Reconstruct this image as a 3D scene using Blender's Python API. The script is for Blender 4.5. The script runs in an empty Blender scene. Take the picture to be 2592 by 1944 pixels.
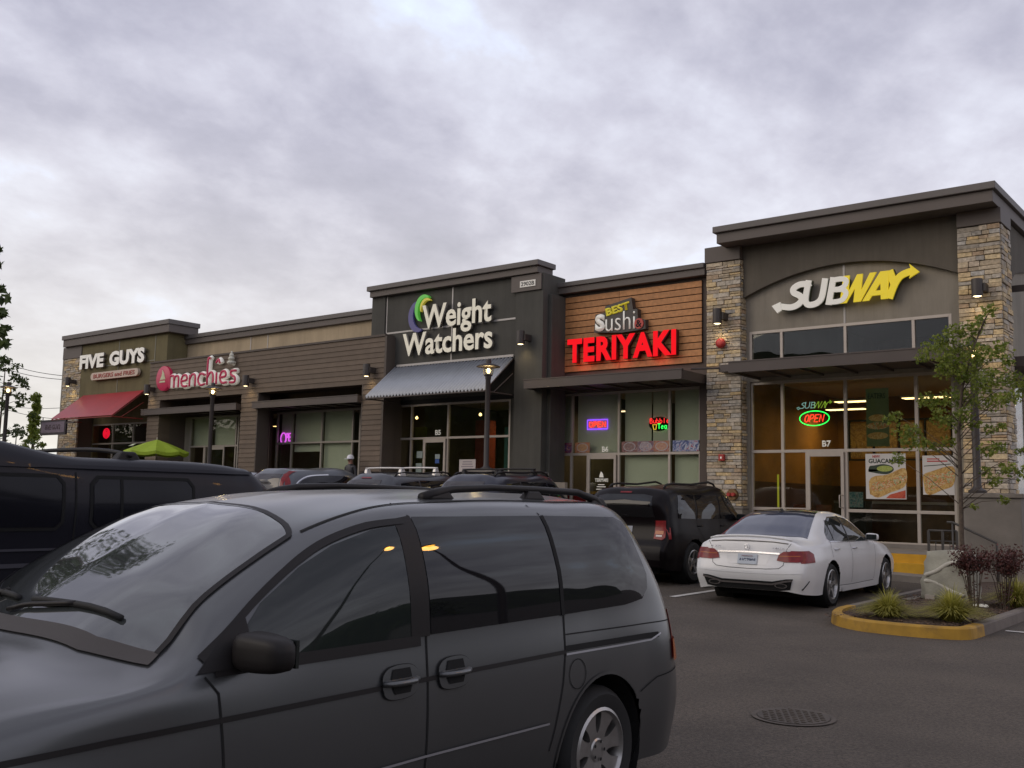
import bpy, bmesh, math, random
import numpy as np
from mathutils import Vector, Matrix
from mathutils.bvhtree import BVHTree
random.seed(7)
PI = math.pi
SC = bpy.context.scene
COL = SC.collection

# ---------------------------------------------------------------- camera
FPX, YAW, PIT, ROL = 2554.5, math.radians(38.518), math.radians(6.462), math.radians(1.1694)
CAMZ = 1.6
def cam_axes():
    cy, sy = math.cos(YAW), math.sin(YAW)
    M = np.array([[cy, 0, -sy], [sy, 0, cy], [0, -1.0, 0]]).T
    cp, sp = math.cos(PIT), math.sin(PIT)
    Rx = np.array([[1, 0, 0], [0, cp, sp], [0, -sp, cp]])
    cr_, sr = math.cos(ROL), math.sin(ROL)
    Rz = np.array([[cr_, -sr, 0], [sr, cr_, 0], [0, 0, 1]])
    return Rz @ Rx @ M
RC = cam_axes()
cd = bpy.data.cameras.new('camera')
cam = bpy.data.objects.new('camera', cd); COL.objects.link(cam)
cd.sensor_width = 36; cd.lens = 36 * FPX / 2592; cd.clip_start = .05; cd.clip_end = 3000
m4 = Matrix.Identity(4)
for i in range(3):
    m4[i][0] = RC[0][i]; m4[i][1] = -RC[1][i]; m4[i][2] = -RC[2][i]
m4[2][3] = CAMZ
cam.matrix_world = m4
SC.camera = cam

# ---------------------------------------------------------------- sky, light, exposure
W = bpy.data.worlds.new('World'); SC.world = W; W.use_nodes = True
nt = W.node_tree; nt.nodes.clear()
def N(nt, t, **k):
    n = nt.nodes.new(t)
    for a, b in k.items(): setattr(n, a, b)
    return n
def build_sky():
    L = nt.links.new
    out = N(nt, 'ShaderNodeOutputWorld')
    tc = N(nt, 'ShaderNodeTexCoord')
    sep = N(nt, 'ShaderNodeSeparateXYZ'); L(tc.outputs['Generated'], sep.inputs[0])
    def M(op, a, b=None, c=None):
        n = N(nt, 'ShaderNodeMath', operation=op)
        for i, v in enumerate((a, b, c)):
            if v is None: continue
            if isinstance(v, (int, float)): n.inputs[i].default_value = v
            else: L(v, n.inputs[i])
        return n.outputs[0]
    zc = M('MAXIMUM', sep.outputs[2], 0.0)
    den = M('ADD', zc, 0.34)
    px = M('DIVIDE', sep.outputs[0], den); py = M('DIVIDE', sep.outputs[1], den)
    comb = N(nt, 'ShaderNodeCombineXYZ'); L(px, comb.inputs[0]); L(py, comb.inputs[1])
    mp = N(nt, 'ShaderNodeMapping'); L(comb.outputs[0], mp.inputs[0])
    mp.inputs['Rotation'].default_value = (0, 0, math.radians(35)); mp.inputs['Scale'].default_value = (1.45, 1.25, 1)
    mp.inputs['Location'].default_value = (3.1, 1.2, 0)
    def noise(scale, det, rough, dist, src=mp):
        n = N(nt, 'ShaderNodeTexNoise'); n.inputs['Scale'].default_value = scale; n.inputs['Detail'].default_value = det
        n.inputs['Roughness'].default_value = rough; n.inputs['Distortion'].default_value = dist
        L(src.outputs[0], n.inputs['Vector']); return n.outputs[0]
    big = noise(1.15, 3, .45, .15); med = noise(3.6, 5, .55, .15); fin = noise(10, 6, .62, .1)
    v = M('ADD', M('MULTIPLY', big, .50), M('ADD', M('MULTIPLY', med, .38), M('MULTIPLY', fin, .12)))
    rp = N(nt, 'ShaderNodeValToRGB'); L(v, rp.inputs[0])
    cr_ = rp.color_ramp
    cr_.elements[0].position = .33; cr_.elements[0].color = (.36, .365, .46, 1)
    cr_.elements[1].position = .66; cr_.elements[1].color = (.85, .97, 1.22, 1)
    for p, c in ((.43, (.475, .475, .58, 1)), (.50, (.595, .595, .70, 1)), (.57, (.715, .73, .84, 1))):
        e = cr_.elements.new(p); e.color = c
    # darker overhead, warm and brighter low towards the set sun (-X)
    hz = N(nt, 'ShaderNodeMapRange'); L(sep.outputs[2], hz.inputs[0])
    hz.inputs[1].default_value = 0.0; hz.inputs[2].default_value = .42; hz.inputs[3].default_value = 1.0; hz.inputs[4].default_value = 0.0
    low = M('POWER', hz.outputs[0], 1.6)
    west = N(nt, 'ShaderNodeMapRange'); L(M('ADD', M('MULTIPLY', sep.outputs[0], -.9), M('MULTIPLY', sep.outputs[1], .15)), west.inputs[0])
    west.inputs[1].default_value = -.1; west.inputs[2].default_value = 1.0; west.inputs[3].default_value = .25; west.inputs[4].default_value = 1.0
    mixh = N(nt, 'ShaderNodeMix', data_type='RGBA')
    L(M('MULTIPLY', low, M('MULTIPLY', west.outputs[0], .92)), mixh.inputs[0])
    L(rp.outputs[0], mixh.inputs[6]); mixh.inputs[7].default_value = (.86, .81, .69, 1)
    dk = N(nt, 'ShaderNodeMapRange'); L(sep.outputs[2], dk.inputs[0])
    dk.inputs[1].default_value = .30; dk.inputs[2].default_value = .60; dk.inputs[3].default_value = 1.0; dk.inputs[4].default_value = .86
    mul = N(nt, 'ShaderNodeMix', data_type='RGBA', blend_type='MULTIPLY'); mul.inputs[0].default_value = 1
    L(mixh.outputs[2], mul.inputs[6])
    cc = N(nt, 'ShaderNodeCombineXYZ')
    for i in range(3): L(dk.outputs[0], cc.inputs[i])
    L(cc.outputs[0], mul.inputs[7])
    cl = N(nt, 'ShaderNodeBackground'); L(mul.outputs[2], cl.inputs[0]); cl.inputs[1].default_value = 1.34
    sky = N(nt, 'ShaderNodeTexSky', sky_type='NISHITA', sun_disc=False)
    sky.sun_elevation = math.radians(7); sky.sun_rotation = math.radians(235)
    bg = N(nt, 'ShaderNodeBackground'); L(sky.outputs[0], bg.inputs[0]); bg.inputs[1].default_value = .06
    ms = N(nt, 'ShaderNodeMixShader'); ms.inputs[0].default_value = .93
    L(bg.outputs[0], ms.inputs[1]); L(cl.outputs[0], ms.inputs[2]); L(ms.outputs[0], out.inputs[0])
build_sky()
sd = bpy.data.lights.new('sun', 'SUN'); sd.energy = .85; sd.angle = math.radians(40); sd.color = (1, .84, .64)
sun = bpy.data.objects.new('sun', sd); COL.objects.link(sun)
sun.rotation_euler = Vector((-.55, -.75, .45)).normalized().to_track_quat('Z', 'Y').to_euler()
SC.view_settings.view_transform = 'Standard'; SC.view_settings.look = 'None'
SC.view_settings.exposure = -0.14; SC.view_settings.gamma = 1
SC.render.engine = 'CYCLES'
SC.render.resolution_x = 1024; SC.render.resolution_y = 768

# ---------------------------------------------------------------- measuring helpers: photo reading -> point on a real plane
def ray(u, v):
    d = RC.T @ np.array([(u - 1296) / FPX, (v - 972) / FPX, 1.0]); return d
def ony(uv, Y):
    d = ray(*uv); t = Y / d[1]; return (d[0] * t, CAMZ + d[2] * t)
def r1(x, y): return (x / 2.552, 600 + y / 2.552)
def r2(x, y): return (380 + x / 3.386, 760 + y / 3.386)
def r3(x, y): return (900 + x / 2.633, 620 + y / 2.633)
def r4(x, y): return (1300 + x / 2.553, 640 + y / 2.553)
def r5(x, y): return (1750 + x / 2.627, 420 + y / 2.627)
def r6(x, y): return (1780 + x / 2.724, 900 + y / 2.724)
def gz(x, y):                       # level of the asphalt
    return -.127 + .010 * y + min(1.1, max(0, .033 * (-6 - x)))

# ---------------------------------------------------------------- materials
MATS = {}
def mat(name, col, rough=.6, metal=0, var=.0, vscale=6, bump=0, bscale=60, coat=0, spec=.5, emit=None, es=1, island=0, det=4, dirt=0, dirtcol=(.03, .027, .024), dscale=1.2, streak=0, grain=0):
    if name in MATS: return MATS[name]
    m = bpy.data.materials.new(name); MATS[name] = m; m.use_nodes = True
    t = m.node_tree; L = t.links.new; b = t.nodes['Principled BSDF']
    b.inputs['Base Color'].default_value = (*col, 1); b.inputs['Roughness'].default_value = rough
    b.inputs['Metallic'].default_value = metal; b.inputs['Coat Weight'].default_value = coat
    b.inputs['Coat Roughness'].default_value = .04 if coat != .55 else .16
    b.inputs['Specular IOR Level'].default_value = spec
    src = None
    tc = N(t, 'ShaderNodeTexCoord')
    if var or island or dirt or streak or grain:
        rgb = N(t, 'ShaderNodeRGB'); rgb.outputs[0].default_value = (*col, 1); src = rgb.outputs[0]
        if var:
            n = N(t, 'ShaderNodeTexNoise'); n.inputs['Scale'].default_value = vscale; n.inputs['Detail'].default_value = det
            L(tc.outputs['Object'], n.inputs['Vector'])
            mr = N(t, 'ShaderNodeMapRange'); L(n.outputs[0], mr.inputs[0]); mr.inputs[1].default_value = .3; mr.inputs[2].default_value = .7
            mr.inputs[3].default_value = 1 - var; mr.inputs[4].default_value = 1 + var
            h = N(t, 'ShaderNodeHueSaturation'); L(src, h.inputs['Color']); L(mr.outputs[0], h.inputs['Value']); src = h.outputs[0]
        if island:
            g = N(t, 'ShaderNodeNewGeometry')
            mr = N(t, 'ShaderNodeMapRange'); L(g.outputs['Random Per Island'], mr.inputs[0])
            mr.inputs[3].default_value = 1 - island; mr.inputs[4].default_value = 1 + island
            h = N(t, 'ShaderNodeHueSaturation'); L(src, h.inputs['Color']); L(mr.outputs[0], h.inputs['Value']); src = h.outputs[0]
        for amt, sc_, mapv in ((streak, 2.2, (1, 1, .10)), (grain, 1, (1, 1, 1))):
            if not amt: continue
            mp_ = N(t, 'ShaderNodeMapping'); mp_.inputs['Scale'].default_value = mapv; L(tc.outputs['Object'], mp_.inputs[0])
            n = N(t, 'ShaderNodeTexNoise'); n.inputs['Scale'].default_value = sc_ if mapv[2] < 1 else 42; n.inputs['Detail'].default_value = 5; n.inputs['Roughness'].default_value = .75; L(mp_.outputs[0], n.inputs['Vector'])
            mr = N(t, 'ShaderNodeMapRange'); L(n.outputs[0], mr.inputs[0]); mr.inputs[1].default_value = .32; mr.inputs[2].default_value = .68; mr.inputs[3].default_value = 1 - amt; mr.inputs[4].default_value = 1 + amt
            h = N(t, 'ShaderNodeHueSaturation'); L(src, h.inputs['Color']); L(mr.outputs[0], h.inputs['Value']); src = h.outputs[0]
        if dirt:
            n = N(t, 'ShaderNodeTexNoise'); n.inputs['Scale'].default_value = dscale; n.inputs['Detail'].default_value = 7; n.inputs['Roughness'].default_value = .65
            L(tc.outputs['Object'], n.inputs['Vector'])
            mr = N(t, 'ShaderNodeMapRange'); L(n.outputs[0], mr.inputs[0]); mr.inputs[1].default_value = .48; mr.inputs[2].default_value = .72
            mr.inputs[4].default_value = dirt
            x = N(t, 'ShaderNodeMix', data_type='RGBA'); L(mr.outputs[0], x.inputs[0]); L(src, x.inputs[6]); x.inputs[7].default_value = (*dirtcol, 1); src = x.outputs[2]
        L(src, b.inputs['Base Color'])
    if bump:
        n = N(t, 'ShaderNodeTexNoise'); n.inputs['Scale'].default_value = bscale; n.inputs['Detail'].default_value = 5
        L(tc.outputs['Object'], n.inputs['Vector'])
        bp = N(t, 'ShaderNodeBump'); bp.inputs['Strength'].default_value = bump; bp.inputs['Distance'].default_value = .02
        L(n.outputs[0], bp.inputs['Height']); L(bp.outputs[0], b.inputs['Normal'])
    if emit:
        b.inputs['Emission Color'].default_value = (*emit, 1); b.inputs['Emission Strength'].default_value = es
    return m
def stone_mat():
    m = bpy.data.materials.new('ledge_stone'); m.use_nodes = True; t = m.node_tree; L = t.links.new; b = t.nodes['Principled BSDF']
    g = N(t, 'ShaderNodeNewGeometry'); r = N(t, 'ShaderNodeValToRGB'); L(g.outputs['Random Per Island'], r.inputs[0])
    e = r.color_ramp; e.elements[0].color = (0.403, 0.329, 0.232, 1); e.elements[1].color = (0.634, 0.512, 0.317, 1)
    for p, c in ((.15, (0.512, 0.403, 0.244, 1)), (.3, (0.329, 0.305, 0.268, 1)), (.45, (0.586, 0.512, 0.403, 1)), (.6, (0.439, 0.305, 0.183, 1)), (.72, (0.488, 0.464, 0.415, 1)), (.86, (0.671, 0.488, 0.244, 1))):
        q = e.elements.new(p); q.color = c
    tc = N(t, 'ShaderNodeTexCoord'); n = N(t, 'ShaderNodeTexNoise'); n.inputs['Scale'].default_value = 14; n.inputs['Detail'].default_value = 6
    L(tc.outputs['Object'], n.inputs['Vector'])
    h = N(t, 'ShaderNodeHueSaturation'); L(r.outputs[0], h.inputs['Color'])
    mr = N(t, 'ShaderNodeMapRange'); L(n.outputs[0], mr.inputs[0]); mr.inputs[1].default_value = .3; mr.inputs[2].default_value = .7; mr.inputs[3].default_value = .7; mr.inputs[4].default_value = 1.25
    L(mr.outputs[0], h.inputs['Value']); L(h.outputs[0], b.inputs['Base Color']); b.inputs['Roughness'].default_value = .85
    bp = N(t, 'ShaderNodeBump'); bp.inputs['Strength'].default_value = .7; bp.inputs['Distance'].default_value = .03; L(n.outputs[0], bp.inputs['Height']); L(bp.outputs[0], b.inputs['Normal'])
    return m
def glass_mat(name='shop_glass', tint=(.86, .88, .84), boost=1.0):
    if name in MATS: return MATS[name]
    m = bpy.data.materials.new(name); MATS[name] = m; m.use_nodes = True; t = m.node_tree; L = t.links.new; t.nodes.clear()
    o = N(t, 'ShaderNodeOutputMaterial'); tr = N(t, 'ShaderNodeBsdfTransparent'); tr.inputs[0].default_value = (*tint, 1)
    gl = N(t, 'ShaderNodeBsdfGlossy'); gl.inputs['Roughness'].default_value = .01
    tc = N(t, 'ShaderNodeTexCoord'); n = N(t, 'ShaderNodeTexNoise'); n.inputs['Scale'].default_value = .7; L(tc.outputs['Object'], n.inputs['Vector'])
    bp = N(t, 'ShaderNodeBump'); bp.inputs['Strength'].default_value = .05; bp.inputs['Distance'].default_value = .05; L(n.outputs[0], bp.inputs['Height'])
    L(bp.outputs[0], gl.inputs['Normal'])
    g = N(t, 'ShaderNodeNewGeometry'); dt = N(t, 'ShaderNodeVectorMath', operation='DOT_PRODUCT'); L(g.outputs['Incoming'], dt.inputs[0]); L(g.outputs['Normal'], dt.inputs[1])
    def M(op, a, b=0):
        n = N(t, 'ShaderNodeMath', operation=op)
        for i, v in enumerate((a, b)):
            if isinstance(v, (int, float)): n.inputs[i].default_value = v
            else: L(v, n.inputs[i])
        return n.outputs[0]
    f = M('ADD', .04 * boost, M('MULTIPLY', M('POWER', M('SUBTRACT', 1.0, M('ABSOLUTE', dt.outputs['Value'])), 5.0), .96))   # Schlick, same from both faces
    mx = N(t, 'ShaderNodeMixShader'); L(f, mx.inputs[0]); L(tr.outputs[0], mx.inputs[1]); L(gl.outputs[0], mx.inputs[2]); L(mx.outputs[0], o.inputs[0])
    return m
def emis(name, col, s):
    if name in MATS: return MATS[name]
    m = bpy.data.materials.new(name); MATS[name] = m; m.use_nodes = True; t = m.node_tree; t.nodes.clear()
    o = N(t, 'ShaderNodeOutputMaterial'); e = N(t, 'ShaderNodeEmission'); e.inputs[0].default_value = (*col, 1); e.inputs[1].default_value = s
    t.links.new(e.outputs[0], o.inputs[0]); return m

# ---------------------------------------------------------------- mesh helpers
class MB:
    def __init__(s): s.bm = bmesh.new()
    def box(s, x0, x1, y0, y1, z0, z1):
        v = [s.bm.verts.new(p) for p in ((x0, y0, z0), (x1, y0, z0), (x1, y1, z0), (x0, y1, z0), (x0, y0, z1), (x1, y0, z1), (x1, y1, z1), (x0, y1, z1))]
        for f in ((0, 3, 2, 1), (4, 5, 6, 7), (0, 1, 5, 4), (1, 2, 6, 5), (2, 3, 7, 6), (3, 0, 4, 7)): s.bm.faces.new([v[i] for i in f])
        return s
    def hexa(s, p):                       # 8 points, bottom 4 then top 4
        v = [s.bm.verts.new(q) for q in p]
        for f in ((0, 3, 2, 1), (4, 5, 6, 7), (0, 1, 5, 4), (1, 2, 6, 5), (2, 3, 7, 6), (3, 0, 4, 7)): s.bm.faces.new([v[i] for i in f])
        return s
    def poly(s, pts): s.bm.faces.new([s.bm.verts.new(p) for p in pts]); return s
    def prism(s, pts, y0, y1):            # outline (x,z) extruded along Y
        a = [s.bm.verts.new((x, y0, z)) for x, z in pts]; b = [s.bm.verts.new((x, y1, z)) for x, z in pts]; n = len(pts)
        s.bm.faces.new(a); s.bm.faces.new(b[::-1])
        for i in range(n): s.bm.faces.new((a[i], b[i], b[(i + 1) % n], a[(i + 1) % n]))
        return s
    def prismx(s, pts, x0, x1):           # outline (y,z) extruded along X
        a = [s.bm.verts.new((x0, y, z)) for y, z in pts]; b = [s.bm.verts.new((x1, y, z)) for y, z in pts]; n = len(pts)
        s.bm.faces.new(a); s.bm.faces.new(b[::-1])
        for i in range(n): s.bm.faces.new((a[i], b[i], b[(i + 1) % n], a[(i + 1) % n]))
        return s
    def prismz(s, pts, z0, z1):
        a = [s.bm.verts.new((x, y, z0)) for x, y in pts]; b = [s.bm.verts.new((x, y, z1)) for x, y in pts]; n = len(pts)
        s.bm.faces.new(a[::-1]); s.bm.faces.new(b)
        for i in range(n): s.bm.faces.new((a[i], a[(i + 1) % n], b[(i + 1) % n], b[i]))
        return s
    def tube(s, path, r, n=8, closed=False, flat=1.0, cap=True):
        P = [Vector(p) for p in path]; m = len(P); rings = []
        rr = r if isinstance(r, (list, tuple)) else [r] * m
        up = None
        for i in range(m):
            a = P[(i - 1) % m] if (closed or i > 0) else P[0]; b = P[(i + 1) % m] if (closed or i < m - 1) else P[-1]
            t = (b - a)
            if t.length < 1e-9: t = Vector((0, 0, 1))
            t.normalize()
            if up is None: up = Vector((0, 1, 0)) if abs(t.y) < .9 else Vector((1, 0, 0))
            e1 = t.cross(up)
            if e1.length < 1e-4: e1 = t.cross(Vector((1, 0, 0)))
            e1.normalize(); e2 = t.cross(e1).normalized(); up = -e2 if (-e2).dot(up) > 0 else e2
            rings.append([s.bm.verts.new(P[i] + (e1 * math.cos(q * 2 * PI / n) + e2 * flat * math.sin(q * 2 * PI / n)) * rr[i]) for q in range(n)])
        rng = range(m) if closed else range(m - 1)
        for i in rng:
            A, B = rings[i], rings[(i + 1) % m]
            for q in range(n): s.bm.faces.new((A[q], A[(q + 1) % n], B[(q + 1) % n], B[q]))
        if not closed and cap:
            s.bm.faces.new(rings[0][::-1]); s.bm.faces.new(rings[-1])
        return s
    def lathe(s, prof, c=(0, 0, 0), axis='z', n=24, a0=0, a1=2 * PI):   # prof (r, t)
        full = abs(a1 - a0 - 2 * PI) < 1e-6; k = n if full else n + 1; R = []
        for r, t in prof:
            ring = []
            for q in range(k):
                a = a0 + (a1 - a0) * q / n; p, w = r * math.cos(a), r * math.sin(a)
                if axis == 'z': co = (c[0] + p, c[1] + w, c[2] + t)
                elif axis == 'x': co = (c[0] + t, c[1] + p, c[2] + w)
                else: co = (c[0] + p, c[1] + t, c[2] + w)
                ring.append(s.bm.verts.new(co))
            R.append(ring)
        for A, B in zip(R, R[1:]):
            for q in range(n if full else n):
                s.bm.faces.new((A[q], A[(q + 1) % k], B[(q + 1) % k], B[q]))
        return s
    def cyl(s, a, b, r, n=12): return s.tube([a, b], r, n)
    def obj(s, name, m, parent=None, smooth=False, bevel=0, base=None, auto=None):
        bmesh.ops.remove_doubles(s.bm, verts=s.bm.verts, dist=1e-6)
        bad = [f for f in s.bm.faces if f.calc_area() < 1e-10]
        if bad: bmesh.ops.delete(s.bm, geom=bad, context='FACES_ONLY')
        bmesh.ops.recalc_face_normals(s.bm, faces=s.bm.faces)
        me = bpy.data.meshes.new(name)
        if parent is not None and base is None: base = wloc(parent)
        if base is not None: bmesh.ops.translate(s.bm, verts=s.bm.verts, vec=-Vector(base))
        s.bm.to_mesh(me); s.bm.free()
        o = bpy.data.objects.new(name, me); COL.objects.link(o)
        if parent is not None: o.parent = parent
        if base is not None and parent is None: o.location = base
        for q in (m if isinstance(m, (list, tuple)) else [m]): me.materials.append(q)
        if smooth: me.polygons.foreach_set('use_smooth', [True] * len(me.polygons))
        if auto is not None:
            me.polygons.foreach_set('use_smooth', [True] * len(me.polygons)); me.set_sharp_from_angle(angle=math.radians(auto))
        if bevel:
            d = o.modifiers.new('bevel', 'BEVEL'); d.width = bevel; d.segments = 2; d.limit_method = 'ANGLE'; d.angle_limit = math.radians(40)
        return o
def wloc(o):
    v = Vector((0, 0, 0))
    while o is not None: v += o.location; o = o.parent
    return v
def tag(o, label=None, cat=None, group=None, kind=None):
    if label: o['label'] = label
    if cat: o['category'] = cat
    if group: o['group'] = group
    if kind: o['kind'] = kind
    return o
def thing(name, loc, label, cat, group=None):
    o = bpy.data.objects.new(name, None); COL.objects.link(o); o.location = loc; o.empty_display_size = .2
    return tag(o, label, cat, group)
def struct(o): o['kind'] = 'structure'; return o
def copy_tree(o, parent=None):
    c = o.copy(); COL.objects.link(c); c.parent = parent
    for ch in list(o.children): copy_tree(ch, c)
    return c
def text_bm(mb, s, x0, x1, z0, z1, y0, y1, bold=0, shear=0, rot=0, ref=None, spacing=1.0, res=3):
    """lettering as real mesh: fitted into the box x0..x1, z0..z1 on the wall, front face at y0"""
    c = bpy.data.curves.new('t', 'FONT'); c.body = s; c.offset = bold; c.resolution_u = res; c.space_character = spacing
    c.shear = shear
    o = bpy.data.objects.new('t', c); COL.objects.link(o)
    dg = bpy.context.evaluated_depsgraph_get(); me = bpy.data.meshes.new_from_object(o.evaluated_get(dg))
    bpy.data.objects.remove(o)
    co = np.array([v.co[:2] for v in me.vertices]); lo, hi = co.min(0), co.max(0)
    sx = (x1 - x0) / (hi[0] - lo[0]); sz = (z1 - z0) / (hi[1] - lo[1])
    tb = bmesh.new(); tb.from_mesh(me); bpy.data.meshes.remove(me)
    bmesh.ops.remove_doubles(tb, verts=tb.verts, dist=1e-5)
    cx, cz = (x0 + x1) / 2, (z0 + z1) / 2; ca, sa = math.cos(rot), math.sin(rot)
    for v in tb.verts:
        X = x0 + (v.co.x - lo[0]) * sx - cx; Z = z0 + (v.co.y - lo[1]) * sz - cz
        v.co = (cx + X * ca - Z * sa, y0, cz + X * sa + Z * ca)
    if abs(y1 - y0) > 1e-6:
        ex = bmesh.ops.extrude_face_region(tb, geom=tb.faces[:])
        for v in [g for g in ex['geom'] if isinstance(g, bmesh.types.BMVert)]: v.co.y = y1
    tmp = bpy.data.meshes.new('tmp'); tb.to_mesh(tmp); tb.free(); mb.bm.from_mesh(tmp); bpy.data.meshes.remove(tmp)
    return mb
# ================================================================ GROUND
asphalt = mat('asphalt', (.088, .071, .055), .85, var=.16, vscale=1.1, grain=.6, bump=.9, bscale=90, dirt=.22, dirtcol=(.045, .038, .032), dscale=.8)
def ground():
    mb = MB(); bm = mb.bm
    xs = sorted(set([-900, -400, -150, -100, -80] + [round(-60 + i * 1.5, 2) for i in range(0, 60)] + [32, 60, 150, 400, 900]))
    ys = [-900, -300, -100, -40, -20, -10] + [round(-8 + 1.0 * i, 2) for i in range(0, 32)] + [26, 30, 45, 80, 200, 500, 1200]
    def g2(x, y):
        yy = max(-30, min(24, y)); return gz(x, yy) + (0.03 * math.sin(x * .9) * math.sin(y * .7) * .15 if abs(x) < 40 and abs(y) < 25 else 0)
    V = [[bm.verts.new((x, y, g2(x, y))) for y in ys] for x in xs]
    for i in range(len(xs) - 1):
        for j in range(len(ys) - 1): bm.faces.new((V[i][j], V[i + 1][j], V[i + 1][j + 1], V[i][j + 1]))
    o = mb.obj('parking_lot', asphalt); struct(o)
ground()
concrete = mat('concrete', (.23, .205, .175), .85, var=.15, vscale=4, bump=.25, bscale=50, dirt=.4, dirtcol=(.13, .11, .09))
darkconc = mat('plinth_concrete', (.21, .19, .165), .85, var=.12, vscale=3, bump=.2, bscale=60)
yellow = mat('yellow_paint', (.40, .225, .02), .6, var=.15, vscale=5, dirt=.95, dirtcol=(.17, .10, .03), dscale=3)
yellow2 = mat('yellow_step_paint', (.60, .33, .015), .6, var=.1, vscale=5, dirt=.15, dirtcol=(.25, .14, .03), dscale=3)
white_line = mat('line_paint', (.55, .53, .49), .7, dirt=.5, dirtcol=(.12, .11, .1), dscale=5)
def pavement():
    mb = MB(); n = 45
    for i in range(n):                    # lower walk with kerb face, follows the lot
        x0 = -56 + (56 - 4.2) * i / n; x1 = -56 + (56 - 4.2) * (i + 1) / n
        a, b = gz(x0, 20.9), gz(x1, 20.9)
        mb.hexa([(x0, 20.9, a - .2), (x1, 20.9, b - .2), (x1, 21.52, b - .2), (x0, 21.52, a - .2), (x0, 20.9, a + .13), (x1, 20.9, b + .13), (x1, 21.52, b + .14), (x0, 21.52, a + .14)])
    struct(mb.obj('kerb', concrete))
    mb = MB(); mb.box(-18.3, -4.6, 21.82, 40, -.5, .62); mb.box(-37.3, -18.3, 21.82, 40, -.5, 1.17); mb.box(-56, -37.3, 21.82, 40, -.5, 1.36)
    mb.box(-37.3, -18.3, 21.5, 21.82, -.5, .95); mb.box(-56, -37.3, 21.5, 21.82, -.5, 1.33)
    mb.box(-4.6, 4, 21.6, 40, -.5, .12)
    struct(mb.obj('pavement', concrete))
    mb = MB(); mb.box(-18.3, -4.6, 21.5, 21.817, -.4, .43)
    mb.box(-18.3, -4.6, 21.812, 21.818, .43, .616)
    struct(mb.obj('steps', yellow2))
pavement()
def lines():
    mb = MB()
    def strip(xa, ya, xb, yb, w):
        d = Vector((xb - xa, yb - ya, 0)).normalized(); nn = Vector((-d.y, d.x, 0)) * w / 2; k = 10
        for i in range(k):
            p = Vector((xa + (xb - xa) * i / k, ya + (yb - ya) * i / k, 0)); q = Vector((xa + (xb - xa) * (i + 1) / k, ya + (yb - ya) * (i + 1) / k, 0))
            mb.poly([(c.x, c.y, gz(c.x, c.y) + .011) for c in (p - nn, q - nn, q + nn, p + nn)])
    for x in (-8.12, -10.95, -13.7, -16.5, -19.3, -22.1): strip(x, 14.4, x - .04, 20.4, .11)
    strip(-3.25, 14.45, -.2, 14.45, .1); strip(-.5, 15, -.5, 20, .1)
    struct(mb.obj('parking_lines', white_line))
lines()

# ================================================================ THE SHOP BUILDING
B = thing('retail_building', (-20, 26, 0), 'long single storey strip of shops with stepped dark parapets, stone piers and tall shop windows', 'building')
def part(mb, name, m, parent=B, **k): return mb.obj(name, m, parent, **k)
m_dark = mat('dark_stucco', (.115, .100, .078), .9, var=.08, vscale=2, bump=.25, bscale=90, dirt=.15, dirtcol=(.09, .08, .07), streak=.14)
m_ww = mat('charcoal_stucco', (.080, .077, .066), .9, var=.08, vscale=2, bump=.25, bscale=90, dirt=.15, dirtcol=(.07, .065, .06), streak=.14)
m_light = mat('taupe_stucco', (.285, .255, .205), .9, var=.07, vscale=2, bump=.2, bscale=90, dirt=.12, dirtcol=(.2, .18, .15), streak=.14)
m_tan = mat('tan_stucco', (.43, .34, .22), .9, var=.07, vscale=1.5, bump=.2, bscale=90, dirt=.12, dirtcol=(.3, .24, .17), streak=.14)
m_olive = mat('olive_stucco', (.16, .135, .066), .9, var=.08, vscale=2, bump=.2, bscale=90, streak=.14)
m_corn = mat('cornice_metal', (.135, .12, .11), .55, var=.06, vscale=1)
m_corn2 = mat('cornice_band', (.125, .104, .09), .6, var=.06, vscale=1)
m_canopy = mat('canopy_steel', (.075, .058, .052), .5, var=.1, vscale=2)
m_siding = mat('brown_lap_siding', (.140, .104, .074), .75, var=.10, vscale=3, island=.14)
m_siding_trim = mat('siding_trim', (.10, .08, .065), .7)
m_wood = mat('cedar_planks', (.50, .23, .085), .6, var=.16, vscale=9, island=.12)
m_black = mat('flat_black', (.012, .012, .012), .8)  # plain black for print, wires, frames and backings
m_joint = mat('aluminium_joint', (.42, .40, .38), .45, metal=.2)
m_frame = mat('aluminium_frame', (.46, .41, .36), .45, metal=.25, var=.05)
m_frame2 = mat('dull_frame', (.33, .30, .26), .5, metal=.2)
m_stone = stone_mat()
m_roof = mat('roof_membrane', (.25, .25, .25), .9)
glass = glass_mat()

# --- carcass: rear wall, party walls, roof; nothing of it shows through the windows except the room backs
mb = MB()
mb.box(-45.2, -5.4, 36, 36.3, -.3, 7.6); mb.box(-45.2, -44.9, 24.4, 36, -.3, 8.2)
for x in (-18.35, -12.1, -37.2, -25.1, -31.0): mb.box(x - .1, x + .1, 24.75, 36, 0, 7.4)
part(mb, 'rear_wall', m_dark)
mb = MB(); mb.box(-45.2, -5.4, 24.75, 36, 7.45, 7.6); mb.box(-11.9, -5.5, 24.9, 36, 8.2, 8.3)
part(mb, 'roof', m_roof)
mb = MB(); mb.box(-12.0, -5.45, 24.7, 36, 5.0, 5.06); mb.box(-18.2, -12.2, 24.7, 36, 5.0, 5.06); mb.box(-44.9, -18.5, 24.7, 36, 5.0, 5.06)
part(mb, 'ceiling', mat('ceiling_tile', (.55, .50, .42), .9))

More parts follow.
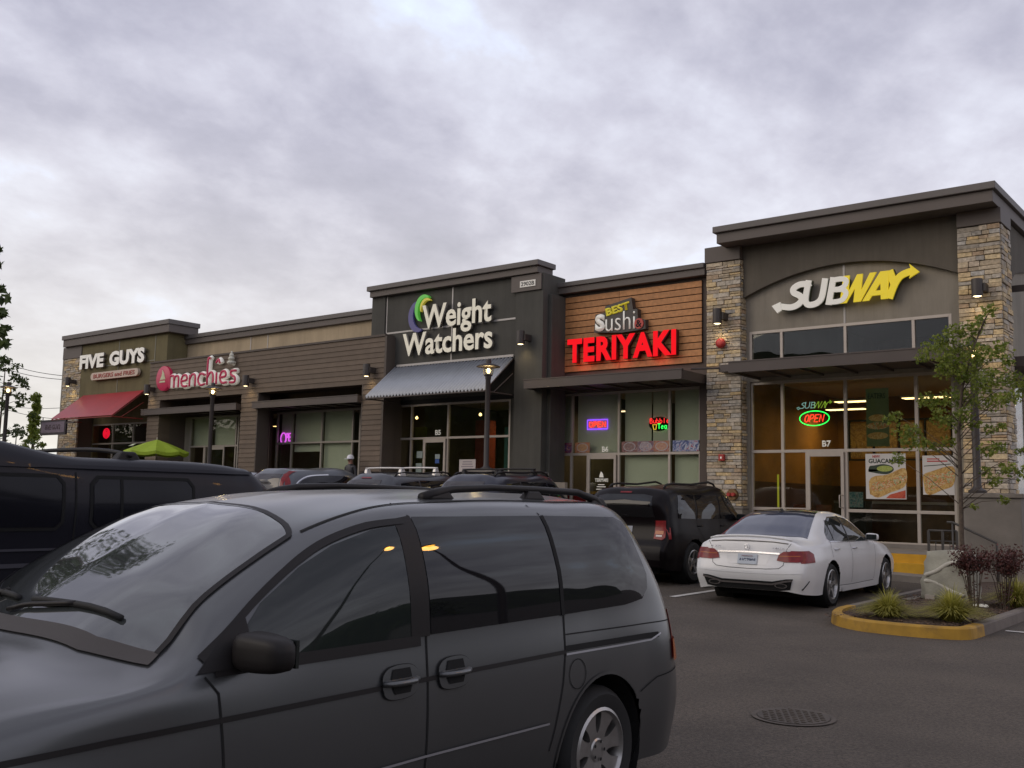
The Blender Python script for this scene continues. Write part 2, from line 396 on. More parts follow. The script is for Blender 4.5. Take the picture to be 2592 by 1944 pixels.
# --- east end unit (arched wall between stone piers)
def cornice(name, x0, x1, Yf, z0, z1, z2, depth, ov=.2, right=True, left=True, yb=None):
    yb = yb or Yf + depth
    mb = MB(); mb.box(x0, x1, Yf, yb, z1 + .002, z2)
    part(mb, 'parapet_coping', m_corn, bevel=.015)
    mb = MB(); a = x0 + (ov * .35 if left else 0); b = x1 - (ov * .35 if right else 0)
    mb.box(a, b, Yf + ov * .4, yb - .05, z0, z1)
    part(mb, 'cornice_band', m_corn2, bevel=.01)
cornice('e', -12.03, -5.17, 23.4, 8.33, 8.60, 8.77, 10, .22)
arch = [(-11.54 + (5.39) * i / 28, 0) for i in range(29)]
pts = []
for x, _ in arch:
    t = (x + 8.85) / 2.69; pts.append((x, 6.95 + .60 * (1 - t * t)))
mb = MB(); mb.prism([(-11.54, 8.329)] + [(x, z) for x, z in pts] + [(-6.15, 8.329)], 24.18, 24.33)
part(mb, 'upper_wall', m_dark, bevel=.01)
mb = MB()
mb.box(-11.54, -6.15, 24.34, 24.6, 6.06, 8.3)
mb.box(-11.54, -11.44, 24.34, 24.6, .62, 6.06); mb.box(-6.40, -6.15, 24.34, 24.6, .62, 6.06)
mb.box(-11.44, -6.40, 24.34, 24.6, 4.74, 4.86)
part(mb, 'arched_wall', m_light)
mb = MB(); mb.box(-8.93, -8.88, 24.325, 24.339, 6.06, 7.54); part(mb, 'wall_joint', m_joint)
mb = MB(); mb.box(-11.1, -6.45, 24.36, 24.58, .5, .72); part(mb, 'window_base', darkconc)

def storefront(name_mat, x0, x1, z0, z1, vs, hs, Y, fw=.055, sheet=True, dp=.09, extra=(), gm=None, skip=()):
    """aluminium grid: vs = mullion x's, hs = rail z's (full width); returns frame"""
    mb = MB(); f = fw / 2
    mb.box(x0, x0 + fw, Y - dp, Y, z0, z1); mb.box(x1 - fw, x1, Y - dp, Y, z0, z1)
    mb.box(x0 + fw, x1 - fw, Y - dp, Y, z1 - fw, z1); mb.box(x0 + fw, x1 - fw, Y - dp, Y, z0, z0 + fw)
    for v in vs: mb.box(v - f, v + f, Y - dp + .002, Y - .002, z0 + fw, z1 - fw)
    for h, a, b in hs: mb.box(a, b, Y - dp - .003, Y - .005, h - f, h + f)
    for e in extra: mb.box(*e)
    fr = part(mb, 'window_frame', name_mat, bevel=.004)
    mb = MB(); gy = Y - dp / 2
    mb.box(x0 + fw * .5, x1 - fw * .5, gy, gy + .008, z0 + fw * .5, z1 - fw * .5)
    mb.obj('window_pane', gm or glass, fr)
    return fr
def door(xl, xr, z0, z1, Y, m=None, handle=True, side=1):
    mb = MB(); w = .075
    mb.box(xl, xl + w, Y - .14, Y - .09, z0, z1); mb.box(xr - w, xr, Y - .14, Y - .09, z0, z1)
    mb.box(xl + w, xr - w, Y - .14, Y - .09, z1 - w - .03, z1); mb.box(xl + w, xr - w, Y - .14, Y - .09, z0, z0 + .22)
    d = part(mb, 'door', m or m_frame, bevel=.004)
    mb = MB(); mb.box(xl + w * .5, xr - w * .5, Y - .12, Y - .112, z0 + .1, z1 - w); mb.obj('door_pane', glass, d)
    if handle:
        hx = xr - .035 if side > 0 else xl + .035; s = -1 if side > 0 else 1; zc = z0 + 1.05
        mb = MB(); mb.tube([(hx, Y - .14, zc + .15), (hx, Y - .2, zc + .15), (hx + s * .05, Y - .23, zc + .15), (hx + s * .05, Y - .23, zc - .15), (hx, Y - .2, zc - .15), (hx, Y - .14, zc - .15)], .013, 8)
        mb.obj('door_handle', m_frame, d, smooth=True)
    return d
# upper transom lights
storefront(m_frame, -11.44, -6.40, 4.86, 6.06, [-10.56, -8.905, -7.27], [], 24.42, .07)
# main glazing
storefront(m_frame, -11.47, -6.40, .68, 4.74, [-10.59, -8.96, -7.27], [(2.93, -11.41, -6.46), (1.47, -11.41, -9.99), (1.47, -8.93, -6.46)], 24.5, .075,
           extra=[(-9.99, -9.94, 24.41, 24.5, .7, 2.9)])
door(-9.93, -9.0, .64, 2.89, 24.5)

def stone_pier(x0, x1, y0, y1, z0, z1, seed, sides='fr'):
    rnd = random.Random(seed); mb = MB(); z = z0
    ro = rnd.uniform
    while z < z1 - .03:
        h = min(ro(.055, .135), z1 - z)
        if z1 - (z + h) < .05: h = z1 - z
        def run(a, b, face):
            x = a
            while x < b - .02:
                w = ro(.16, .48)
                if b - (x + w) < .1: w = b - x
                nsub = 2 if (h > .12 and rnd.random() < .35) else 1
                for q in range(nsub):
                    zz0 = z + h * q / nsub + .006; zz1 = z + h * (q + 1) / nsub - .006; d = ro(0, .035)
                    j = [ro(-.006, .006) for _ in range(8)]
                    if face == 'f':
                        mb.hexa([(x + .005, y0 - d, zz0 + j[0]), (x + w - .005, y0 - d + j[4], zz0 + j[1]), (x + w - .005, y0 + .06, zz0), (x + .005, y0 + .06, zz0),
                                 (x + .005 + j[5], y0 - d, zz1 + j[2]), (x + w - .005 + j[6], y0 - d + j[7], zz1 + j[3]), (x + w - .005, y0 + .06, zz1), (x + .005, y0 + .06, zz1)])
                    elif face == 'r':
                        mb.hexa([(x1 - .06, x + .005, zz0), (x1 + d, x + .005, zz0 + j[0]), (x1 + d, x + w - .005, zz0 + j[1]), (x1 - .06, x + w - .005, zz0),
                                 (x1 - .06, x + .005, zz1), (x1 + d + j[4], x + .005, zz1 + j[2]), (x1 + d + j[5], x + w - .005, zz1 + j[3]), (x1 - .06, x + w - .005, zz1)])
                x += w
        run(x0, x1, 'f')
        if 'r' in sides: run(y0 + .061, y1, 'r')
        z += h
    p = part(mb, 'stone_pier', m_stone, bevel=.006)
    mb = MB(); mb.box(x0 + .05, x1 - .05, y0 + .05, y1, z0 - .02, z1); mb.obj('mortar', mat('mortar', (.10, .085, .065), .95), p)
    mb = MB(); mb.box(x0 - .04, x1 + .04, y0 - .04, y1 + .02, .5 if x1 > -30 else 1.2, z0 - .07); mb.box(x0 - .07, x1 + .07, y0 - .07, y1 + .03, z0 - .068, z0 - .005); mb.obj('plinth', darkconc, p, bevel=.01)
    return p
stone_pier(-12.53, -11.55, 24.05, 24.6, 1.52, 7.97, 3)
stone_pier(-6.16, -5.25, 24.05, 24.95, 1.62, 7.97, 5)
mb = MB(); mb.box(-12.57, -11.545, 24.0, 24.6, 7.98, 8.40); part(mb, 'pier_cap', m_corn2, bevel=.01)
mb = MB(); mb.box(-6.15, -5.21, 24.0, 24.97, 7.98, 8.325); part(mb, 'pier_cap', m_corn2, bevel=.01)
# side wall round the corner
mb = MB(); mb.prismx([(24.96, 8.3), (24.96, 6.6), (26, 7.2), (27.5, 7.5), (29, 7.2), (30, 6.6), (30, 8.3)], -5.50, -5.36); part(mb, 'side_upper_wall', m_dark)
mb = MB(); mb.box(-5.6, -5.40, 24.96, 25.5, .3, 8.3); mb.box(-5.6, -5.40, 25.5, 29.5, 4.8, 8.3); mb.box(-5.6, -5.40, 29.5, 36.2, .3, 8.3); mb.box(-5.6, -5.40, 25.5, 29.5, .3, .75)
part(mb, 'side_wall', m_light)
mb = MB()
for y in (25.52, 26.8, 28.2, 29.42): mb.box(-5.5, -5.42, y, y + .07, .76, 4.8)
for z in (.76, 2.9, 4.72): mb.box(-5.5, -5.425, 25.52, 29.49, z, z + .07)
q = part(mb, 'side_window_frame', m_frame); mb = MB(); mb.box(-5.46, -5.452, 25.52, 29.49, .76, 4.8); mb.obj('window_pane', glass, q)
mb = MB(); mb.box(-5.4, -4.0, 25.2, 29.8, 4.85, 5.08); part(mb, 'side_canopy', m_canopy)

def canopy(x0, x1, Yf, Yb, z0, z1, ret=0):
    mb = MB(); mb.box(x0, x1, Yf, Yf + .06, z0, z1); mb.box(x0, x0 + .06, Yf + .06, Yb, z0, z1); mb.box(x1 - .06, x1, Yf + .06, Yb, z0, z1)
    mb.box(x0 + .06, x1 - .06, Yf + .06, Yb, z0 + .06, z0 + .10)
    k = int((x1 - x0) / .8)
    for i in range(1, k): x = x0 + (x1 - x0) * i / k; mb.box(x - .03, x + .03, Yf + .06, Yb, z0 + .005, z0 + .058)
    mb.box(x0 - .015, x1 + .015, Yf - .015, Yf + .075, z1 + .001, z1 + .03)
    return part(mb, 'canopy', m_canopy)
canopy(-11.19, -6.05, 22.6, 24.33, 4.78, 5.03)
mb = MB()
for x in (-11.95,): mb.tube([(x - .55, 23.1, 5.02), (x + .1, 24.0, 5.1)], .03, 6); mb.box(x - .08, x + .42, 23.75, 24.0, 4.98, 5.16)
part(mb, 'canopy_bracket', m_canopy)

# --- wood panelled unit
cornice('t', -17.60, -12.60, 24.0, 7.69, 7.88, 8.02, .9, .15, right=False, left=False)
mb = MB(); mb.box(-18.3, -12.53, 24.30, 24.6, 4.74, 7.75); mb.box(-18.3, -18.08, 24.30, 24.6, .62, 4.74); mb.box(-12.88, -12.53, 24.30, 24.6, .62, 4.74); part(mb, 'brown_wall', mat('brown_stucco', (.115, .09, .075), .9, var=.06))
mb = MB(); rows = 12; z = 5.335
for i in range(rows):
    h = (7.60 - 5.335) / rows
    for a, b in ((-18.03, -15.403), (-15.395, -12.78)):
        mb.box(a, b, 24.235, 24.27, z + .012, z + h - .012)
    z += h
part(mb, 'cedar_planking', m_wood, bevel=.003)
mb = MB(); mb.box(-18.03, -12.78, 24.272, 24.295, 5.335, 7.6); part(mb, 'planking_backing', m_black)
canopy(-17.72, -12.6, 22.8, 24.29, 4.74, 4.98)
storefront(m_frame, -18.06, -12.89, .62, 4.72, [-17.15, -15.51, -13.87], [(2.92, -18.0, -12.95)], 24.5, .07, extra=[(-16.60, -16.54, 24.41, 24.5, .66, 2.89)])
door(-16.53, -15.56, .64, 2.88, 24.5)
# blinds behind the glass
m_blind = mat('roller_blind', (.70, .72, .60), .9, var=.03, vscale=1)
def blinds(x0, x1, z0, z1, Y=24.62, base=B):
    mb = MB(); mb.box(x0, x1, Y, Y + .01, z0, z1); return part(mb, 'blind', m_blind)
blinds(-17.6, -17.2, 2.95, 4.66); blinds(-17.06, -15.6, 2.95, 4.66); blinds(-15.42, -14.55, 2.95, 4.66); blinds(-14.5, -13.93, 2.95, 4.66); blinds(-13.8, -12.95, 2.95, 4.66)
blinds(-15.42, -13.93, .7, 2.89); blinds(-13.8, -12.95, .7, 2.89)

# --- charcoal unit
Yw = 23.3
cornice('w', -24.72, -17.49, 23.08, 8.22, 8.42, 8.585, .9, .22)
mb = MB(); mb.box(-24.65, -24.02, Yw, 24.3, 5.85, 8.3); mb.box(-24.02, -18.47, Yw + .06, 24.3, 5.80, 8.219); mb.box(-18.47, -17.44, Yw, 24.4, 1.17, 8.219); mb.box(-24.65, -24.02, Yw + .12, 24.3, 1.17, 5.84)
mb.box(-24.02, -18.47, 23.9, 24.3, 4.62, 5.8); mb.box(-17.44, -17.3, 23.55, 24.3, .62, 7.6)
part(mb, 'charcoal_wall', m_ww, bevel=.008)
mb = MB()
zj = ony(r3(240, 600), Yw)[1]; xm = ony(r3(643, 262), Yw)[0]
mb.box(-24.0, -23.955, Yw + .045, Yw + .061, 6.98, 8.2); mb.box(xm - .025, xm + .025, Yw + .045, Yw + .061, 5.82, 8.2); mb.box(-23.955, xm - .025, Yw + .044, Yw + .061, 6.93, 6.985); mb.box(xm + .025, -18.47, Yw + .044, Yw + .061, 6.93, 6.985)
part(mb, 'wall_joint', m_joint)
mb = MB(); mb.box(-18.6, -17.49, Yw - .06, Yw - .002, 7.72, 8.2); part(mb, 'cap_block', m_corn2)
def metal_awning(x0, x1, ya, za, yb, zb, m, ribs, name='awning', side_m=None, lab=None):
    mb = MB(); n = ribs * 8 if ribs else 8; top = []; bot = []
    L = math.hypot(yb - ya, zb - za); ny, nz = (za - zb) / L, (ya - yb) / L
    for i in range(n + 1):
        x = x0 + (x1 - x0) * i / n; d = .042 * math.sin(2 * PI * i / 8) if ribs else 0
        top.append((mb.bm.verts.new((x, ya - ny * 0 + 0, za + d)), mb.bm.verts.new((x, yb, zb + d))))
    for a, b in zip(top, top[1:]): mb.bm.faces.new((a[0], b[0], b[1], a[1]))
    o = part(mb, name, m, smooth=bool(ribs))
    sm = o.modifiers.new('t', 'SOLIDIFY'); sm.thickness = .012
    mb = MB()
    for x in (x0 + .02, x1 - .02):
        mb.tube([(x, ya, za - .06), (x, yb, zb - .05)], .022, 6); mb.tube([(x, yb + .03, zb - .05), (x, ya, zb - .05)], .022, 6); mb.tube([(x, yb + .4, zb - .05), (x, ya, za - .5)], .018, 6)
    mb.tube([(x0, yb + .02, zb - .045), (x1, yb + .02, zb - .045)], .025, 6)
    mb.obj('awning_frame', side_m or m_canopy, o)
    if lab: o['label'] = lab
    return o
m_galv = mat('galvanised_sheet', (.40, .42, .45), .5, metal=.3, var=.06, vscale=3)
xl, _ = ony(r3(250, 820), Yw); xr, _ = ony(r3(1060, 742), Yw)
xbl, zbl = ony(r3(60, 1012), 22.0); xbr, zbr = ony(r3(865, 962), 22.0)
metal_awning(xbl, -18.5, Yw - .01, 5.78, 22.0, 4.69, m_galv, 36, lab='corrugated galvanised awning')
mb = MB(); mb.box(xbl + .1, -18.5, Yw - .03, Yw - .002, 5.79, 5.86); part(mb, 'awning_flashing', m_joint)
storefront(m_frame, -24.22, -19.06, 1.2, 4.61, [-23.24, -21.62], [(3.48, -24.15, -19.12)], 24.0, .07, extra=[(-22.68, -22.62, 23.91, 24.0, 1.22, 3.45)])
door(-22.61, -21.66, 1.2, 3.44, 24.0)
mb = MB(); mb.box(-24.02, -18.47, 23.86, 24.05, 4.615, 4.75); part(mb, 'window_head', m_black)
mb = MB(); mb.box(-19.06, -18.47, 23.9, 24.3, 1.17, 4.62); part(mb, 'side_infill', m_ww)

# --- brown lap siding unit
Ys = 23.0
def siding(x0, x1, z0, z1, Y, back=.14):
    mb = MB(); n = max(1, round((z1 - z0) / .172)); h = (z1 - z0) / n
    for i in range(n):
        a = z0 + i * h
        mb.prismx([(Y - .028, a + .004), (Y - .006, a + h + .012), (Y + back, a + h + .012 if i == n - 1 else a + h), (Y + back, a + .004)], x0, x1)
    return part(mb, 'lap_siding', m_siding)
def sX(px): return ony(r2(px, 500), Ys)[0]
xs_r = sX(2015); c2l, c2r = sX(1838), sX(2000); c1l, c1r = sX(803), sX(940)
c0l, c0r = ony(r1(955, 1150), Ys)[0], ony(r1(1030, 1150), Ys)[0]
siding(c0l, xs_r, 5.25, 6.80, Ys, .5)
siding(c2l, c2r, 1.2, 5.245, Ys, .5); siding(c1l, c1r, 1.2, 5.245, Ys, .5); siding(c0l, c0r, 1.2, 5.245, Ys, .5)
mb = MB(); mb.box(c0l, xs_r + .02, Ys - .05, Ys + .55, 6.801, 6.87); mb.box(xs_r, xs_r + .09, Ys - .04, Ys + .5, 5.25, 6.80); mb.box(c2r, c2r + .09, Ys - .02, Ys + .5, 1.2, 5.245)
mb.box(c2l - .05, c2l, Ys - .02, Ys + .5, 1.2, 5.245); mb.box(c1r, c1r + .05, Ys - .02, Ys + .5, 1.2, 5.245)
part(mb, 'siding_trim', m_siding_trim)
mb = MB(); mb.box(-37.0, -24.66, 24.3, 24.55, 6.8, 7.72); part(mb, 'tan_upper_wall', m_tan)
mb = MB(); mb.box(-38.0, -24.66, 23.6, 24.29, 6.75, 6.8); part(mb, 'ledge', m_roof)
for px in (865, 1010, 1900):
    x = ony(r2(px, 350), 24.3)[0]; mb = MB(); mb.box(x - .02, x + .02, 24.285, 24.299, 6.88, 7.7); part(mb, 'wall_joint', m_joint)
cornice('m', -37.0, -24.6, 24.1, 7.72, 7.93, 8.10, .8, .15, right=False, left=False)
mb = MB(); mb.box(c0r, c2l, 24.3, 24.5, 4.62, 6.8); part(mb, 'recess_wall', mat('recess_stucco', (.115, .088, .07), .9, var=.06))
mb = MB(); mb.bm.free()
for a, b in ((c0l, c0r), (c1l, c1r - .85), (c2l, c2r)): mb = MB(); mb.box(a, b, 23.5, 24.25, 1.17, 6.7); part(mb, 'pier_return', m_siding_trim)
canopy(ony(r2(872, 900), 22.8)[0], c2l - .06, 22.8, 24.29, 4.66, 4.88); canopy(c0l - .2, c1l - .06, 22.8, 24.29, 4.66, 4.88)
w1l, w1r = ony(r2(1092, 1200), 24.3)[0], ony(r2(1815, 1200), 24.3)[0]
storefront(m_frame2, w1l, w1r, 1.2, 4.64, [ony(r2(p, 1215), 24.3)[0] for p in (1225, 1480, 1745)], [(3.47, w1l + .06, w1r - .06)], 24.3, .07)
w2l, w2r = ony(r2(350, 1250), 24.3)[0], ony(r2(770, 1250), 24.3)[0]; w2m = ony(r2(530, 1250), 24.3)[0]; w2e = ony(r2(745, 1250), 24.3)[0]
storefront(m_frame2, w2l, w2r, 1.2, 4.64, [w2m, w2e], [(3.43, w2l + .06, w2r - .06)], 24.3, .07, extra=[(ony(r2(468, 1350), 24.3)[0], ony(r2(485, 1350), 24.3)[0], 24.21, 24.3, 1.2, 3.4)])
door(w2m + .04, ony(r2(655, 1350), 24.3)[0], 1.2, 3.39, 24.3, m_frame2)
mb = MB(); mb.box(ony(r2(190, 1100), 24.3)[0], w2l, 24.22, 24.5, 1.17, 4.64); part(mb, 'tan_panel', m_light)
for a, b in ((c0r, ony(r2(190, 1100), 24.3)[0]), (c1r + .05, w1l), (w1r, c2l), (w2r, c1l)):
    if b - a > .01: mb = MB(); mb.box(a, b, 24.35, 24.5, 1.17, 4.64); part(mb, 'dark_infill', m_siding_trim)
for a, b, z0, z1 in ((1125, 1210, 3.5, 4.6), (1240, 1470, 3.5, 4.6), (1240, 1470, 3.15, 3.42)):
    blinds(ony(r2(a, 1215), 24.4)[0], ony(r2(b, 1215), 24.4)[0], z0, z1, 24.4)
blinds(ony(r2(1495, 1215), 24.4)[0], ony(r2(1740, 1215), 24.4)[0], 1.3, 4.6, 24.4)
for a, b in ((365, 520), (555, 740)): blinds(ony(r2(a, 1215), 24.4)[0], ony(r2(b, 1215), 24.4)[0], 3.48, 4.6, 24.4)

# --- olive west end unit
Yf = 23.3
fx0 = ony(r1(405, 800), Yf)[0]; fx1 = ony(r1(1075, 720), Yf)[0]; sx1 = ony(r1(515, 900), Yf)[0]
ztop = ony(r1(1090, 527), 23.1)[1]; zfb = ony(r1(1085, 608), 23.1)[1]
cornice('f', ony(r1(400, 640), 23.1)[0], ony(r1(1092, 527), 23.1)[0], 23.1, zfb, (zfb + ztop) / 2 + .06, ztop, 1.5, .15)
mb = MB(); mb.box(sx1, fx1, Yf + .04, 24.3, 5.7, zfb - .002); part(mb, 'olive_wall', m_olive, bevel=.01)
mb = MB(); mb.box(fx0, sx1, Yf, 24.3, 7.55, zfb - .002); part(mb, 'corner_cap', m_corn2)
stone_pier(fx0 + .1, sx1, Yf + .05, 24.3, 2.1, 7.54, 9, 'f')
mb = MB(); mb.box(fx0 - .02, fx0 + .1, Yf + .03, 24.6, 1.3, 7.55); part(mb, 'corner_trim', m_light)
mb = MB()
for px in (768, 1000): x = ony(r1(px, 700), Yf)[0]; mb.box(x - .02, x + .02, Yf + .025, Yf + .039, 5.8, zfb - .02)
z = ony(r1(700, 830), Yf)[1]; mb.box(sx1, ony(r1(1000, 700), Yf)[0] - .02, Yf + .024, Yf + .039, z - .02, z + .02)
part(mb, 'wall_joint', mat('dark_joint', (.25, .24, .19), .6))
m_red = mat('red_awning', (.36, .018, .022), .4, var=.1, vscale=1.2, spec=.6)
xa, _ = ony(r1(530, 1020), Yf); xb, za2 = ony(r1(935, 990), Yf); xc, zc_ = ony(r1(385, 1172), 21.9); xd, zd_ = ony(r1(805, 1145), 21.9)
metal_awning((xa + xc) / 2 - .3, xb, Yf, za2, 21.9, (zc_ + zd_) / 2, m_red, 0, side_m=mat('red_awning_frame', (.25, .03, .02), .5), lab='red sloped awning')
fw0, fw1 = ony(r1(525, 1250), 24.2)[0], c0l - .05
storefront(m_frame2, fw0, fw1, 1.36, 4.55, [ony(r1(p, 1280), 24.2)[0] for p in (605, 738, 870)], [(3.66, fw0 + .06, fw1 - .06)], 24.2, .07)
mb = MB(); mb.box(sx1, fw0, 24.1, 24.4, 1.36, 5.7); mb.box(fw0, c0l, 24.1, 24.4, 4.55, 5.7); part(mb, 'window_surround', m_olive)

# --- rooms behind the glass
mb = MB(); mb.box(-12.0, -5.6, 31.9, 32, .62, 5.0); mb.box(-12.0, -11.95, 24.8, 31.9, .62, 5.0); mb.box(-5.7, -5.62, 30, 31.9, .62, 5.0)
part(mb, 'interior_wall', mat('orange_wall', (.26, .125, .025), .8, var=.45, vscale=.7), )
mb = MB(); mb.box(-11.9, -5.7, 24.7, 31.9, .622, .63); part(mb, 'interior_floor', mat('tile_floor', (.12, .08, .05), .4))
mb = MB(); mb.box(-11.9, -5.7, 31.80, 31.89, .62, 2.2); mb.box(-11.94, -11.85, 24.9, 31.8, .62, 2.2); part(mb, 'dim_wall_base', mat('dim_wall_paint', (.06, .03, .015), .6, var=.3, vscale=1))  # dark panels added to paint the dim lower part of the room
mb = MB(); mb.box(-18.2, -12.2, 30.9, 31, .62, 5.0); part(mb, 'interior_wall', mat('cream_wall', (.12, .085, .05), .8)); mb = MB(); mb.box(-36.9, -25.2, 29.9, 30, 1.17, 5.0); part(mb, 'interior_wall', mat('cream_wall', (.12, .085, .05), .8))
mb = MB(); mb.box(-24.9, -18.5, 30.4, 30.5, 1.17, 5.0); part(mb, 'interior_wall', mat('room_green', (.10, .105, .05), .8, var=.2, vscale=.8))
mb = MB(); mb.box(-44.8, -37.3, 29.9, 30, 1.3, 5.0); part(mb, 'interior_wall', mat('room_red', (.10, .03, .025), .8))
def ceil_light(x, y, z, w, d, name, col, s, lab, cat='ceiling light', watt=0):
    t = thing('ceiling_light', (x, y, z), lab, cat, 'lit ceiling panels inside the shops')
    mb = MB(); mb.box(x - w / 2 - .03, x + w / 2 + .03, y - d / 2 - .03, y + d / 2 + .03, z + .002, z + .05); mb.obj('housing', m_frame, t)
    mb = MB(); mb.box(x - w / 2, x + w / 2, y - d / 2, y + d / 2, z - .01, z); mb.obj('diffuser', emis(name, col, s), t)
    if watt:
        l = bpy.data.lights.new('lamp', 'AREA'); l.shape = 'RECTANGLE'; l.size = w; l.size_y = d; l.energy = watt; l.color = col
        o = bpy.data.objects.new('lamp_light', l); COL.objects.link(o); o.parent = t; o.location = (0, 0, -.03)
warm = (1, .62, .22)
for x, y, lab in ((-9.8, 27.6, 'bright ceiling panel right of the neon open oval, seen across the mullion'), (-7.9, 27.4, 'bright ceiling panel high behind the widest east window, beside the hanging banner'), (-10.9, 29.8, 'dimmer ceiling panel deep in the orange sandwich shop, far left'), (-7.0, 30.4, 'dimmer ceiling panel deep in the orange sandwich shop, far right')):
    ceil_light(x, y, 4.45, 1.15, .35, 'panel_warm', (1, .68, .30), 5, lab, watt=20)
ceil_light(-20.0, 26.6, 4.5, 1.7, .5, 'panel_yellow', (1, .72, .28), 4, 'yellow ceiling panel inside the charcoal fronted unit', watt=22)
for x, y, lab in ((-40.5, 27, 'faint ceiling lamp inside the olive west end unit'), (-27.5, 27.3, 'faint ceiling lamp inside the brown siding unit by the magenta neon'), (-34.0, 27, 'faint ceiling lamp inside the brown siding unit behind the door')):
    ceil_light(x, y, 4.4, .3, .3, 'panel_dim', warm, 4, lab, watt=9)
ceil_light(-16.8, 27.0, 4.4, .9, .3, 'panel_fill', (1, .72, .40), 3, 'added ceiling lamp brightening the TERIYAKI unit behind the pale blinds', watt=30)  # lamp added to light the dim room and its red counter
# ================================================================ SIGNS
def X(f, a, b, Y): return ony(f(a, b), Y)[0]
def Z(f, a, b, Y): return ony(f(a, b), Y)[1]
m_cream = mat('cream_acrylic', (.80, .76, .62), .45, emit=(1, .93, .72), es=.16)
m_letter_side = mat('letter_return', (.22, .20, .17), .5)
m_white_l = mat('white_acrylic', (.82, .80, .74), .45, emit=(1, .95, .8), es=.16)
def letters(t, name, s, x0, x1, z0, z1, y, m, depth=.12, bold=.02, shear=0, rot=0, side=None, **k):
    mb = MB(); text_bm(mb, s, x0, x1, z0, z1, y, y, bold, shear, rot, **k); o = mb.obj(name, m, t)
    mb = MB(); text_bm(mb, s, x0, x1, z0, z1, y + .004, y + depth, bold + .006, shear, rot, **k); mb.obj('letter_returns', side or m_letter_side, o)
    return o
def band(mb, cx, cz, y, y1, R, a0, a1, w0, ex=1.0, n=26):
    """tapered crescent stroke"""
    o, i = [], []
    for k in range(n + 1):
        t = k / n; a = a0 + (a1 - a0) * t; w = w0 * math.sin(PI * min(1, max(0, t))) ** .6
        o.append((cx + (R + w / 2) * math.cos(a) * ex, cz + (R + w / 2) * math.sin(a))); i.append((cx + (R - w / 2) * math.cos(a) * ex, cz + (R - w / 2) * math.sin(a)))
    for q in range(n):
        p = [o[q], o[q + 1], i[q + 1], i[q]]
        for yy in (y,): mb.bm.faces.new([mb.bm.verts.new((a, yy, b)) for a, b in p])
    for ring in (o, i):
        for a, b in zip(ring, ring[1:]): mb.bm.faces.new([mb.bm.verts.new(v) for v in ((a[0], y, a[1]), (b[0], y, b[1]), (b[0], y1, b[1]), (a[0], y1, a[1]))])

Y = 23.18
t = thing('wall_sign', (-21.2, Y, 6.9), 'large cream two line lettering WEIGHT WATCHERS with green and violet swirl on charcoal wall', 'shop sign')
letters(t, 'lettering', 'Weight', X(r3, 443, 480, Y), X(r3, 905, 450, Y), Z(r3, 730, 578, Y), Z(r3, 790, 357, Y), Y, m_cream, .10, .022)
letters(t, 'lettering', 'Watchers', X(r3, 315, 600, Y), X(r3, 912, 600, Y), Z(r3, 350, 742, Y), Z(r3, 655, 555, Y), Y, m_cream, .10, .022)
cx, cz = X(r3, 425, 450, Y) + .12, Z(r3, 425, 450, Y)
for nm, c, R, a0, a1, w, dx, dz, yy in (('violet_swirl', (.055, .05, .16), .47, 1.75, 5.0, .24, -.16, -.09, .05), ('green_swirl', (.10, .48, .06), .43, 1.05, 4.15, .17, .10, .08, .0), ('yellow_swirl', (.60, .50, .06), .31, .95, 3.4, .10, .17, .10, .02)):
    mb = MB(); band(mb, cx + dx, cz + dz, Y + yy, Y + .12, R, a0, a1, w, .85); mb.obj(nm, mat(nm, c, .4, emit=c, es=.35), t)
t = thing('number_sign', (X(r3, 1146, 255, 23.2), 23.22, Z(r3, 1146, 255, 23.2)), 'small white plate reading 2902B high on the charcoal wall corner', 'number plate')
Y = 23.22; x0, x1, z0, z1 = X(r3, 1095, 285, Y), X(r3, 1198, 228, Y), Z(r3, 1095, 285, Y), Z(r3, 1198, 228, Y)
mb = MB(); mb.box(x0, x1, Y, Y + .015, z0, z1); mb.obj('plate', mat('white_plate', (.80, .77, .70), .6, emit=(1, .95, .85), es=.08), t)
mb = MB(); text_bm(mb, '2902B', x0 + .04, x1 - .04, z0 + .035, z1 - .035, Y - .004, Y, .012); mb.obj('lettering', m_black, t)

# BEST Sushi & TERIYAKI
Y = 24.05
t = thing('wall_sign', (-15.3, Y, 6.7), 'dark backed sign reading BEST Sushi and an ampersand in yellow and white on cedar planks', 'shop sign')
def P4(a, b): return ony(r4(a, b), Y)
back = [P4(*p) for p in ((520, 515), (530, 400), (590, 385), (592, 345), (760, 288), (772, 365), (800, 360), (803, 425), (850, 430), (852, 490), (800, 500), (700, 515))]
mb = MB(); mb.prism(back, Y, Y + .18); mb.obj('sign_back', mat('sign_back', (.06, .05, .045), .5), t)
a, b = P4(597, 410), P4(752, 305)
mb = MB(); text_bm(mb, 'BEST', a[0], b[0], a[1] + .06, b[1] - .10, Y - .03, Y, .035, 0, .17); mb.obj('lettering', mat('sign_yellow', (.62, .52, .03), .45, emit=(.8, .68, .05), es=.25), t)
mb = MB(); text_bm(mb, 'S', P4(530, 0)[0] if 0 else X(r4, 530, 450, Y), X(r4, 592, 450, Y), Z(r4, 560, 508, Y), Z(r4, 560, 398, Y), Y - .03, Y, .06); mb.obj('lettering', m_white_l, t)
mb = MB(); text_bm(mb, 'ushi', X(r4, 597, 450, Y), X(r4, 786, 450, Y), Z(r4, 690, 500, Y), Z(r4, 775, 370, Y), Y - .03, Y, -.012); mb.obj('lettering', m_white_l, t)
c = P4(812, 457); mb = MB(); mb.lathe([(.0, -.0), (.15, 0), (.15, .025), (.12, .03)], (c[0], Y - .03, c[1]), 'y', 24); mb.obj('red_disc', mat('sign_red', (.5, .04, .03), .4), t)
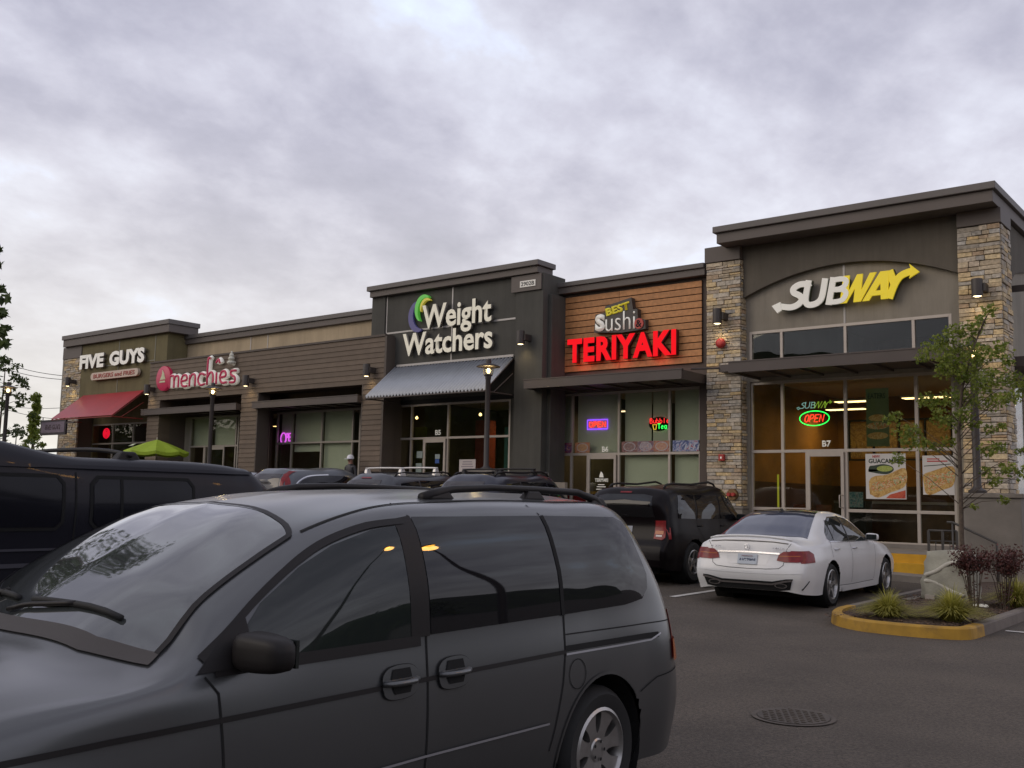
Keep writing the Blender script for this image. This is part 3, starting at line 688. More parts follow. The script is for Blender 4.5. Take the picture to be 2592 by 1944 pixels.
mb = MB(); text_bm(mb, '&', c[0] - .09, c[0] + .09, c[1] - .1, c[1] + .1, Y - .04, Y - .03, .01); mb.obj('lettering', m_black, t)
t = thing('wall_sign', (-15.3, Y, 5.95), 'glowing red block lettering TERIYAKI on the cedar planks', 'shop sign')
x = X(r4, 350, 575, Y)
letters(t, 'lettering', 'TERIYAKI', x, X(r4, 1052, 600, Y), Z(r4, 400, 711, Y), Z(r4, 400, 556, Y), Y - .02, emis('red_glow', (1, .012, .02), 1.05), .16, .045, side=mat('red_return', (.10, .005, .005), .5), spacing=1.12)
zc = (Z(r4, 400, 711, Y) + Z(r4, 400, 556, Y)) / 2
for lx in (-16.6, -15.3, -14.0):
    l = bpy.data.lights.new('sign_glow', 'POINT'); l.energy = 3; l.color = (1, .05, .03); l.shadow_soft_size = .15
    o = bpy.data.objects.new('sign_glow', l); COL.objects.link(o); o.parent = t; o.location = (lx + 15.3, -.15, zc - 5.95 - .45)

# sandwich shop sign: white / yellow letters with arrows
Y = 24.1
t = thing('wall_sign', (-8.9, Y, 6.85), 'white and yellow slanted lettering SUBWAY with an arrow at either end on the arched wall', 'shop sign')
m_y = mat('yellow_acrylic', (.80, .62, .02), .4, emit=(1, .78, .02), es=.28); m_side = mat('green_return', (.05, .06, .03), .5)
def slant(x, z, zb): return x + (z - zb) * .20
zb, zt = 6.50, 7.18
def glyph(mb, polys, x0, w, y0, y1):
    for pg in polys: mb.prism([(slant(x0 + u * w, zb + v * (zt - zb), zb), zb + v * (zt - zb)) for u, v in pg], y0, y1)
def ringpoly(): pass
def S_path(x0, w):
    pts = [(.93, .80), (.80, .92), (.52, .90), (.30, .78), (.28, .64), (.45, .53), (.68, .43), (.74, .30), (.62, .15), (.36, .09), (.05, .14)]
    return [(slant(x0 + u * w, zb + v * (zt - zb), zb), zb + v * (zt - zb)) for u, v in pts]
def ribbon(mb, path, w, y0, y1):
    P = [Vector((a, b)) for a, b in path]; n = len(P); Lf, Rt = [], []
    ws = w if isinstance(w, (list, tuple)) else [w] * n
    # smooth
    for i in range(n):
        d = (P[min(n - 1, i + 1)] - P[max(0, i - 1)]).normalized(); nn = Vector((-d.y, d.x)) * ws[i] / 2
        Lf.append(P[i] + nn); Rt.append(P[i] - nn)
    for yy in (y0, y1):
        vs = [[mb.bm.verts.new((q.x, yy, q.y)) for q in r] for r in (Lf, Rt)]
        for i in range(n - 1): mb.bm.faces.new((vs[0][i], vs[0][i + 1], vs[1][i + 1], vs[1][i]))
        if yy == y0: f0 = vs
    for a, b in ((f0[0], vs[0]), (f0[1], vs[1])):
        for i in range(n - 1): mb.bm.faces.new((a[i], a[i + 1], b[i + 1], b[i]))
    mb.bm.faces.new((f0[0][0], f0[1][0], vs[1][0], vs[0][0])); mb.bm.faces.new((f0[0][-1], f0[1][-1], vs[1][-1], vs[0][-1]))
def smooth_path(p, k=5):
    out = []
    n = len(p)
    for i in range(n - 1):
        p0, p1, p2, p3 = [np.array(p[max(0, min(n - 1, j))], float) for j in (i - 1, i, i + 1, i + 2)]
        for q in range(k):
            t = q / k; out.append(tuple(.5 * ((2 * p1) + (-p0 + p2) * t + (2 * p0 - 5 * p1 + 4 * p2 - p3) * t * t + (-p0 + 3 * p1 - 3 * p2 + p3) * t ** 3)))
    out.append(tuple(p[-1])); return out
def subway_sign(t, sc_x, x_off, z_off, sc, yf, dep, mw, my, ms, outline=None):
    """layout in the frame of the big sign, then scaled"""
    def T(p): return [((a + 8.9) * sc + x_off, (b - 6.85) * sc + z_off) for a, b in p]
    Wm, Ym = [], []
    def pgl(x0, w, pts): return [(slant(x0 + u * w, zb + v * .68, zb), zb + v * .68) for u, v in pts]
    YP = [pgl(-8.97, .74, [(0, 1), (.21, 1), (.27, .40), (.46, 1), (.65, 1), (.69, .40), (.88, 1), (1.09, 1), (.74, 0), (.50, 0), (.47, .52), (.27, 0), (.04, 0)]),
          pgl(-8.38, .62, [(0, 0), (.26, 0), (.80, 1), (.50, 1)]), pgl(-8.38, .62, [(.50, 1), (.84, 1), (.98, 0), (.72, 0)]), pgl(-8.38, .62, [(.20, .16), (.80, .16), (.80, .33), (.30, .33)])]
    def strokes(lst, path, w, k=6): lst.append((T(smooth_path(path, k)), w * sc))
    def st(x0, w, pts): return [(slant(x0 + u * w, zb + v * (zt - zb), zb), zb + v * (zt - zb)) for u, v in pts]
    s = st(-10.42, .62, [(.98, .74), (.86, .86), (.55, .88), (.32, .76), (.36, .60), (.62, .47), (.76, .32), (.64, .14), (.34, .06), (-.10, .13)])
    strokes(Wm, s, .155)
    strokes(Wm, st(-9.88, .50, [(.05, 1.0), (.05, .35), (.18, .12), (.45, .07), (.75, .14), (.90, .35), (.90, 1.0)]), .15)
    strokes(Wm, st(-9.22, .40, [(0, 0), (0, 1)]), .15, 2)
    strokes(Wm, st(-9.22, .40, [(.1, .90), (.6, .90), (.88, .80), (.80, .62), (.5, .54), (.1, .54)]), .125)
    strokes(Wm, st(-9.22, .40, [(.3, .53), (.75, .50), (1.0, .36), (.88, .15), (.6, .09), (.1, .09)]), .125)
    for a, b in ((((-8.95, 1.0), (-8.83, 0.0)), ((-8.83, .02), (-8.56, 1.0)), ((-8.50, 1.0), (-8.44, 0.0)), ((-8.44, .02), (-8.16, 1.0))) if outline else ()):
        strokes(Ym, [(slant(a[0], zb + a[1] * .68, zb), zb + a[1] * .68), (slant(b[0], zb + b[1] * .68, zb), zb + b[1] * .68)], .135, 2)
    for a, b in ((((-8.28, 0), (-7.98, 1.0)), ((-7.98, 1.0), (-7.90, 0))) if outline else ()):
        strokes(Ym, [(slant(a[0] + .12, zb + a[1] * .68, zb), zb + a[1] * .68), (slant(b[0] + .12, zb + b[1] * .68, zb), zb + b[1] * .68)], .14, 2)
    strokes(Ym, [(-7.72, 7.18), (-7.62, 6.85), (-7.63, 6.78)], .17, 3)
    strokes(Ym, [(-7.74, 6.50), (-7.62, 6.80), (-7.48, 7.0), (-7.30, 7.08), (-7.14, 7.10)], .165)
    aw = T([(-10.36, 6.72), (-10.68, 6.62), (-10.52, 6.44)]); ay = T([(-7.24, 7.27), (-6.98, 7.06), (-7.26, 6.92)])
    # arrow heads
    for nm, lst, m, arrow in (('white_letters', Wm, mw, T([(-10.47, 6.70), (-10.70, 6.62), (-10.55, 6.42), (-10.44, 6.48)])), ('yellow_letters', Ym, my, T([(-7.25, 7.28), (-7.02, 7.06), (-7.26, 6.93), (-7.20, 7.08)]))):
        if outline:
            mb = MB()
            for p, w in lst: mb.tube([(a, yf, b) for a, b in p], outline, 5)
            mb.tube([(a, yf, b) for a, b in arrow], outline, 5, closed=True); mb.obj(nm, m, t); continue
        mb = MB()
        for i, (p, w) in enumerate(lst): ribbon(mb, p, w, yf - .004 * (i % 5), yf + dep * .3)
        mb.prism(arrow, yf - .022, yf + dep * .3)
        if nm[0] == 'y':
            for i, pg in enumerate(YP): mb.prism(T(pg), yf - .003 * (i + 1), yf + dep * .3 + .001 * i)
        o = mb.obj(nm, m, t)
        mb = MB()
        for i, (p, w) in enumerate(lst): ribbon(mb, p, w + .03 * sc, yf + dep * .3 + .002 + .003 * (i % 5), yf + dep)
        mb.obj('letter_returns', ms, o)
subway_sign(t, 1, -8.9, 6.87, 1.0, Y, .13, m_white_l, m_y, m_side)

# FIVE GUYS
Y = 23.15
t = thing('wall_sign', (-41.5, Y, 7.2), 'white block lettering FIVE GUYS on the olive wall at the far left', 'shop sign')
zb5, zt5 = Z(r1, 515, 857, Y), Z(r1, 515, 767, Y)
letters(t, 'lettering', 'FIVE', X(r1, 515, 800, Y), X(r1, 668, 800, Y), zb5, zt5, Y, m_white_l, .10, .05)
letters(t, 'lettering', 'GUYS', X(r1, 705, 800, Y), X(r1, 930, 800, Y), zb5, zt5, Y, m_white_l, .10, .05)
t = thing('wall_sign', (X(r1, 740, 885, Y), Y, Z(r1, 740, 885, Y)), 'cream rounded plaque reading BURGERS and FRIES in red under the big white lettering', 'shop sign')
x0, x1, z0, z1 = X(r1, 585, 900, Y), X(r1, 892, 860, Y), Z(r1, 740, 910, Y), Z(r1, 740, 862, Y); r = (z1 - z0) / 2
pp = [(x0 + r - r * math.sin(a), z0 + r - r * math.cos(a)) for a in [i * PI / 8 for i in range(9)]] + [(x1 - r + r * math.sin(a), z0 + r + r * math.cos(a)) for a in [i * PI / 8 for i in range(9)]]
mb = MB(); mb.prism(pp, Y, Y + .12); mb.obj('plaque', mat('plaque_cream', (.62, .50, .40), .5), t)
mb = MB(); text_bm(mb, 'BURGERS and FRIES', x0 + .25, x1 - .25, z0 + .07, z1 - .07, Y - .01, Y, .02); mb.obj('lettering', mat('plaque_red', (.40, .07, .05), .5), t)

# frozen yoghurt script sign
Y = 22.85
t = thing('wall_sign', (-33.8, Y, 6.1), 'pink script lettering menchies beside a red disc on the brown siding', 'shop sign')
cx, cz = X(r2, 112, 670, Y), Z(r2, 112, 670, Y)
m_crim = mat('crimson_acrylic', (.42, .02, .07), .4, emit=(.6, .03, .1), es=.15)
mb = MB(); mb.lathe([(0, -.02), (.46, -.02), (.50, .0), (.50, .16)], (cx, Y, cz), 'y', 32); d = mb.obj('disc', m_crim, t, auto=40)
mb = MB(); mb.prism([(cx - .17, cz - .10), (cx + .17, cz - .10), (cx + .20, cz - .17), (cx - .20, cz - .17)], Y - .04, Y - .021); mb.prism([(cx - .17, cz - .06), (cx + .20, cz - .05), (cx + .10, cz + .18), (cx - .02, cz + .34), (cx - .06, cz + .12)], Y - .04, Y - .021); mb.obj('swirl_emblem', mat('swirl', (.62, .62, .40), .5), d)
x0, x1 = X(r2, 178, 700, Y), X(r2, 745, 680, Y); zb_, xh = Z(r2, 180, 752, Y), 0
xh = Z(r2, 200, 650, Y) - zb_; zb_ = Z(r2, 400, 735, Y)
L = [[(0, 0), (.0, .5), (.02, 1), (.25, .98), (.3, .5), (.3, 0)], [(.3, .6), (.38, .98), (.58, .9), (.6, .5), (.6, .0)],
     [(.78, .5), (1.15, .6), (1.1, .95), (.88, .95), (.78, .5), (.9, .08), (1.2, .08)],
     [(1.35, 0), (1.35, .95)], [(1.35, .6), (1.5, .98), (1.7, .85), (1.72, .0)],
     [(2.3, .85), (2.05, .98), (1.9, .5), (2.05, .05), (2.32, .1)],
     [(2.5, 0), (2.5, 2.05), (2.62, 2.15)], [(2.5, .6), (2.68, 1), (2.85, .8), (2.87, 0)],
     [(3.08, 0), (3.08, .95)], [(3.02, 1.75), (3.16, 2.0), (3.24, 1.7)],
     [(3.3, .5), (3.65, .6), (3.6, .95), (3.4, .95), (3.3, .5), (3.42, .08), (3.7, .08)],
     [(3.9, 1.5), (3.95, 1.75)], [(4.25, .95), (4.0, .95), (3.98, .65), (4.22, .4), (4.2, .05), (3.9, .05)]]
sx = (x1 - x0) / 4.3
for nm, m, r, yy in (('script_backing', m_white_l, .105, .05), ('script_lettering', m_crim, .055, -.03)):
    mb = MB()
    for st in L: mb.tube([(x0 + a * sx, Y + yy, zb_ + b * xh) for a, b in smooth_path(st, 4)], r, 6)
    mb.obj(nm, m, t, smooth=True)
mb = MB(); xx = x0 + 3.92 * sx
for q, (rr, zz) in enumerate(((.17, 1.62), (.13, 1.95), (.09, 2.2), (.045, 2.4))): mb.lathe([(0, -.08), (rr * .7, -.07), (rr, 0), (rr * .7, .07), (0, .08)], (xx, Y - .02, zb_ + zz * xh), 'z', 12)
mb.obj('swirl_apostrophe', mat('swirl2', (.62, .60, .50), .5), t, smooth=True)

# hanging board at the west end
t = thing('hanging_sign', (-43.2, 22.0, 3.9), 'small dark board lettered FIVE GUYS by the stone pier under the red awning', 'shop sign')
Y = 21.9; x0, x1, z0, z1 = X(r1, 262, 1220, Y), X(r1, 424, 1220, Y), Z(r1, 340, 1278, Y), Z(r1, 340, 1180, Y)
mb = MB(); mb.box(x0, x1, Y, Y + .08, z0, z1); mb.obj('board', mat('board_dark', (.03, .022, .03), .5), t)
mb = MB(); mb.box(x0 + .1, x1 - .1, Y - .01, Y - .001, z0 + .1, z1 - .1); mb.obj('board_face', mat('board_face', (.17, .13, .17), .6), t)
mb = MB(); text_bm(mb, 'FIVE GUYS', x0 + .45, x1 - .45, (z0 + z1) / 2 - .1, (z0 + z1) / 2 + .12, Y - .018, Y - .01, .02); mb.obj('lettering', mat('board_letters', (.07, .04, .05), .5), t)
mb = MB(); mb.tube([(x0 + .1, Y + .04, z1), (x0 + .1, Y + .04, z1 + .12)], .02, 6); mb.box(x1, x1 + .6, Y + .02, Y + .06, z1 - .2, z1 - .12); mb.obj('bracket', m_canopy, t)

# unit numbers on the glass
for s, f, a, b, c, d, Yq, lab in (('B7', r6, 820, 630, 880, 585, 24.43, 'white number B7 on the glass over the east door'), ('B6', r4, 570, 1288, 612, 1250, 24.43, 'white number B6 on the glass over the door beside the food photos'), ('B5', r3, 530, 1268, 568, 1232, 23.93, 'white number B5 on the glass under the corrugated awning')):
    x0, z0 = ony(f(a, b), Yq); x1, z1 = ony(f(c, d), Yq)
    mb = MB(); text_bm(mb, s, x0, x1, z0, z1, Yq, Yq + .004, .03); tag(mb.obj('unit_number', m_white_l, base=(x0, Yq, z0)), lab, 'number sign')

# neon tubes
def neon(t, name, strokes, col, s, r, Y, closed=False):
    mb = MB()
    for p in strokes: mb.tube([(a, Y, b) for a, b in p], r, 6, closed=closed)
    return mb.obj(name, emis('neon_%s' % name, col, s), t)
def word_strokes(word, x0, x1, z0, z1, slope=0):
    F = {'O': [[(.5, 0), (.1, .15), (0, .5), (.1, .85), (.5, 1), (.9, .85), (1, .5), (.9, .15), (.5, 0)]], 'P': [[(0, 0), (0, 1), (.7, 1), (.95, .75), (.7, .48), (0, .48)]],
         'E': [[(.95, 1), (0, 1), (0, 0), (.95, 0)], [(0, .5), (.8, .5)]], 'N': [[(0, 0), (0, 1), (.95, 0), (.95, 1)]], 'B': [[(0, 0), (0, 1), (.7, .95), (.8, .72), (.6, .53), (0, .52)], [(.6, .53), (.95, .3), (.7, .02), (0, 0)]],
         'u': [[(0, .65), (.05, .1), (.5, 0), (.85, .15), (.9, .65)], [(.9, .2), (.95, 0)]], 'b': [[(0, 1), (0, 0)], [(0, .1), (.5, 0), (.9, .3), (.5, .62), (0, .5)]], 'l': [[(.4, 1), (.4, 0)]],
         'e': [[(.05, .35), (.9, .38), (.8, .6), (.4, .66), (.05, .35), (.3, .02), (.85, .08)]], 'T': [[(0, 1), (1, 1)], [(.5, 1), (.5, 0)]], 'a': [[(.85, .6), (.3, .64), (.05, .3), (.35, .0), (.85, .15)], [(.88, .65), (.92, 0)]]}
    n = len(word); w = (x1 - x0) / n; out = []
    for i, ch in enumerate(word):
        for st in F[ch]:
            out.append([(x0 + w * (i + .12 + .74 * u) + (z1 - z0) * v * slope, z0 + (z1 - z0) * v) for u, v in st])
    return out
def ell(cx, cz, a, b, n=36): return [(cx + a * math.cos(i * 2 * PI / n), cz + b * math.sin(i * 2 * PI / n)) for i in range(n)]
Y = 24.62
t = thing('neon_sign', (-9.8, Y, 3.75), 'green oval neon with red slanted OPEN inside, under the outlined lettering', 'neon sign')
cx, cz = (X(r6, 668, 440, Y) + X(r6, 866, 425, Y)) / 2, (Z(r6, 765, 383, Y) + Z(r6, 765, 482, Y)) / 2
neon(t, 'green_oval', [ell(cx, cz, .385, .185)], (.02, 1, .10), 3.4, .011, Y, True)
neon(t, 'red_open', word_strokes('OPEN', cx - .28, cx + .24, cz - .09, cz + .09, .25), (1, .04, .02), 3.2, .013, Y)
t = thing('neon_sign', (-9.8, Y, 4.1), 'small outlined neon lettering SUBWAY over the green oval', 'neon sign')
cx2, cz2 = (X(r6, 650, 365, Y) + X(r6, 888, 310, Y)) / 2, Z(r6, 770, 340, Y)
subway_sign(t, 1, cx2 - .02, cz2, .25, Y, .02, emis('neon_pale', (.35, .65, .60), .9), emis('neon_olive', (.40, .65, .05), .8), m_side, outline=.008)
t = thing('neon_sign', (-16.35, 24.6, 3.8), 'red OPEN neon framed by a blue rectangle beside the TERIYAKI door glass', 'neon sign')
Y = 24.6; x0, x1, z0, z1 = X(r4, 477, 1110, Y), X(r4, 607, 1105, Y), Z(r4, 540, 1139, Y), Z(r4, 540, 1079, Y)
neon(t, 'blue_frame', [[(x0, z0), (x1, z0), (x1, z1), (x0, z1)]], (.22, .06, 1), 3.0, .014, Y, True)
neon(t, 'red_open', word_strokes('OPEN', x0 + .05, x1 - .05, z0 + .06, z1 - .06), (1, .02, .06), 2.6, .013, Y)
t = thing('neon_sign', (-14.3, 24.6, 3.75), 'dark oval board with neon Bubble Tea in red and green', 'neon sign')
cx, cz = X(r4, 940, 1105, Y), Z(r4, 940, 1105, Y)
mb = MB(); mb.prism(ell(cx, cz, .34, .20, 28), Y + .02, Y + .04); mb.obj('oval_board', mat('oval_board', (.02, .01, .012), .5), t)
neon(t, 'red_bubble', word_strokes('Bubble', cx - .30, cx + .33, cz + .02, cz + .16), (1, .03, .03), 2.2, .012, Y)
neon(t, 'green_tea', word_strokes('Tea', cx - .05, cx + .26, cz - .14, cz + .0), (.03, 1, .12), 2.6, .012, Y)
neon(t, 'yellow_cup', [[(cx - .2, cz - .02), (cx - .17, cz - .15), (cx - .10, cz - .15), (cx - .08, cz - .02)]], (1, .65, .05), 1.6, .012, Y, True)
t = thing('neon_sign', (X(r2, 1170, 1185, 24.4), 24.4, 3.7), 'magenta neon OPEN scribble in the brown siding window', 'neon sign')
Y = 24.38; x0, x1, z0, z1 = X(r2, 1118, 1185, Y), X(r2, 1228, 1190, Y), Z(r2, 1170, 1218, Y), Z(r2, 1150, 1150, Y)
neon(t, 'magenta_open', [ell(x0 + .16, (z0 + z1) / 2, .15, .21, 14) + [(x0 + .31, (z0 + z1) / 2)]] + word_strokes('PEN', x0 + .3, x1 + .02, z0 + .05, z0 + .33), (.85, .12, 1), 1.6, .02, Y)
t = thing('neon_sign', (X(r1, 685, 1265, 24.4), 24.4, 4.2), 'round red neon glowing in the dark west end window', 'neon sign')
Y = 24.32; cx, cz = X(r1, 687, 1268, Y), Z(r1, 687, 1268, Y)
mb = MB()
for a in (.05, .13, .21): mb.tube([(p, Y, q) for p, q in ell(cx, cz, a * 1.15, a)], .03, 6, closed=True)
mb.obj('red_rings', emis('neon_redring', (1, .01, .04), 1.3), t)

# posters and stickers
def img_mat(name, cols, scale, rough=.5, dist=2.0, stops=None, es=0):
    m = bpy.data.materials.new(name); m.use_nodes = True; t = m.node_tree; L = t.links.new; b = t.nodes['Principled BSDF']
    tc = N(t, 'ShaderNodeTexCoord'); n = N(t, 'ShaderNodeTexNoise'); n.inputs['Scale'].default_value = scale; n.inputs['Detail'].default_value = 3; n.inputs['Distortion'].default_value = dist
    L(tc.outputs['Object'], n.inputs['Vector']); r = N(t, 'ShaderNodeValToRGB'); L(n.outputs[0], r.inputs[0]); e = r.color_ramp
    k = len(cols); e.elements[0].color = (*cols[0], 1); e.elements[0].position = .30; e.elements[1].color = (*cols[-1], 1); e.elements[1].position = .70
    for i in range(1, k - 1): q = e.elements.new(.30 + .40 * i / (k - 1)); q.color = (*cols[i], 1)
    L(r.outputs[0], b.inputs['Base Color']); b.inputs['Roughness'].default_value = rough; return m
m_poster = mat('poster_white', (.62, .60, .57), .6)
m_bread = img_mat('bread', [(.34, .17, .04), (.55, .33, .09), (.66, .48, .20)], 9); m_fill = img_mat('filling', [(.08, .16, .02), (.45, .34, .08), (.55, .12, .04), (.66, .55, .30), (.12, .20, .03), (.70, .62, .45)], 16, dist=1)
m_guac = img_mat('guacamole', [(.20, .26, .03), (.36, .42, .08), (.45, .50, .15)], 30)
m_dgreen = mat('dark_green_print', (.03, .05, .03), .6); m_redp = img_mat('red_print', [(.45, .03, .02), (.55, .10, .04), (.35, .02, .02)], 8)
def sub_poster(x0, x1, z0, z1, Y, lab, kind):
    t = thing('poster', ((x0 + x1) / 2, Y, (z0 + z1) / 2), lab, 'poster'); w, h = x1 - x0, z1 - z0
    mb = MB(); mb.box(x0, x1, Y, Y + .004, z0, z1); mb.obj('sheet', m_poster, t)
    def pl(pts, m, nm, k): mb = MB(); mb.poly([(x0 + u * w, Y - .002 * k, z0 + v * h) for u, v in pts]); mb.obj(nm, m, t)
    if kind == 0:
        pl(smooth_path([(.10, .10), (.08, .38), (.22, .50), (.55, .54), (.98, .68), (.98, .30), (.60, .14), (.30, .03), (.12, .10)], 4)[:-1], m_bread, 'picture', 1)
        pl(smooth_path([(.12, .22), (.20, .36), (.5, .40), (.98, .54), (.98, .40), (.6, .26), (.3, .16), (.12, .22)], 4)[:-1], m_fill, 'picture', 2)
        pl([(.50, .02), (.60, .10), (.98, .20), (.98, .02)], m_redp, 'picture', 3)
        pl([(.07 + .0, .66)] + smooth_path([(.07, .60), (.10, .72), (.22, .74), (.45, .77), (.66, .72), (.70, .63), (.55, .55), (.32, .56), (.20, .58), (.07, .60)], 4)[:-1], m_dgreen, 'picture', 1)
        pl([(.48 + .20 * math.cos(a), .67 + .065 * math.sin(a)) for a in [i * PI / 9 for i in range(18)]], m_guac, 'picture', 2)
        mb = MB(); text_bm(mb, 'NEW!', x0 + .18 * w, x0 + .36 * w, z0 + .91 * h, z0 + .97 * h, Y - .004, Y, .02); mb.obj('lettering', mat('print_red', (.5, .03, .03), .6), t)
        mb = MB(); text_bm(mb, 'GUACAMOLE', x0 + .08 * w, x0 + .97 * w, z0 + .79 * h, z0 + .89 * h, Y - .004, Y, .025); mb.obj('lettering', m_dgreen, t)
    else:
        pl(smooth_path([(.03, .28), (.02, .50), (.3, .60), (.97, .72), (.97, .26), (.6, .12), (.25, .0), (.08, .06), (.03, .28)], 4)[:-1], m_bread, 'picture', 1)
        pl(smooth_path([(.06, .30), (.15, .48), (.5, .52), (.97, .60), (.97, .36), (.6, .24), (.3, .10), (.12, .16), (.06, .30)], 4)[:-1], m_fill, 'picture', 2)
        mb = MB(); mb.box(x0 + .15 * w, x0 + .55 * w, Y - .004, Y - .001, z0 + .9 * h, z0 + .925 * h); mb.box(x0 + .15 * w, x0 + .8 * w, Y - .004, Y - .001, z0 + .84 * h, z0 + .87 * h); mb.obj('print_lines', mat('print_red', (.5, .03, .03), .6), t)
        pl([(.05, .74), (.9, .79), (.9, .77), (.05, .72)], m_dgreen, 'picture', 1)
Y = 24.40
a, b = ony(r6(1118, 678), Y), ony(r6(1402, 992), Y); sub_poster(a[0], b[0], b[1], a[1], Y, 'white poster with a long filled sandwich and the word GUACAMOLE, left of the pair', 0)
a, b = ony(r6(1510, 690), Y), ony(r6(1735, 962), Y); sub_poster(a[0], b[0], b[1], a[1], Y, 'white poster with a wrapped sandwich, right of the pair, half hidden by leaves', 1)
# banner inside
Y = 25.6; a, b = ony(r6(1120, 230), Y), ony(r6(1285, 625), Y)
t = thing('banner', (a[0], Y, 3.8), 'tall dull green banner lettered EATERS hanging inside the sandwich shop', 'banner')
mb = MB(); mb.box(a[0], b[0], Y, Y + .01, b[1], a[1]); mb.obj('cloth', mat('banner_green', (.13, .17, .08), .8, var=.2, vscale=2), t)
mb = MB(); text_bm(mb, 'EATERS', a[0] + .05, b[0] - .08, a[1] - .26, a[1] - .12, Y - .005, Y, .02); mb.obj('lettering', mat('banner_text', (.02, .05, .03), .7), t)
for zz, w, m in ((.75, .5, m_bread), (.95, .62, m_fill), (1.2, .58, m_bread)):
    mb = MB(); cxx = (a[0] + b[0]) / 2; mb.poly([(cxx + w * .45 * math.cos(q), Y - .004, a[1] - zz + .09 * math.sin(q)) for q in [i * PI / 8 for i in range(16)]]); mb.obj('picture', m, t)
# food photos in the middle unit
Y = 24.41; foods = [((240, 1232), (375, 1298), [(.5, .3, .3), (.12, .10, .28), (.30, .06, .10), (.6, .5, .45)], 'food photo with a dark blue bowl of red stew, first from the left'),
    ((397, 1228), (492, 1296), [(.55, .22, .18), (.60, .38, .16), (.30, .12, .05), (.65, .50, .40)], 'food photo of golden fried pieces, second from the left'),
    ((698, 1222), (800, 1292), [(.16, .04, .04), (.40, .25, .22), (.08, .03, .03), (.6, .5, .5)], 'food photo of dark glazed meat on white, first right of the door'),
    ((802, 1220), (905, 1290), [(.45, .16, .10), (.16, .18, .30), (.6, .5, .45), (.35, .05, .04)], 'food photo of mixed pieces in a bowl, second right of the door'),
    ((907, 1217), (1006, 1287), [(.50, .25, .12), (.58, .42, .28), (.40, .10, .06), (.65, .6, .55)], 'food photo of a round bowl of noodles, third right of the door'),
    ((1028, 1214), (1222, 1284), [(.03, .04, .13), (.10, .14, .32), (.45, .48, .60), (.35, .03, .06)], 'wide blue sushi photo, last on the right next to the stone pier')]
for i, (p, q, cols, lab) in enumerate(foods):
    a, b = ony(r4(*p), Y), ony(r4(*q), Y); x0, x1 = a[0], b[0]; zm = 2.965
    t = thing('food_photo', (x0, Y, zm), lab, 'food photo')
    mb = MB(); mb.box(x0, x1, Y, Y + .003, zm, zm + .30); mb.obj('sheet', img_mat('food_a', [(c[0] * .8, c[1] * .6, c[2] * .6) for c in cols] if i < 5 else cols, 7), t)
    c = ((x0 + x1) / 2, zm + .15)
    if i < 5:
        mb = MB(); mb.poly([(c[0] + .20 * math.cos(k), Y - .002, c[1] + .13 * math.sin(k)) for k in [u * PI / 10 for u in range(20)]]); mb.obj('plate_picture', mat('plate_rim', (.42, .40, .42), .5) if i != 0 else mat('plate_blue', (.08, .07, .22), .5), t)
        mb = MB(); mb.poly([(c[0] + .175 * math.cos(k), Y - .004, c[1] + .11 * math.sin(k)) for k in [u * PI / 10 for u in range(20)]]); mb.obj('dish_picture', img_mat('food_b', cols, 22), t)
    else:
        for q_ in range(6):
            xq = x0 + .35 + q_ * .13; mb = MB(); mb.poly([(xq, Y - .002, zm + .05), (xq + .05, Y - .002, zm + .05), (xq + .09, Y - .002, zm + .20), (xq + .06, Y - .002, zm + .20)]); mb.obj('roll_picture', mat('roll_white', (.5, .52, .58), .5), t)
# door lettering, interior counter band
Y = 24.36; xl_, xr_ = -16.4, -15.68
t = thing('door_lettering', (-16.05, Y, 2.0), 'white TERIYAKI lettering and small lines on the dark door glass', 'door sign')
mb = MB(); text_bm(mb, 'TERIYAKI', -16.27, -15.82, 2.12, 2.22, Y, Y + .003, .03)
for k, (w, z) in enumerate(((.22, 2.03), (.30, 1.97), (.34, 1.90), (.26, 1.83))): mb.box(-16.05 - w / 2, -16.05 + w / 2, Y, Y + .003, z, z + .022)
mb.prism([(-16.12, 2.25), (-15.97, 2.25), (-16.0, 2.36), (-16.06, 2.42), (-16.10, 2.34)], Y, Y + .003)
mb.obj('lettering', m_white_l, t)
mb = MB(); mb.box(-16.2, -15.88, Y, Y + .003, 1.45, 1.76); mb.obj('notice', mat('notice_grey', (.35, .42, .38), .6), t)
t = thing('counter', (-17.2, 26, .62), 'red counter with yellow stripe behind the glass left of the middle door', 'counter')
zc_ = ony(r4(300, 1538), 25.0)[1]; mb = MB(); mb.box(-18.0, -16.62, 25.0, 25.6, .62, zc_ - .08); mb.obj('front', mat('counter_red', (.38, .02, .03), .4), t)
mb = MB(); mb.box(-18.05, -16.62, 24.95, 25.65, zc_ - .078, zc_); mb.obj('stripe', mat('counter_yellow', (.65, .33, .03), .4), t)
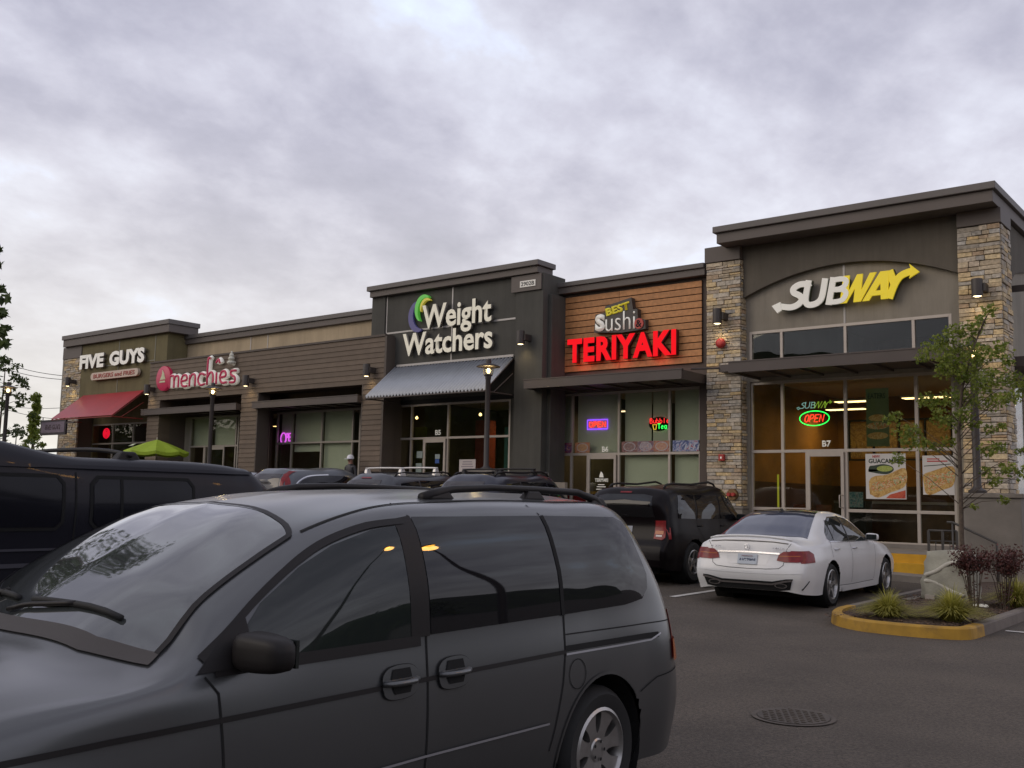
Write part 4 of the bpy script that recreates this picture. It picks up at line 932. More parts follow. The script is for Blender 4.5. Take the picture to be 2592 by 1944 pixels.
# notice in the charcoal unit, stickers
Y = 23.9; a, b = ony(r3(692, 1430), Y), ony(r3(798, 1518), Y)
t = thing('notice', (a[0], Y, a[1]), 'white rectangular notice with four faint lines in the window right of the B5 door', 'notice')
mb = MB(); mb.box(a[0], b[0], Y, Y + .004, b[1], a[1]); mb.obj('sheet', mat('notice_white', (.60, .54, .52), .6), t)
mb = MB(); h = a[1] - b[1]
for k, s in enumerate(('PLEASE', 'WATCH YOUR', 'STEP', 'THANK YOU')[:0]): pass
for k, w in enumerate((.38, .42, .5, .4)): mb.box((a[0] + b[0]) / 2 - w / 2, (a[0] + b[0]) / 2 + w / 2, Y - .002, Y, a[1] - h * (.22 + .18 * k), a[1] - h * (.22 + .18 * k) + .035)
mb.obj('lines', mat('notice_ink', (.33, .28, .30), .7), t)
for (p, q, c, lab, nm) in (((408, 1375), (445, 1420), (.30, .36, .33), 'small pale sheet taped on the side glass left of the B5 door, upper', 'paper_sheet'), ((402, 1455), (438, 1515), (.28, .34, .30), 'small pale sheet taped on the side glass left of the B5 door, lower', 'paper_sheet'), ((530, 1395), (560, 1425), (.30, .36, .36), 'small pale sticker on the B5 door glass', 'sticker'), ((530, 1428), (556, 1455), (.03, .10, .35), 'small blue sticker on the B5 door glass', 'sticker')):
    a, b = ony(r3(*p), 23.87), ony(r3(*q), 23.87); mb = MB(); mb.box(a[0], b[0], 23.872, 23.876, b[1], a[1]); tag(mb.obj(nm, mat('paper' + str(p[0]) + str(p[1]), c, .6), base=(a[0], 23.87, b[1])), lab, 'sticker')
# things inside the charcoal unit
t = thing('column', (X(r3, 835, 1300, 26.0), 26.0, 1.17), 'red brick column inside the charcoal fronted unit', 'column')
mb = MB(); x0, x1 = X(r3, 800, 1200, 26), X(r3, 872, 1200, 26); mb.box(x0, x1, 26, 26.5, 1.17, 4.2); mb.obj('shaft', mat('brick_red', (.22, .035, .025), .8, var=.2, vscale=8), t)
t = thing('wall_panel', (X(r3, 1000, 1300, 25.5), 25.5, 1.17), 'teal display panel inside the charcoal fronted unit', 'display panel')
mb = MB(); x0, x1 = X(r3, 992, 1300, 25.5), X(r3, 1035, 1300, 25.5); mb.box(x0, x1, 25.5, 25.6, 1.3, 3.9); mb.obj('panel', mat('teal_panel', (.05, .20, .18), .6), t)
t = thing('wall_panel', (X(r3, 440, 1200, 25.5), 25.5, 1.17), 'yellow green lit panel inside the charcoal fronted unit left of the door', 'display panel')
mb = MB(); x0, x1 = X(r3, 395, 1200, 25.5), X(r3, 465, 1200, 25.5); mb.box(x0, x1, 25.5, 25.6, 1.3, 4.0); mb.obj('panel', mat('lime_panel', (.20, .24, .04), .6, var=.3, vscale=2), t)
for a, b, lab in ((408, 1152, 'small warm pendant bulb inside the charcoal unit, left of the mullion'), (832, 1130, 'small warm pendant bulb inside the charcoal unit, by the red column')):
    x, z = ony(r3(a, b), 25.2); t = thing('pendant_bulb', (x, 25.2, z), lab, 'light bulb'); mb = MB(); mb.lathe([(0, -.06), (.045, -.03), (.05, .01), (.02, .05), (0, .06)], (x, 25.2, z), 'z', 10); mb.obj('bulb', emis('bulb_warm', (1, .65, .25), 5), t); mb = MB(); mb.cyl((x, 25.2, z + .06), (x, 25.2, 5.0), .006, 5); mb.obj('cord', m_black, t)
# things inside the sandwich shop
t = thing('menu_board', (-9.0, 29.6, 3.0), 'row of framed menu boards on the orange back wall', 'menu board')
m_menu = img_mat('menu_print', [(.35, .22, .06), (.45, .30, .10), (.22, .12, .04), (.5, .38, .18)], 5)
for i in range(6):
    x = -10.7 + i * .72; mb = MB(); mb.box(x, x + .62, 29.55, 29.6, 3.0, 4.0); mb.obj('board', m_menu, t)
mb = MB()
for i in range(7): x = -10.75 + i * .72; mb.box(x, x + .04, 29.5, 29.62, 2.95, 4.05)
mb.box(-10.75, -6.4, 29.5, 29.62, 4.05, 4.1); mb.box(-10.75, -6.4, 29.5, 29.62, 2.9, 2.95); mb.obj('board_frame', m_black, t)
t = thing('serving_counter', (-9, 27.5, .62), 'long brown serving counter inside the sandwich shop', 'counter')
mb = MB(); mb.box(-10.4, -6.2, 27.4, 28.1, .62, 1.65); mb.obj('front', mat('counter_brown', (.10, .055, .03), .5, var=.3, vscale=3), t)
mb = MB(); mb.box(-10.4, -6.2, 27.35, 28.15, 1.652, 1.72); mb.obj('worktop', mat('worktop', (.28, .24, .2), .3), t)
t = thing('refrigerator', (-9.5, 26.6, .62), 'small glass cabinet with blue packages behind the east door', 'display cabinet')
mb = MB(); mb.box(-9.85, -9.2, 26.4, 26.9, .62, 1.72); mb.obj('body', m_black, t)
mb = MB(); mb.box(-9.8, -9.25, 26.36, 26.398, 1.55, 1.95); mb.obj('packages', img_mat('blue_packs', [(.03, .12, .16), (.10, .26, .30), (.35, .40, .42), (.02, .05, .08)], 9), t)
for (x, lab) in ((-10.95, 'reddish wooden chair inside by the east window'), (-10.3, 'reddish wooden chair inside, nearer the east door')):
    t = thing('chair', (x, 26.2, .62), lab, 'chair')
    mb = MB(); mb.box(x - .2, x + .2, 26.0, 26.4, 1.05, 1.10); mb.obj('seat', mat('chair_wood', (.25, .07, .02), .5), t)
    for dx in (-.17, .17):
        for dy in (26.03, 26.37): mb = MB(); mb.box(x + dx - .02, x + dx + .02, dy - .02, dy + .02, .62, 1.05); mb.obj('leg', MATS['chair_wood'], t)
    mb = MB(); mb.box(x - .2, x + .2, 26.36, 26.40, 1.12, 1.6); mb.obj('backrest', MATS['chair_wood'], t)
t = thing('light_strip', (X(r6, 516, 900, 24.7), 24.7, 1.5), 'thin yellow lit strip behind the glass left of the east door', 'light strip')
x = X(r6, 515, 900, 24.7); mb = MB(); mb.box(x - .02, x + .02, 24.7, 24.73, 1.5, 2.35); mb.obj('strip', emis('strip_yellow', (.75, .70, .06), .4), t)

# ================================================================ WALL FITTINGS
def sconce(x, z, Ywall, lab, out=.28, s=1.0, watt=1.7, dirx=0):
    """downlight cylinder on a bracket; x,z = centre of the lamp"""
    yc = Ywall - out
    t = thing('wall_lamp', (x, yc, z), lab, 'wall lamp', 'cylinder lamps on the shop wall')
    mb = MB(); mb.lathe([(0, .2 * s), (.115 * s, .2 * s), (.12 * s, .18 * s), (.12 * s, -.2 * s), (.105 * s, -.2 * s), (.10 * s, -.15 * s), (0, -.15 * s)], (x, yc, z), 'z', 20)
    mb.obj('housing', mat('lamp_bronze', (.05, .04, .035), .5), t, auto=40)
    mb = MB()
    if dirx: mb.box(x + (.1 if dirx < 0 else -.1) * 0 + min(0, dirx), x + max(0, dirx), yc - .05, yc + .05, z - .07, z + .07)
    else: mb.box(x + .05, x + .17, yc, Ywall + .02, z - .08, z + .1)
    mb.obj('bracket', MATS['lamp_bronze'], t)
    mb = MB(); mb.lathe([(0, -.185 * s), (.097 * s, -.185 * s)], (x, yc, z), 'z', 16); mb.lathe([(0, -.205 * s), (.06 * s, -.20 * s), (.085 * s, -.185 * s)], (x, yc, z), 'z', 16); mb.obj('lens', emis('lamp_lens', (1, .78, .42), 7), t)
    l = bpy.data.lights.new('sconce', 'SPOT'); l.energy = watt * 4; l.spot_size = math.radians(110); l.spot_blend = 1; l.color = (1, .74, .38); l.shadow_soft_size = .06
    o = bpy.data.objects.new('sconce_light', l); COL.objects.link(o); o.parent = t; o.location = (0, 0, -.24 * s)
    o.rotation_euler = (math.radians(22) if not dirx else 0, 0, 0)
Y = 23.75
sconce(X(r5, 172, 1000, Y), Z(r5, 172, 1000, Y), 24.03, 'cylinder lamp on the narrow stone pier above the red alarm')
sconce(X(r5, 1900, 810, Y), Z(r5, 1900, 810, Y), 24.03, 'cylinder lamp on the corner stone pier above the young tree')
sconce(-4.85, 6.68, 25.3, 'cylinder lamp on a bracket round the east corner, at the right edge', .0, dirx=-.45)
Y = 23.0; sconce(X(r3, 1100, 618, Y), Z(r3, 1100, 618, Y), 23.3, 'cylinder lamp on the charcoal wall below the 2902B plate', .3)
Y = 22.72; sconce(X(r2, 1855, 600, Y), Z(r2, 1855, 600, Y), 22.98, 'cylinder lamp on brown siding beside the corrugated awning', .26)
sconce(X(r2, 820, 690, Y), Z(r2, 820, 690, Y), 22.98, 'cylinder lamp on brown siding at the end of the pink script', .26)
sconce(X(r1, 950, 985, Y), Z(r1, 950, 985, Y), 22.98, 'cylinder lamp on brown siding beside the red awning', .26)
Y = 23.0; sconce(X(r1, 438, 935, Y), Z(r1, 438, 935, Y), 23.3, 'cylinder lamp on the far left stone pier', .3)
Y = 23.98; x, z = ony(r5(198, 1180), Y); t = thing('alarm_bell', (x, Y, z), 'round red alarm bell on the narrow stone pier', 'alarm bell')
mb = MB(); mb.lathe([(0, -.10), (.06, -.10), (.12, -.08), (.135, -.03), (.135, 0), (.10, .03)], (x, Y, z), 'y', 24); mb.obj('bell', mat('alarm_red', (.42, .035, .03), .4), t, smooth=True)
x, z = ony(r6(128, 703), Y); t = thing('pull_station', (x, Y, z), 'small red fire box on the narrow stone pier at eye level', 'fire box')
mb = MB(); mb.box(x - .075, x + .075, Y - .05, Y + .05, z - .085, z + .085); mb.obj('case', MATS['alarm_red'], t, bevel=.01); mb = MB(); mb.box(x - .02, x + .02, Y - .055, Y - .05, z - .03, z + .02); mb.obj('tag', m_white_l, t)
x, z = ony(r6(195, 958), 23.92); t = thing('hose_connection', (x, 23.92, z), 'round brass and red fire hose connection low on the narrow stone pier', 'hose connection')
mb = MB(); mb.lathe([(0, -.02), (.14, -.02), (.15, 0), (.15, .12)], (x, 23.95, z), 'y', 24); mb.obj('plate', mat('dull_brass', (.20, .12, .06), .45, metal=.6), t, auto=40)
for dx in (-.06, .06): mb = MB(); mb.lathe([(0, -.09), (.045, -.09), (.05, -.07), (.05, .0)], (x + dx, 23.93, z), 'y', 14); mb.obj('cap', MATS['alarm_red'], t, auto=40)
# ================================================================ STREET FURNITURE, PLANTS
def r7(x, y): return (2200 + x / 1.765, 700 + y / 1.765)
m_post = mat('post_bronze', (.045, .036, .032), .5)
def lamp_post(x, y, zb, zl, lab, s=1.0, pier=0, pz=0, warmc=(1, .78, .40)):
    t = thing('lamp_post', (x, y, zb), lab, 'lamp post', 'lantern posts along the walk')
    mb = MB(); mb.lathe([(0, 0), (.17, 0), (.17, .05), (.10, .09), (.075, .14), (.072, zl - zb - .25), (.085, zl - zb - .22), (.085, zl - zb - .16), (.12, zl - zb - .14), (.12, zl - zb - .11), (0, zl - zb - .11)], (x, y, zb), 'z', 14)
    mb.obj('post', m_post, t, auto=35)
    mb = MB(); mb.lathe([(0, -.10), (.11, -.10), (.13, .0), (.12, .10), (0, .10)], (x, y, zl), 'z', 14); mb.obj('globe', glass_mat('lantern_glass', (.9, .85, .7)), t, smooth=True)
    mb = MB(); mb.lathe([(0, -.07), (.035, -.06), (.045, 0), (.03, .05), (0, .06)], (x, y, zl), 'z', 12); mb.obj('bulb', emis('lantern_bulb', warmc, 16), t, smooth=True)
    mb = MB(); mb.lathe([(.33, .10), (.335, .115), (.20, .17), (.08, .20), (.07, .30), (.03, .33), (0, .34)], (x, y, zl), 'z', 20); mb.lathe([(.33, .10), (0, .125)], (x, y, zl), 'z', 20); mb.obj('hood', m_post, t, auto=30)
    for a in range(4):
        mb = MB(); ca, sa = math.cos(a * PI / 2 + .4), math.sin(a * PI / 2 + .4); mb.tube([(x + .12 * ca, y + .12 * sa, zl - .12), (x + .145 * ca, y + .145 * sa, zl), (x + .12 * ca, y + .12 * sa, zl + .12)], .008, 5); mb.obj('strut', m_post, t)
    l = bpy.data.lights.new('lantern', 'POINT'); l.energy = 14; l.color = (1, .76, .42); l.shadow_soft_size = .1
    o = bpy.data.objects.new('lantern_light', l); COL.objects.link(o); o.parent = t; o.location = (0, 0, zl - zb)
    return t
def pier(x, y, w, d, z0, z1, lab):
    t = thing('concrete_pier', (x, y, z0), lab, 'concrete pier', 'concrete lamp piers')
    mb = MB(); mb.box(x - w / 2, x + w / 2, y - d / 2, y + d / 2, z0, z1 - .09); mb.obj('shaft', darkconc, t, bevel=.015)
    mb = MB(); mb.box(x - w / 2 - .04, x + w / 2 + .04, y - d / 2 - .04, y + d / 2 + .04, z1 - .088, z1); mb.obj('cap', concrete, t, bevel=.015)
Yp = 21.2
xp, zl = ony(r3(885, 838), Yp); zcap = ony(r3(830, 1500), Yp - .3)[1]
lamp_post(xp, Yp, zcap, zl, 'lit lantern post standing in front of the corrugated awning')
pier(xp - .05, Yp, 1.0, .6, .3, zcap, 'squat concrete pier carrying the lantern post by the railing and notice window')
xq, zq = ony(r1(1375, 1000), Yp); lamp_post(xq, Yp, gz(xq, Yp) + .1, zq, 'lit lantern post in front of the brown siding below the pink script')
xr_, zr_ = ony(r1(52, 990), 18.4); lamp_post(xr_, 18.4, gz(xr_, 18.4), zr_, 'lit lantern post at the far left edge among leaves', warmc=(1, .55, .18))
xs, zs = ony(r7(465, 345), 21.0); zc3 = ony(r7(485, 968), 21.0)[1]
lamp_post(xs, 21.0, zc3, zs, 'lantern post behind the young tree by the corner pier')
xe0 = ony(r6(1800, 1000), 20.9)[0]
pier((xe0 - 4.35) / 2, 21.15, -4.35 - xe0, .55, .05, zc3, 'tall concrete pier below the lantern post at the right')

def railing(pts, zt_fn, lab, pick=True, h=1.0, seg=.11, slopes=None):
    t = thing('railing', (pts[0][0], pts[0][1], pts[0][2]), lab, 'railing')
    m = mat('rail_steel', (.06, .055, .05), .5)
    a, b = Vector(pts[0]), Vector(pts[-1]); n = int((b - a).length / seg)
    mb = MB(); mb.tube([a + Vector((0, 0, h)), b + Vector((0, 0, h))], .022, 8); mb.obj('handrail', m, t, smooth=True)
    mb = MB(); mb.tube([a + Vector((0, 0, h * .78)), b + Vector((0, 0, h * .78))], .014, 6); mb.tube([a + Vector((0, 0, .1)), b + Vector((0, 0, .1))], .014, 6); mb.obj('rail', m, t)
    mb = MB()
    for i in range(1, n): p = a.lerp(b, i / n); mb.box(p.x - .007, p.x + .007, p.y - .007, p.y + .007, p.z + .1, p.z + h * .78)
    mb.obj('picket', m, t)['kind'] = 'stuff'
    for i in range(3): p = a.lerp(b, i / 2); mb = MB(); mb.box(p.x - .022, p.x + .022, p.y - .022, p.y + .022, p.z - .02, p.z + h); mb.obj('post', m, t)
    return t
za = ony(r3(1030, 1558), 21.7)[1]
x0 = ony(r3(1030, 1560), 21.7)[0]; x1 = ony(r3(1288, 1560), 21.7)[0]
railing([(x0, 21.7, ony(r3(1100, 1520), 21.7)[1] - 1.0), (x1, 21.7, ony(r3(1100, 1520), 21.7)[1] - 1.0)], None, 'dark picket railing between the charcoal unit and the wood panelled unit')
t = thing('handrail', (x0, 21.4, 1.2), 'single sloping handrail descending right from the concrete pier', 'railing')
a, b = ony(r3(1040, 1600), 21.3), ony(r3(1130, 1659), 21.3)
mb = MB(); mb.tube([(a[0], 21.3, a[1]), (b[0] + .5, 21.3, b[1] - .35)], .022, 8); mb.tube([(b[0] + .5, 21.3, b[1] - .35), (b[0] + .5, 21.3, .3)], .02, 8); mb.obj('rail', MATS['rail_steel'], t, smooth=True)
mb = MB(); mb.box(x0 - .15, x1 + .1, 22.3, 22.42, .62, ony(r3(1100, 1580), 22.3)[1]); tag(mb.obj('low_wall', mat('ribbed_wall', (.30, .26, .21), .8, var=.1), base=(x0, 22.3, .62)), 'low tan wall seen through the picket railing', 'wall')
# rails at the right of the east door
a, b = ony(r7(265, 1200), 21.6), ony(r7(392, 1200), 21.6); ztop = ony(r7(300, 1135), 21.6)[1]
railing([(a[0], 21.62, ztop - .95), (b[0], 21.62, ztop - .95)], None, 'dark picket railing at the foot of the east window near the corner pier', h=.95)
t = thing('handrail', (b[0], 20.6, .2), 'sloping handrail running down behind the maroon shrubs', 'railing')
a, b = ony(r7(372, 1098), 20.6), ony(r7(570, 1192), 20.6)
mb = MB(); mb.tube([(a[0] - .1, 20.6, a[1]), (a[0], 20.6, a[1]), (b[0], 20.6, b[1]), (b[0], 20.6, b[1] - .9)], .024, 8); mb.tube([(a[0], 20.6, a[1]), (a[0], 20.6, .1)], .02, 8); mb.obj('rail', MATS['rail_steel'], t, smooth=True)
# bin by the pier
x, z = ony(r3(1000, 1580), 21.0); t = thing('litter_bin', (x, 21.0, .6), 'small dark litter bin beside the squat concrete pier', 'bin')
mb = MB(); mb.lathe([(0, 0), (.24, 0), (.27, .8), (.24, .82), (.2, .9), (0, .95)], (x, 21.0, z - .88), 'z', 20); mb.obj('drum', m_post, t, auto=35)

# planted island
OUT = smooth_path([(-5.45, 20.9), (-5.45, 17.5), (-5.45, 15.0), (-5.42, 14.2), (-5.2, 13.55), (-4.75, 13.12), (-4.25, 13.02), (-3.75, 13.06), (-3.42, 13.22), (-3.34, 13.6), (-3.32, 15.0), (-3.3, 17.5), (-3.3, 20.9)], 5)
def offset(path, d):
    P = [Vector(p) for p in path]; o = []
    for i, p in enumerate(P):
        t = (P[min(len(P) - 1, i + 1)] - P[max(0, i - 1)]).normalized(); n = Vector((-t.y, t.x)); o.append((p.x + n.x * d, p.y + n.y * d))
    return o
INN = offset(OUT, .15)
def kerb_run(idx0, idx1, m, hh=.145, e=0):
    mb = MB(); o = OUT; o2 = offset(OUT, .02); 
    for i in range(idx0, idx1):
        pr = []
        for j in (i, i + 1):
            g = gz(*o[j]); pr.append(((o[j][0], o[j][1], g - .1), (o2[j][0], o2[j][1], g + hh - .02), (o2[j][0] + (INN[j][0] - o2[j][0]) * .12, o2[j][1] + (INN[j][1] - o2[j][1]) * .12, g + hh), (INN[j][0], INN[j][1], g + hh), (INN[j][0], INN[j][1], g - .1)))
        for k in range(4): mb.bm.faces.new([mb.bm.verts.new(v) for v in (pr[0][k], pr[1][k], pr[1][k + 1], pr[0][k + 1])])
    return struct(mb.obj('kerb', m))
n = len(OUT); iy0 = next(i for i, p in enumerate(OUT) if p[1] < 14.75); iy1 = next(i for i, p in enumerate(OUT) if i > n // 2 and p[1] > 13.75)
m_kerbgrey = mat('kerb_grey', (.17, .145, .125), .85, var=.12, vscale=5, bump=.3, bscale=60)
kerb_run(0, iy0, m_kerbgrey); kerb_run(iy0, iy1, yellow); kerb_run(iy1, n - 1, m_kerbgrey)
mb = MB(); bm = mb.bm; soil = mat('bark_mulch', (.075, .048, .033), .95, var=.4, vscale=30, bump=1, bscale=40)
rows = 60
for i in range(rows):
    y0, y1 = 13.17 + (20.9 - 13.17) * i / rows, 13.17 + (20.9 - 13.17) * (i + 1) / rows
    def xr(y):
        q = [p for p in INN if True]; half = n // 2
        l = min((abs(p[1] - y), p[0]) for p in INN[:half])[1]; r = min((abs(p[1] - y), p[0]) for p in INN[half:])[1]; return l, r
    la, ra = xr(y0); lb, rb = xr(y1); k = 14
    for j in range(k):
        def pt(l, r, y, t):
            x = l + (r - l) * t; return (x, y, gz(x, y) + .10 + .05 * math.sin(t * PI) * min(1, (y - 13.1) / .6))
        bm.faces.new([bm.verts.new(v) for v in (pt(la, ra, y0, j / k), pt(la, ra, y0, (j + 1) / k), pt(lb, rb, y1, (j + 1) / k), pt(lb, rb, y1, j / k))])
struct(mb.obj('planting_bed', soil, smooth=True))
# mulch chips on the bed
mb = MB(); rnd = random.Random(4)
for i in range(2600):
    x, y = rnd.uniform(-5.25, -3.5), rnd.uniform(13.3, 19.5); z = gz(x, y) + .125 + .02 * rnd.random(); s = rnd.uniform(.012, .035); a = rnd.uniform(0, PI)
    mb.poly([(x + s * math.cos(a + q) * (1 if k % 2 else .5), y + s * math.sin(a + q), z + rnd.uniform(-.008, .012)) for k, q in enumerate((0, 1.6, 3.1, 4.7))])
tag(mb.obj('mulch', mat('mulch_chips', (.11, .065, .04), .95, island=.5)), 'loose brown bark mulch over the planted island', 'mulch', kind='stuff')

def leaf_mesh(mb, c, r, nleaf, rnd, size=(.05, .09), flat=.75, star=True):
    for _ in range(nleaf):
        d = Vector((rnd.gauss(0, 1), rnd.gauss(0, 1), rnd.gauss(0, 1))).normalized() * (r * rnd.random() ** .45); d.z *= flat
        p = Vector(c) + d; s = rnd.uniform(*size)
        nrm = Vector((rnd.gauss(0, .6), rnd.gauss(0, .6), rnd.gauss(.5, .5))).normalized(); u = nrm.orthogonal().normalized(); v = nrm.cross(u)
        a = rnd.uniform(0, 2 * PI); u, v = u * math.cos(a) + v * math.sin(a), v * math.cos(a) - u * math.sin(a)
        if star: pts = [p + u * s, p + (u * .35 + v * .35) * s, p + v * s * .8, p + (-u * .2 + v * .3) * s, p - u * s * .7, p + (-u * .2 - v * .3) * s, p - v * s * .8, p + (u * .35 - v * .35) * s]
        else: pts = [p + u * s, p + v * s * .45, p - u * s, p - v * s * .45]
        mb.bm.faces.new([mb.bm.verts.new(q) for q in pts])
def leaf_mat(name, c, c2, tr=.3):
    m = bpy.data.materials.new(name); m.use_nodes = True; t = m.node_tree; L = t.links.new; b = t.nodes['Principled BSDF']
    g = N(t, 'ShaderNodeNewGeometry'); r = N(t, 'ShaderNodeValToRGB'); L(g.outputs['Random Per Island'], r.inputs[0]); r.color_ramp.elements[0].color = (*c, 1); r.color_ramp.elements[1].color = (*c2, 1)
    L(r.outputs[0], b.inputs['Base Color']); b.inputs['Roughness'].default_value = .55
    tl = N(t, 'ShaderNodeBsdfTranslucent'); L(r.outputs[0], tl.inputs[0]); mx = N(t, 'ShaderNodeMixShader'); mx.inputs[0].default_value = tr
    L(b.outputs[0], mx.inputs[1]); L(tl.outputs[0], mx.inputs[2]); L(mx.outputs[0], t.nodes['Material Output'].inputs[0]); return m
m_leaf = leaf_mat('young_leaves', (.10, .15, .018), (.30, .34, .06), .5); m_bark = mat('bark', (.10, .075, .055), .9, var=.3, vscale=20, bump=.5)
m_leafd = leaf_mat('dark_leaves', (.04, .065, .018), (.10, .14, .04), .4)
def young_tree():
    rnd = random.Random(11); Y = 18.7
    def q(a, b, dy=0): x, z = ony(r7(a, b), Y + dy); return (x, Y + dy, z)
    t = thing('young_tree', q(420, 1400), 'slender young maple with loose green leaves on the planted island', 'tree')
    tr = [q(424, 1440), q(415, 1200), q(408, 900), q(400, 700), q(415, 500), q(460, 330), q(520, 190), q(545, 140)]
    mb = MB(); mb.tube(tr, [.05, .042, .036, .030, .024, .016, .009, .005], 8)
    cl = [(540, 150, 34), (500, 195, 30), (455, 235, 50), (380, 250, 45), (330, 290, 50), (270, 330, 50), (235, 365, 30), (360, 340, 60), (430, 320, 60), (500, 350, 55), (590, 330, 45), (620, 375, 30), (330, 430, 40), (410, 430, 55), (480, 440, 55), (560, 450, 55), (645, 460, 40), (690, 500, 45), (640, 540, 35), (380, 540, 55), (260, 550, 42), (300, 570, 35), (450, 540, 50), (540, 560, 50), (610, 545, 40), (320, 630, 45), (380, 650, 50), (430, 610, 40), (150, 690, 42), (200, 690, 38), (180, 740, 42), (240, 750, 35), (130, 815, 36), (90, 640, 30), (120, 620, 26), (545, 680, 26), (590, 670, 22), (530, 770, 36), (590, 760, 32), (620, 860, 38), (560, 910, 34), (690, 880, 36), (520, 870, 26), (470, 1030, 18), (600, 1000, 24), (300, 760, 30), (350, 740, 30), (510, 490, 45), (450, 380, 50), (350, 380, 45), (470, 660, 26), (690, 780, 30)]
    lb = MB()
    nodes = [(tr[i], tr[i + 1]) for i in range(1, 7)]
    for a, b, r in cl:
        dy = rnd.uniform(-.55, .55); c = q(a, b, dy); R = r / 1.765 / FPX * 20.5 * 1.05
        leaf_mesh(lb, c, R, int(12 + 2300 * R * R), rnd, (.026, .055), .8)
        # branch from trunk to clump
        zt = c[2] - .55 * abs(c[0] - tr[3][0]) - .15
        best = min(range(120), key=lambda k: abs(np.interp(k / 119, np.linspace(0, 1, 8), [p[2] for p in tr]) - max(zt, tr[1][2] + .6)))
        f = best / 119; s = [float(np.interp(f, np.linspace(0, 1, 8), [p[i] for p in tr])) for i in range(3)]
        mid = [(s[i] + c[i]) / 2 + (0, 0, .06)[i] for i in range(3)]
        mb.tube([s, mid, c], [.009, .006, .002], 5)
    mb.obj('trunk', m_bark, t, smooth=True); lb.obj('crown', m_leaf, t)
young_tree()
def grass(x, y, r, h, nb, seed, lab):
    rnd = random.Random(seed); z0 = gz(x, y) + .12; mb = MB()
    for i in range(nb):
        a = rnd.uniform(0, 2 * PI); rr = rnd.random() ** .7; bx_, by = x + .10 * rr * math.cos(a) * r / .4, y + .10 * rr * math.sin(a) * r / .4
        lean = r * (.25 + .85 * rr) * rnd.uniform(.7, 1.15); hh = h * rnd.uniform(.6, 1.1) * (1 - .35 * rr); w = rnd.uniform(.004, .008)
        px, py = -math.sin(a) * w, math.cos(a) * w; pr = []
        for t in (0, .35, .7, 1.0):
            d = lean * t ** 1.6; z = z0 + hh * (t * 1.5 - .75 * t * t * (.6 + rr)); pr.append((bx_ + d * math.cos(a), by + d * math.sin(a), z, 1 - t * .8))
        for p, q in zip(pr, pr[1:]): mb.bm.faces.new([mb.bm.verts.new(v) for v in ((p[0] - px * p[3], p[1] - py * p[3], p[2]), (p[0] + px * p[3], p[1] + py * p[3], p[2]), (q[0] + px * q[3], q[1] + py * q[3], q[2]), (q[0] - px * q[3], q[1] - py * q[3], q[2]))])
    tag(mb.obj('grass_tuft', m_grass, base=(x, y, z0)), lab, 'grass clump', 'yellow green grass clumps on the island')
m_grass = leaf_mat('sedge', (.20, .20, .03), (.55, .50, .11), .3)
grass(-4.52, 13.75, .42, .40, 1300, 1, 'yellow green grass clump behind the left half of the yellow kerb')
grass(-3.78, 14.0, .46, .46, 1500, 2, 'yellow green grass clump behind the right half of the yellow kerb')
grass(-3.55, 16.5, .48, .48, 1300, 3, 'yellow green grass clump at the right edge beyond the maroon shrubs')
m_mar = leaf_mat('maroon_leaves', (.055, .014, .012), (.13, .045, .035), .15)
for (x, y, hh, sd, lab) in ((-3.98, 15.9, .9, 5, 'maroon leaved shrub on bare stems, next to the rock cover'), (-3.62, 16.1, .92, 6, 'maroon leaved shrub on bare stems, right of its twin')):
    rnd = random.Random(sd); z0 = gz(x, y) + .1; t = thing('maroon_shrub', (x, y, z0), lab, 'shrub', 'maroon shrubs on the island')
    mb = MB(); lb = MB()
    for i in range(16):
        a = rnd.uniform(0, 2 * PI); d = rnd.uniform(.05, .26); p0 = (x + .05 * math.cos(a), y + .05 * math.sin(a), z0); p2 = (x + d * math.cos(a) * 1.1, y + d * math.sin(a), z0 + hh * rnd.uniform(.75, 1.0)); p1 = ((p0[0] * .6 + p2[0] * .4), (p0[1] * .6 + p2[1] * .4), z0 + hh * .45)
        mb.tube([p0, p1, p2], [.009, .006, .003], 5)
        for q in range(4): f = rnd.uniform(.42, 1.0); c = [p1[k] + (p2[k] - p1[k]) * f for k in range(3)]; leaf_mesh(lb, c, .13, 34, rnd, (.014, .030), .9, False)
        leaf_mesh(lb, [p0[k] + (p1[k] - p0[k]) * rnd.random() for k in range(3)], .10, 14, rnd, (.012, .025), .9, False)
    mb.obj('stems', m_bark, t); lb.obj('leaves', m_mar, t)
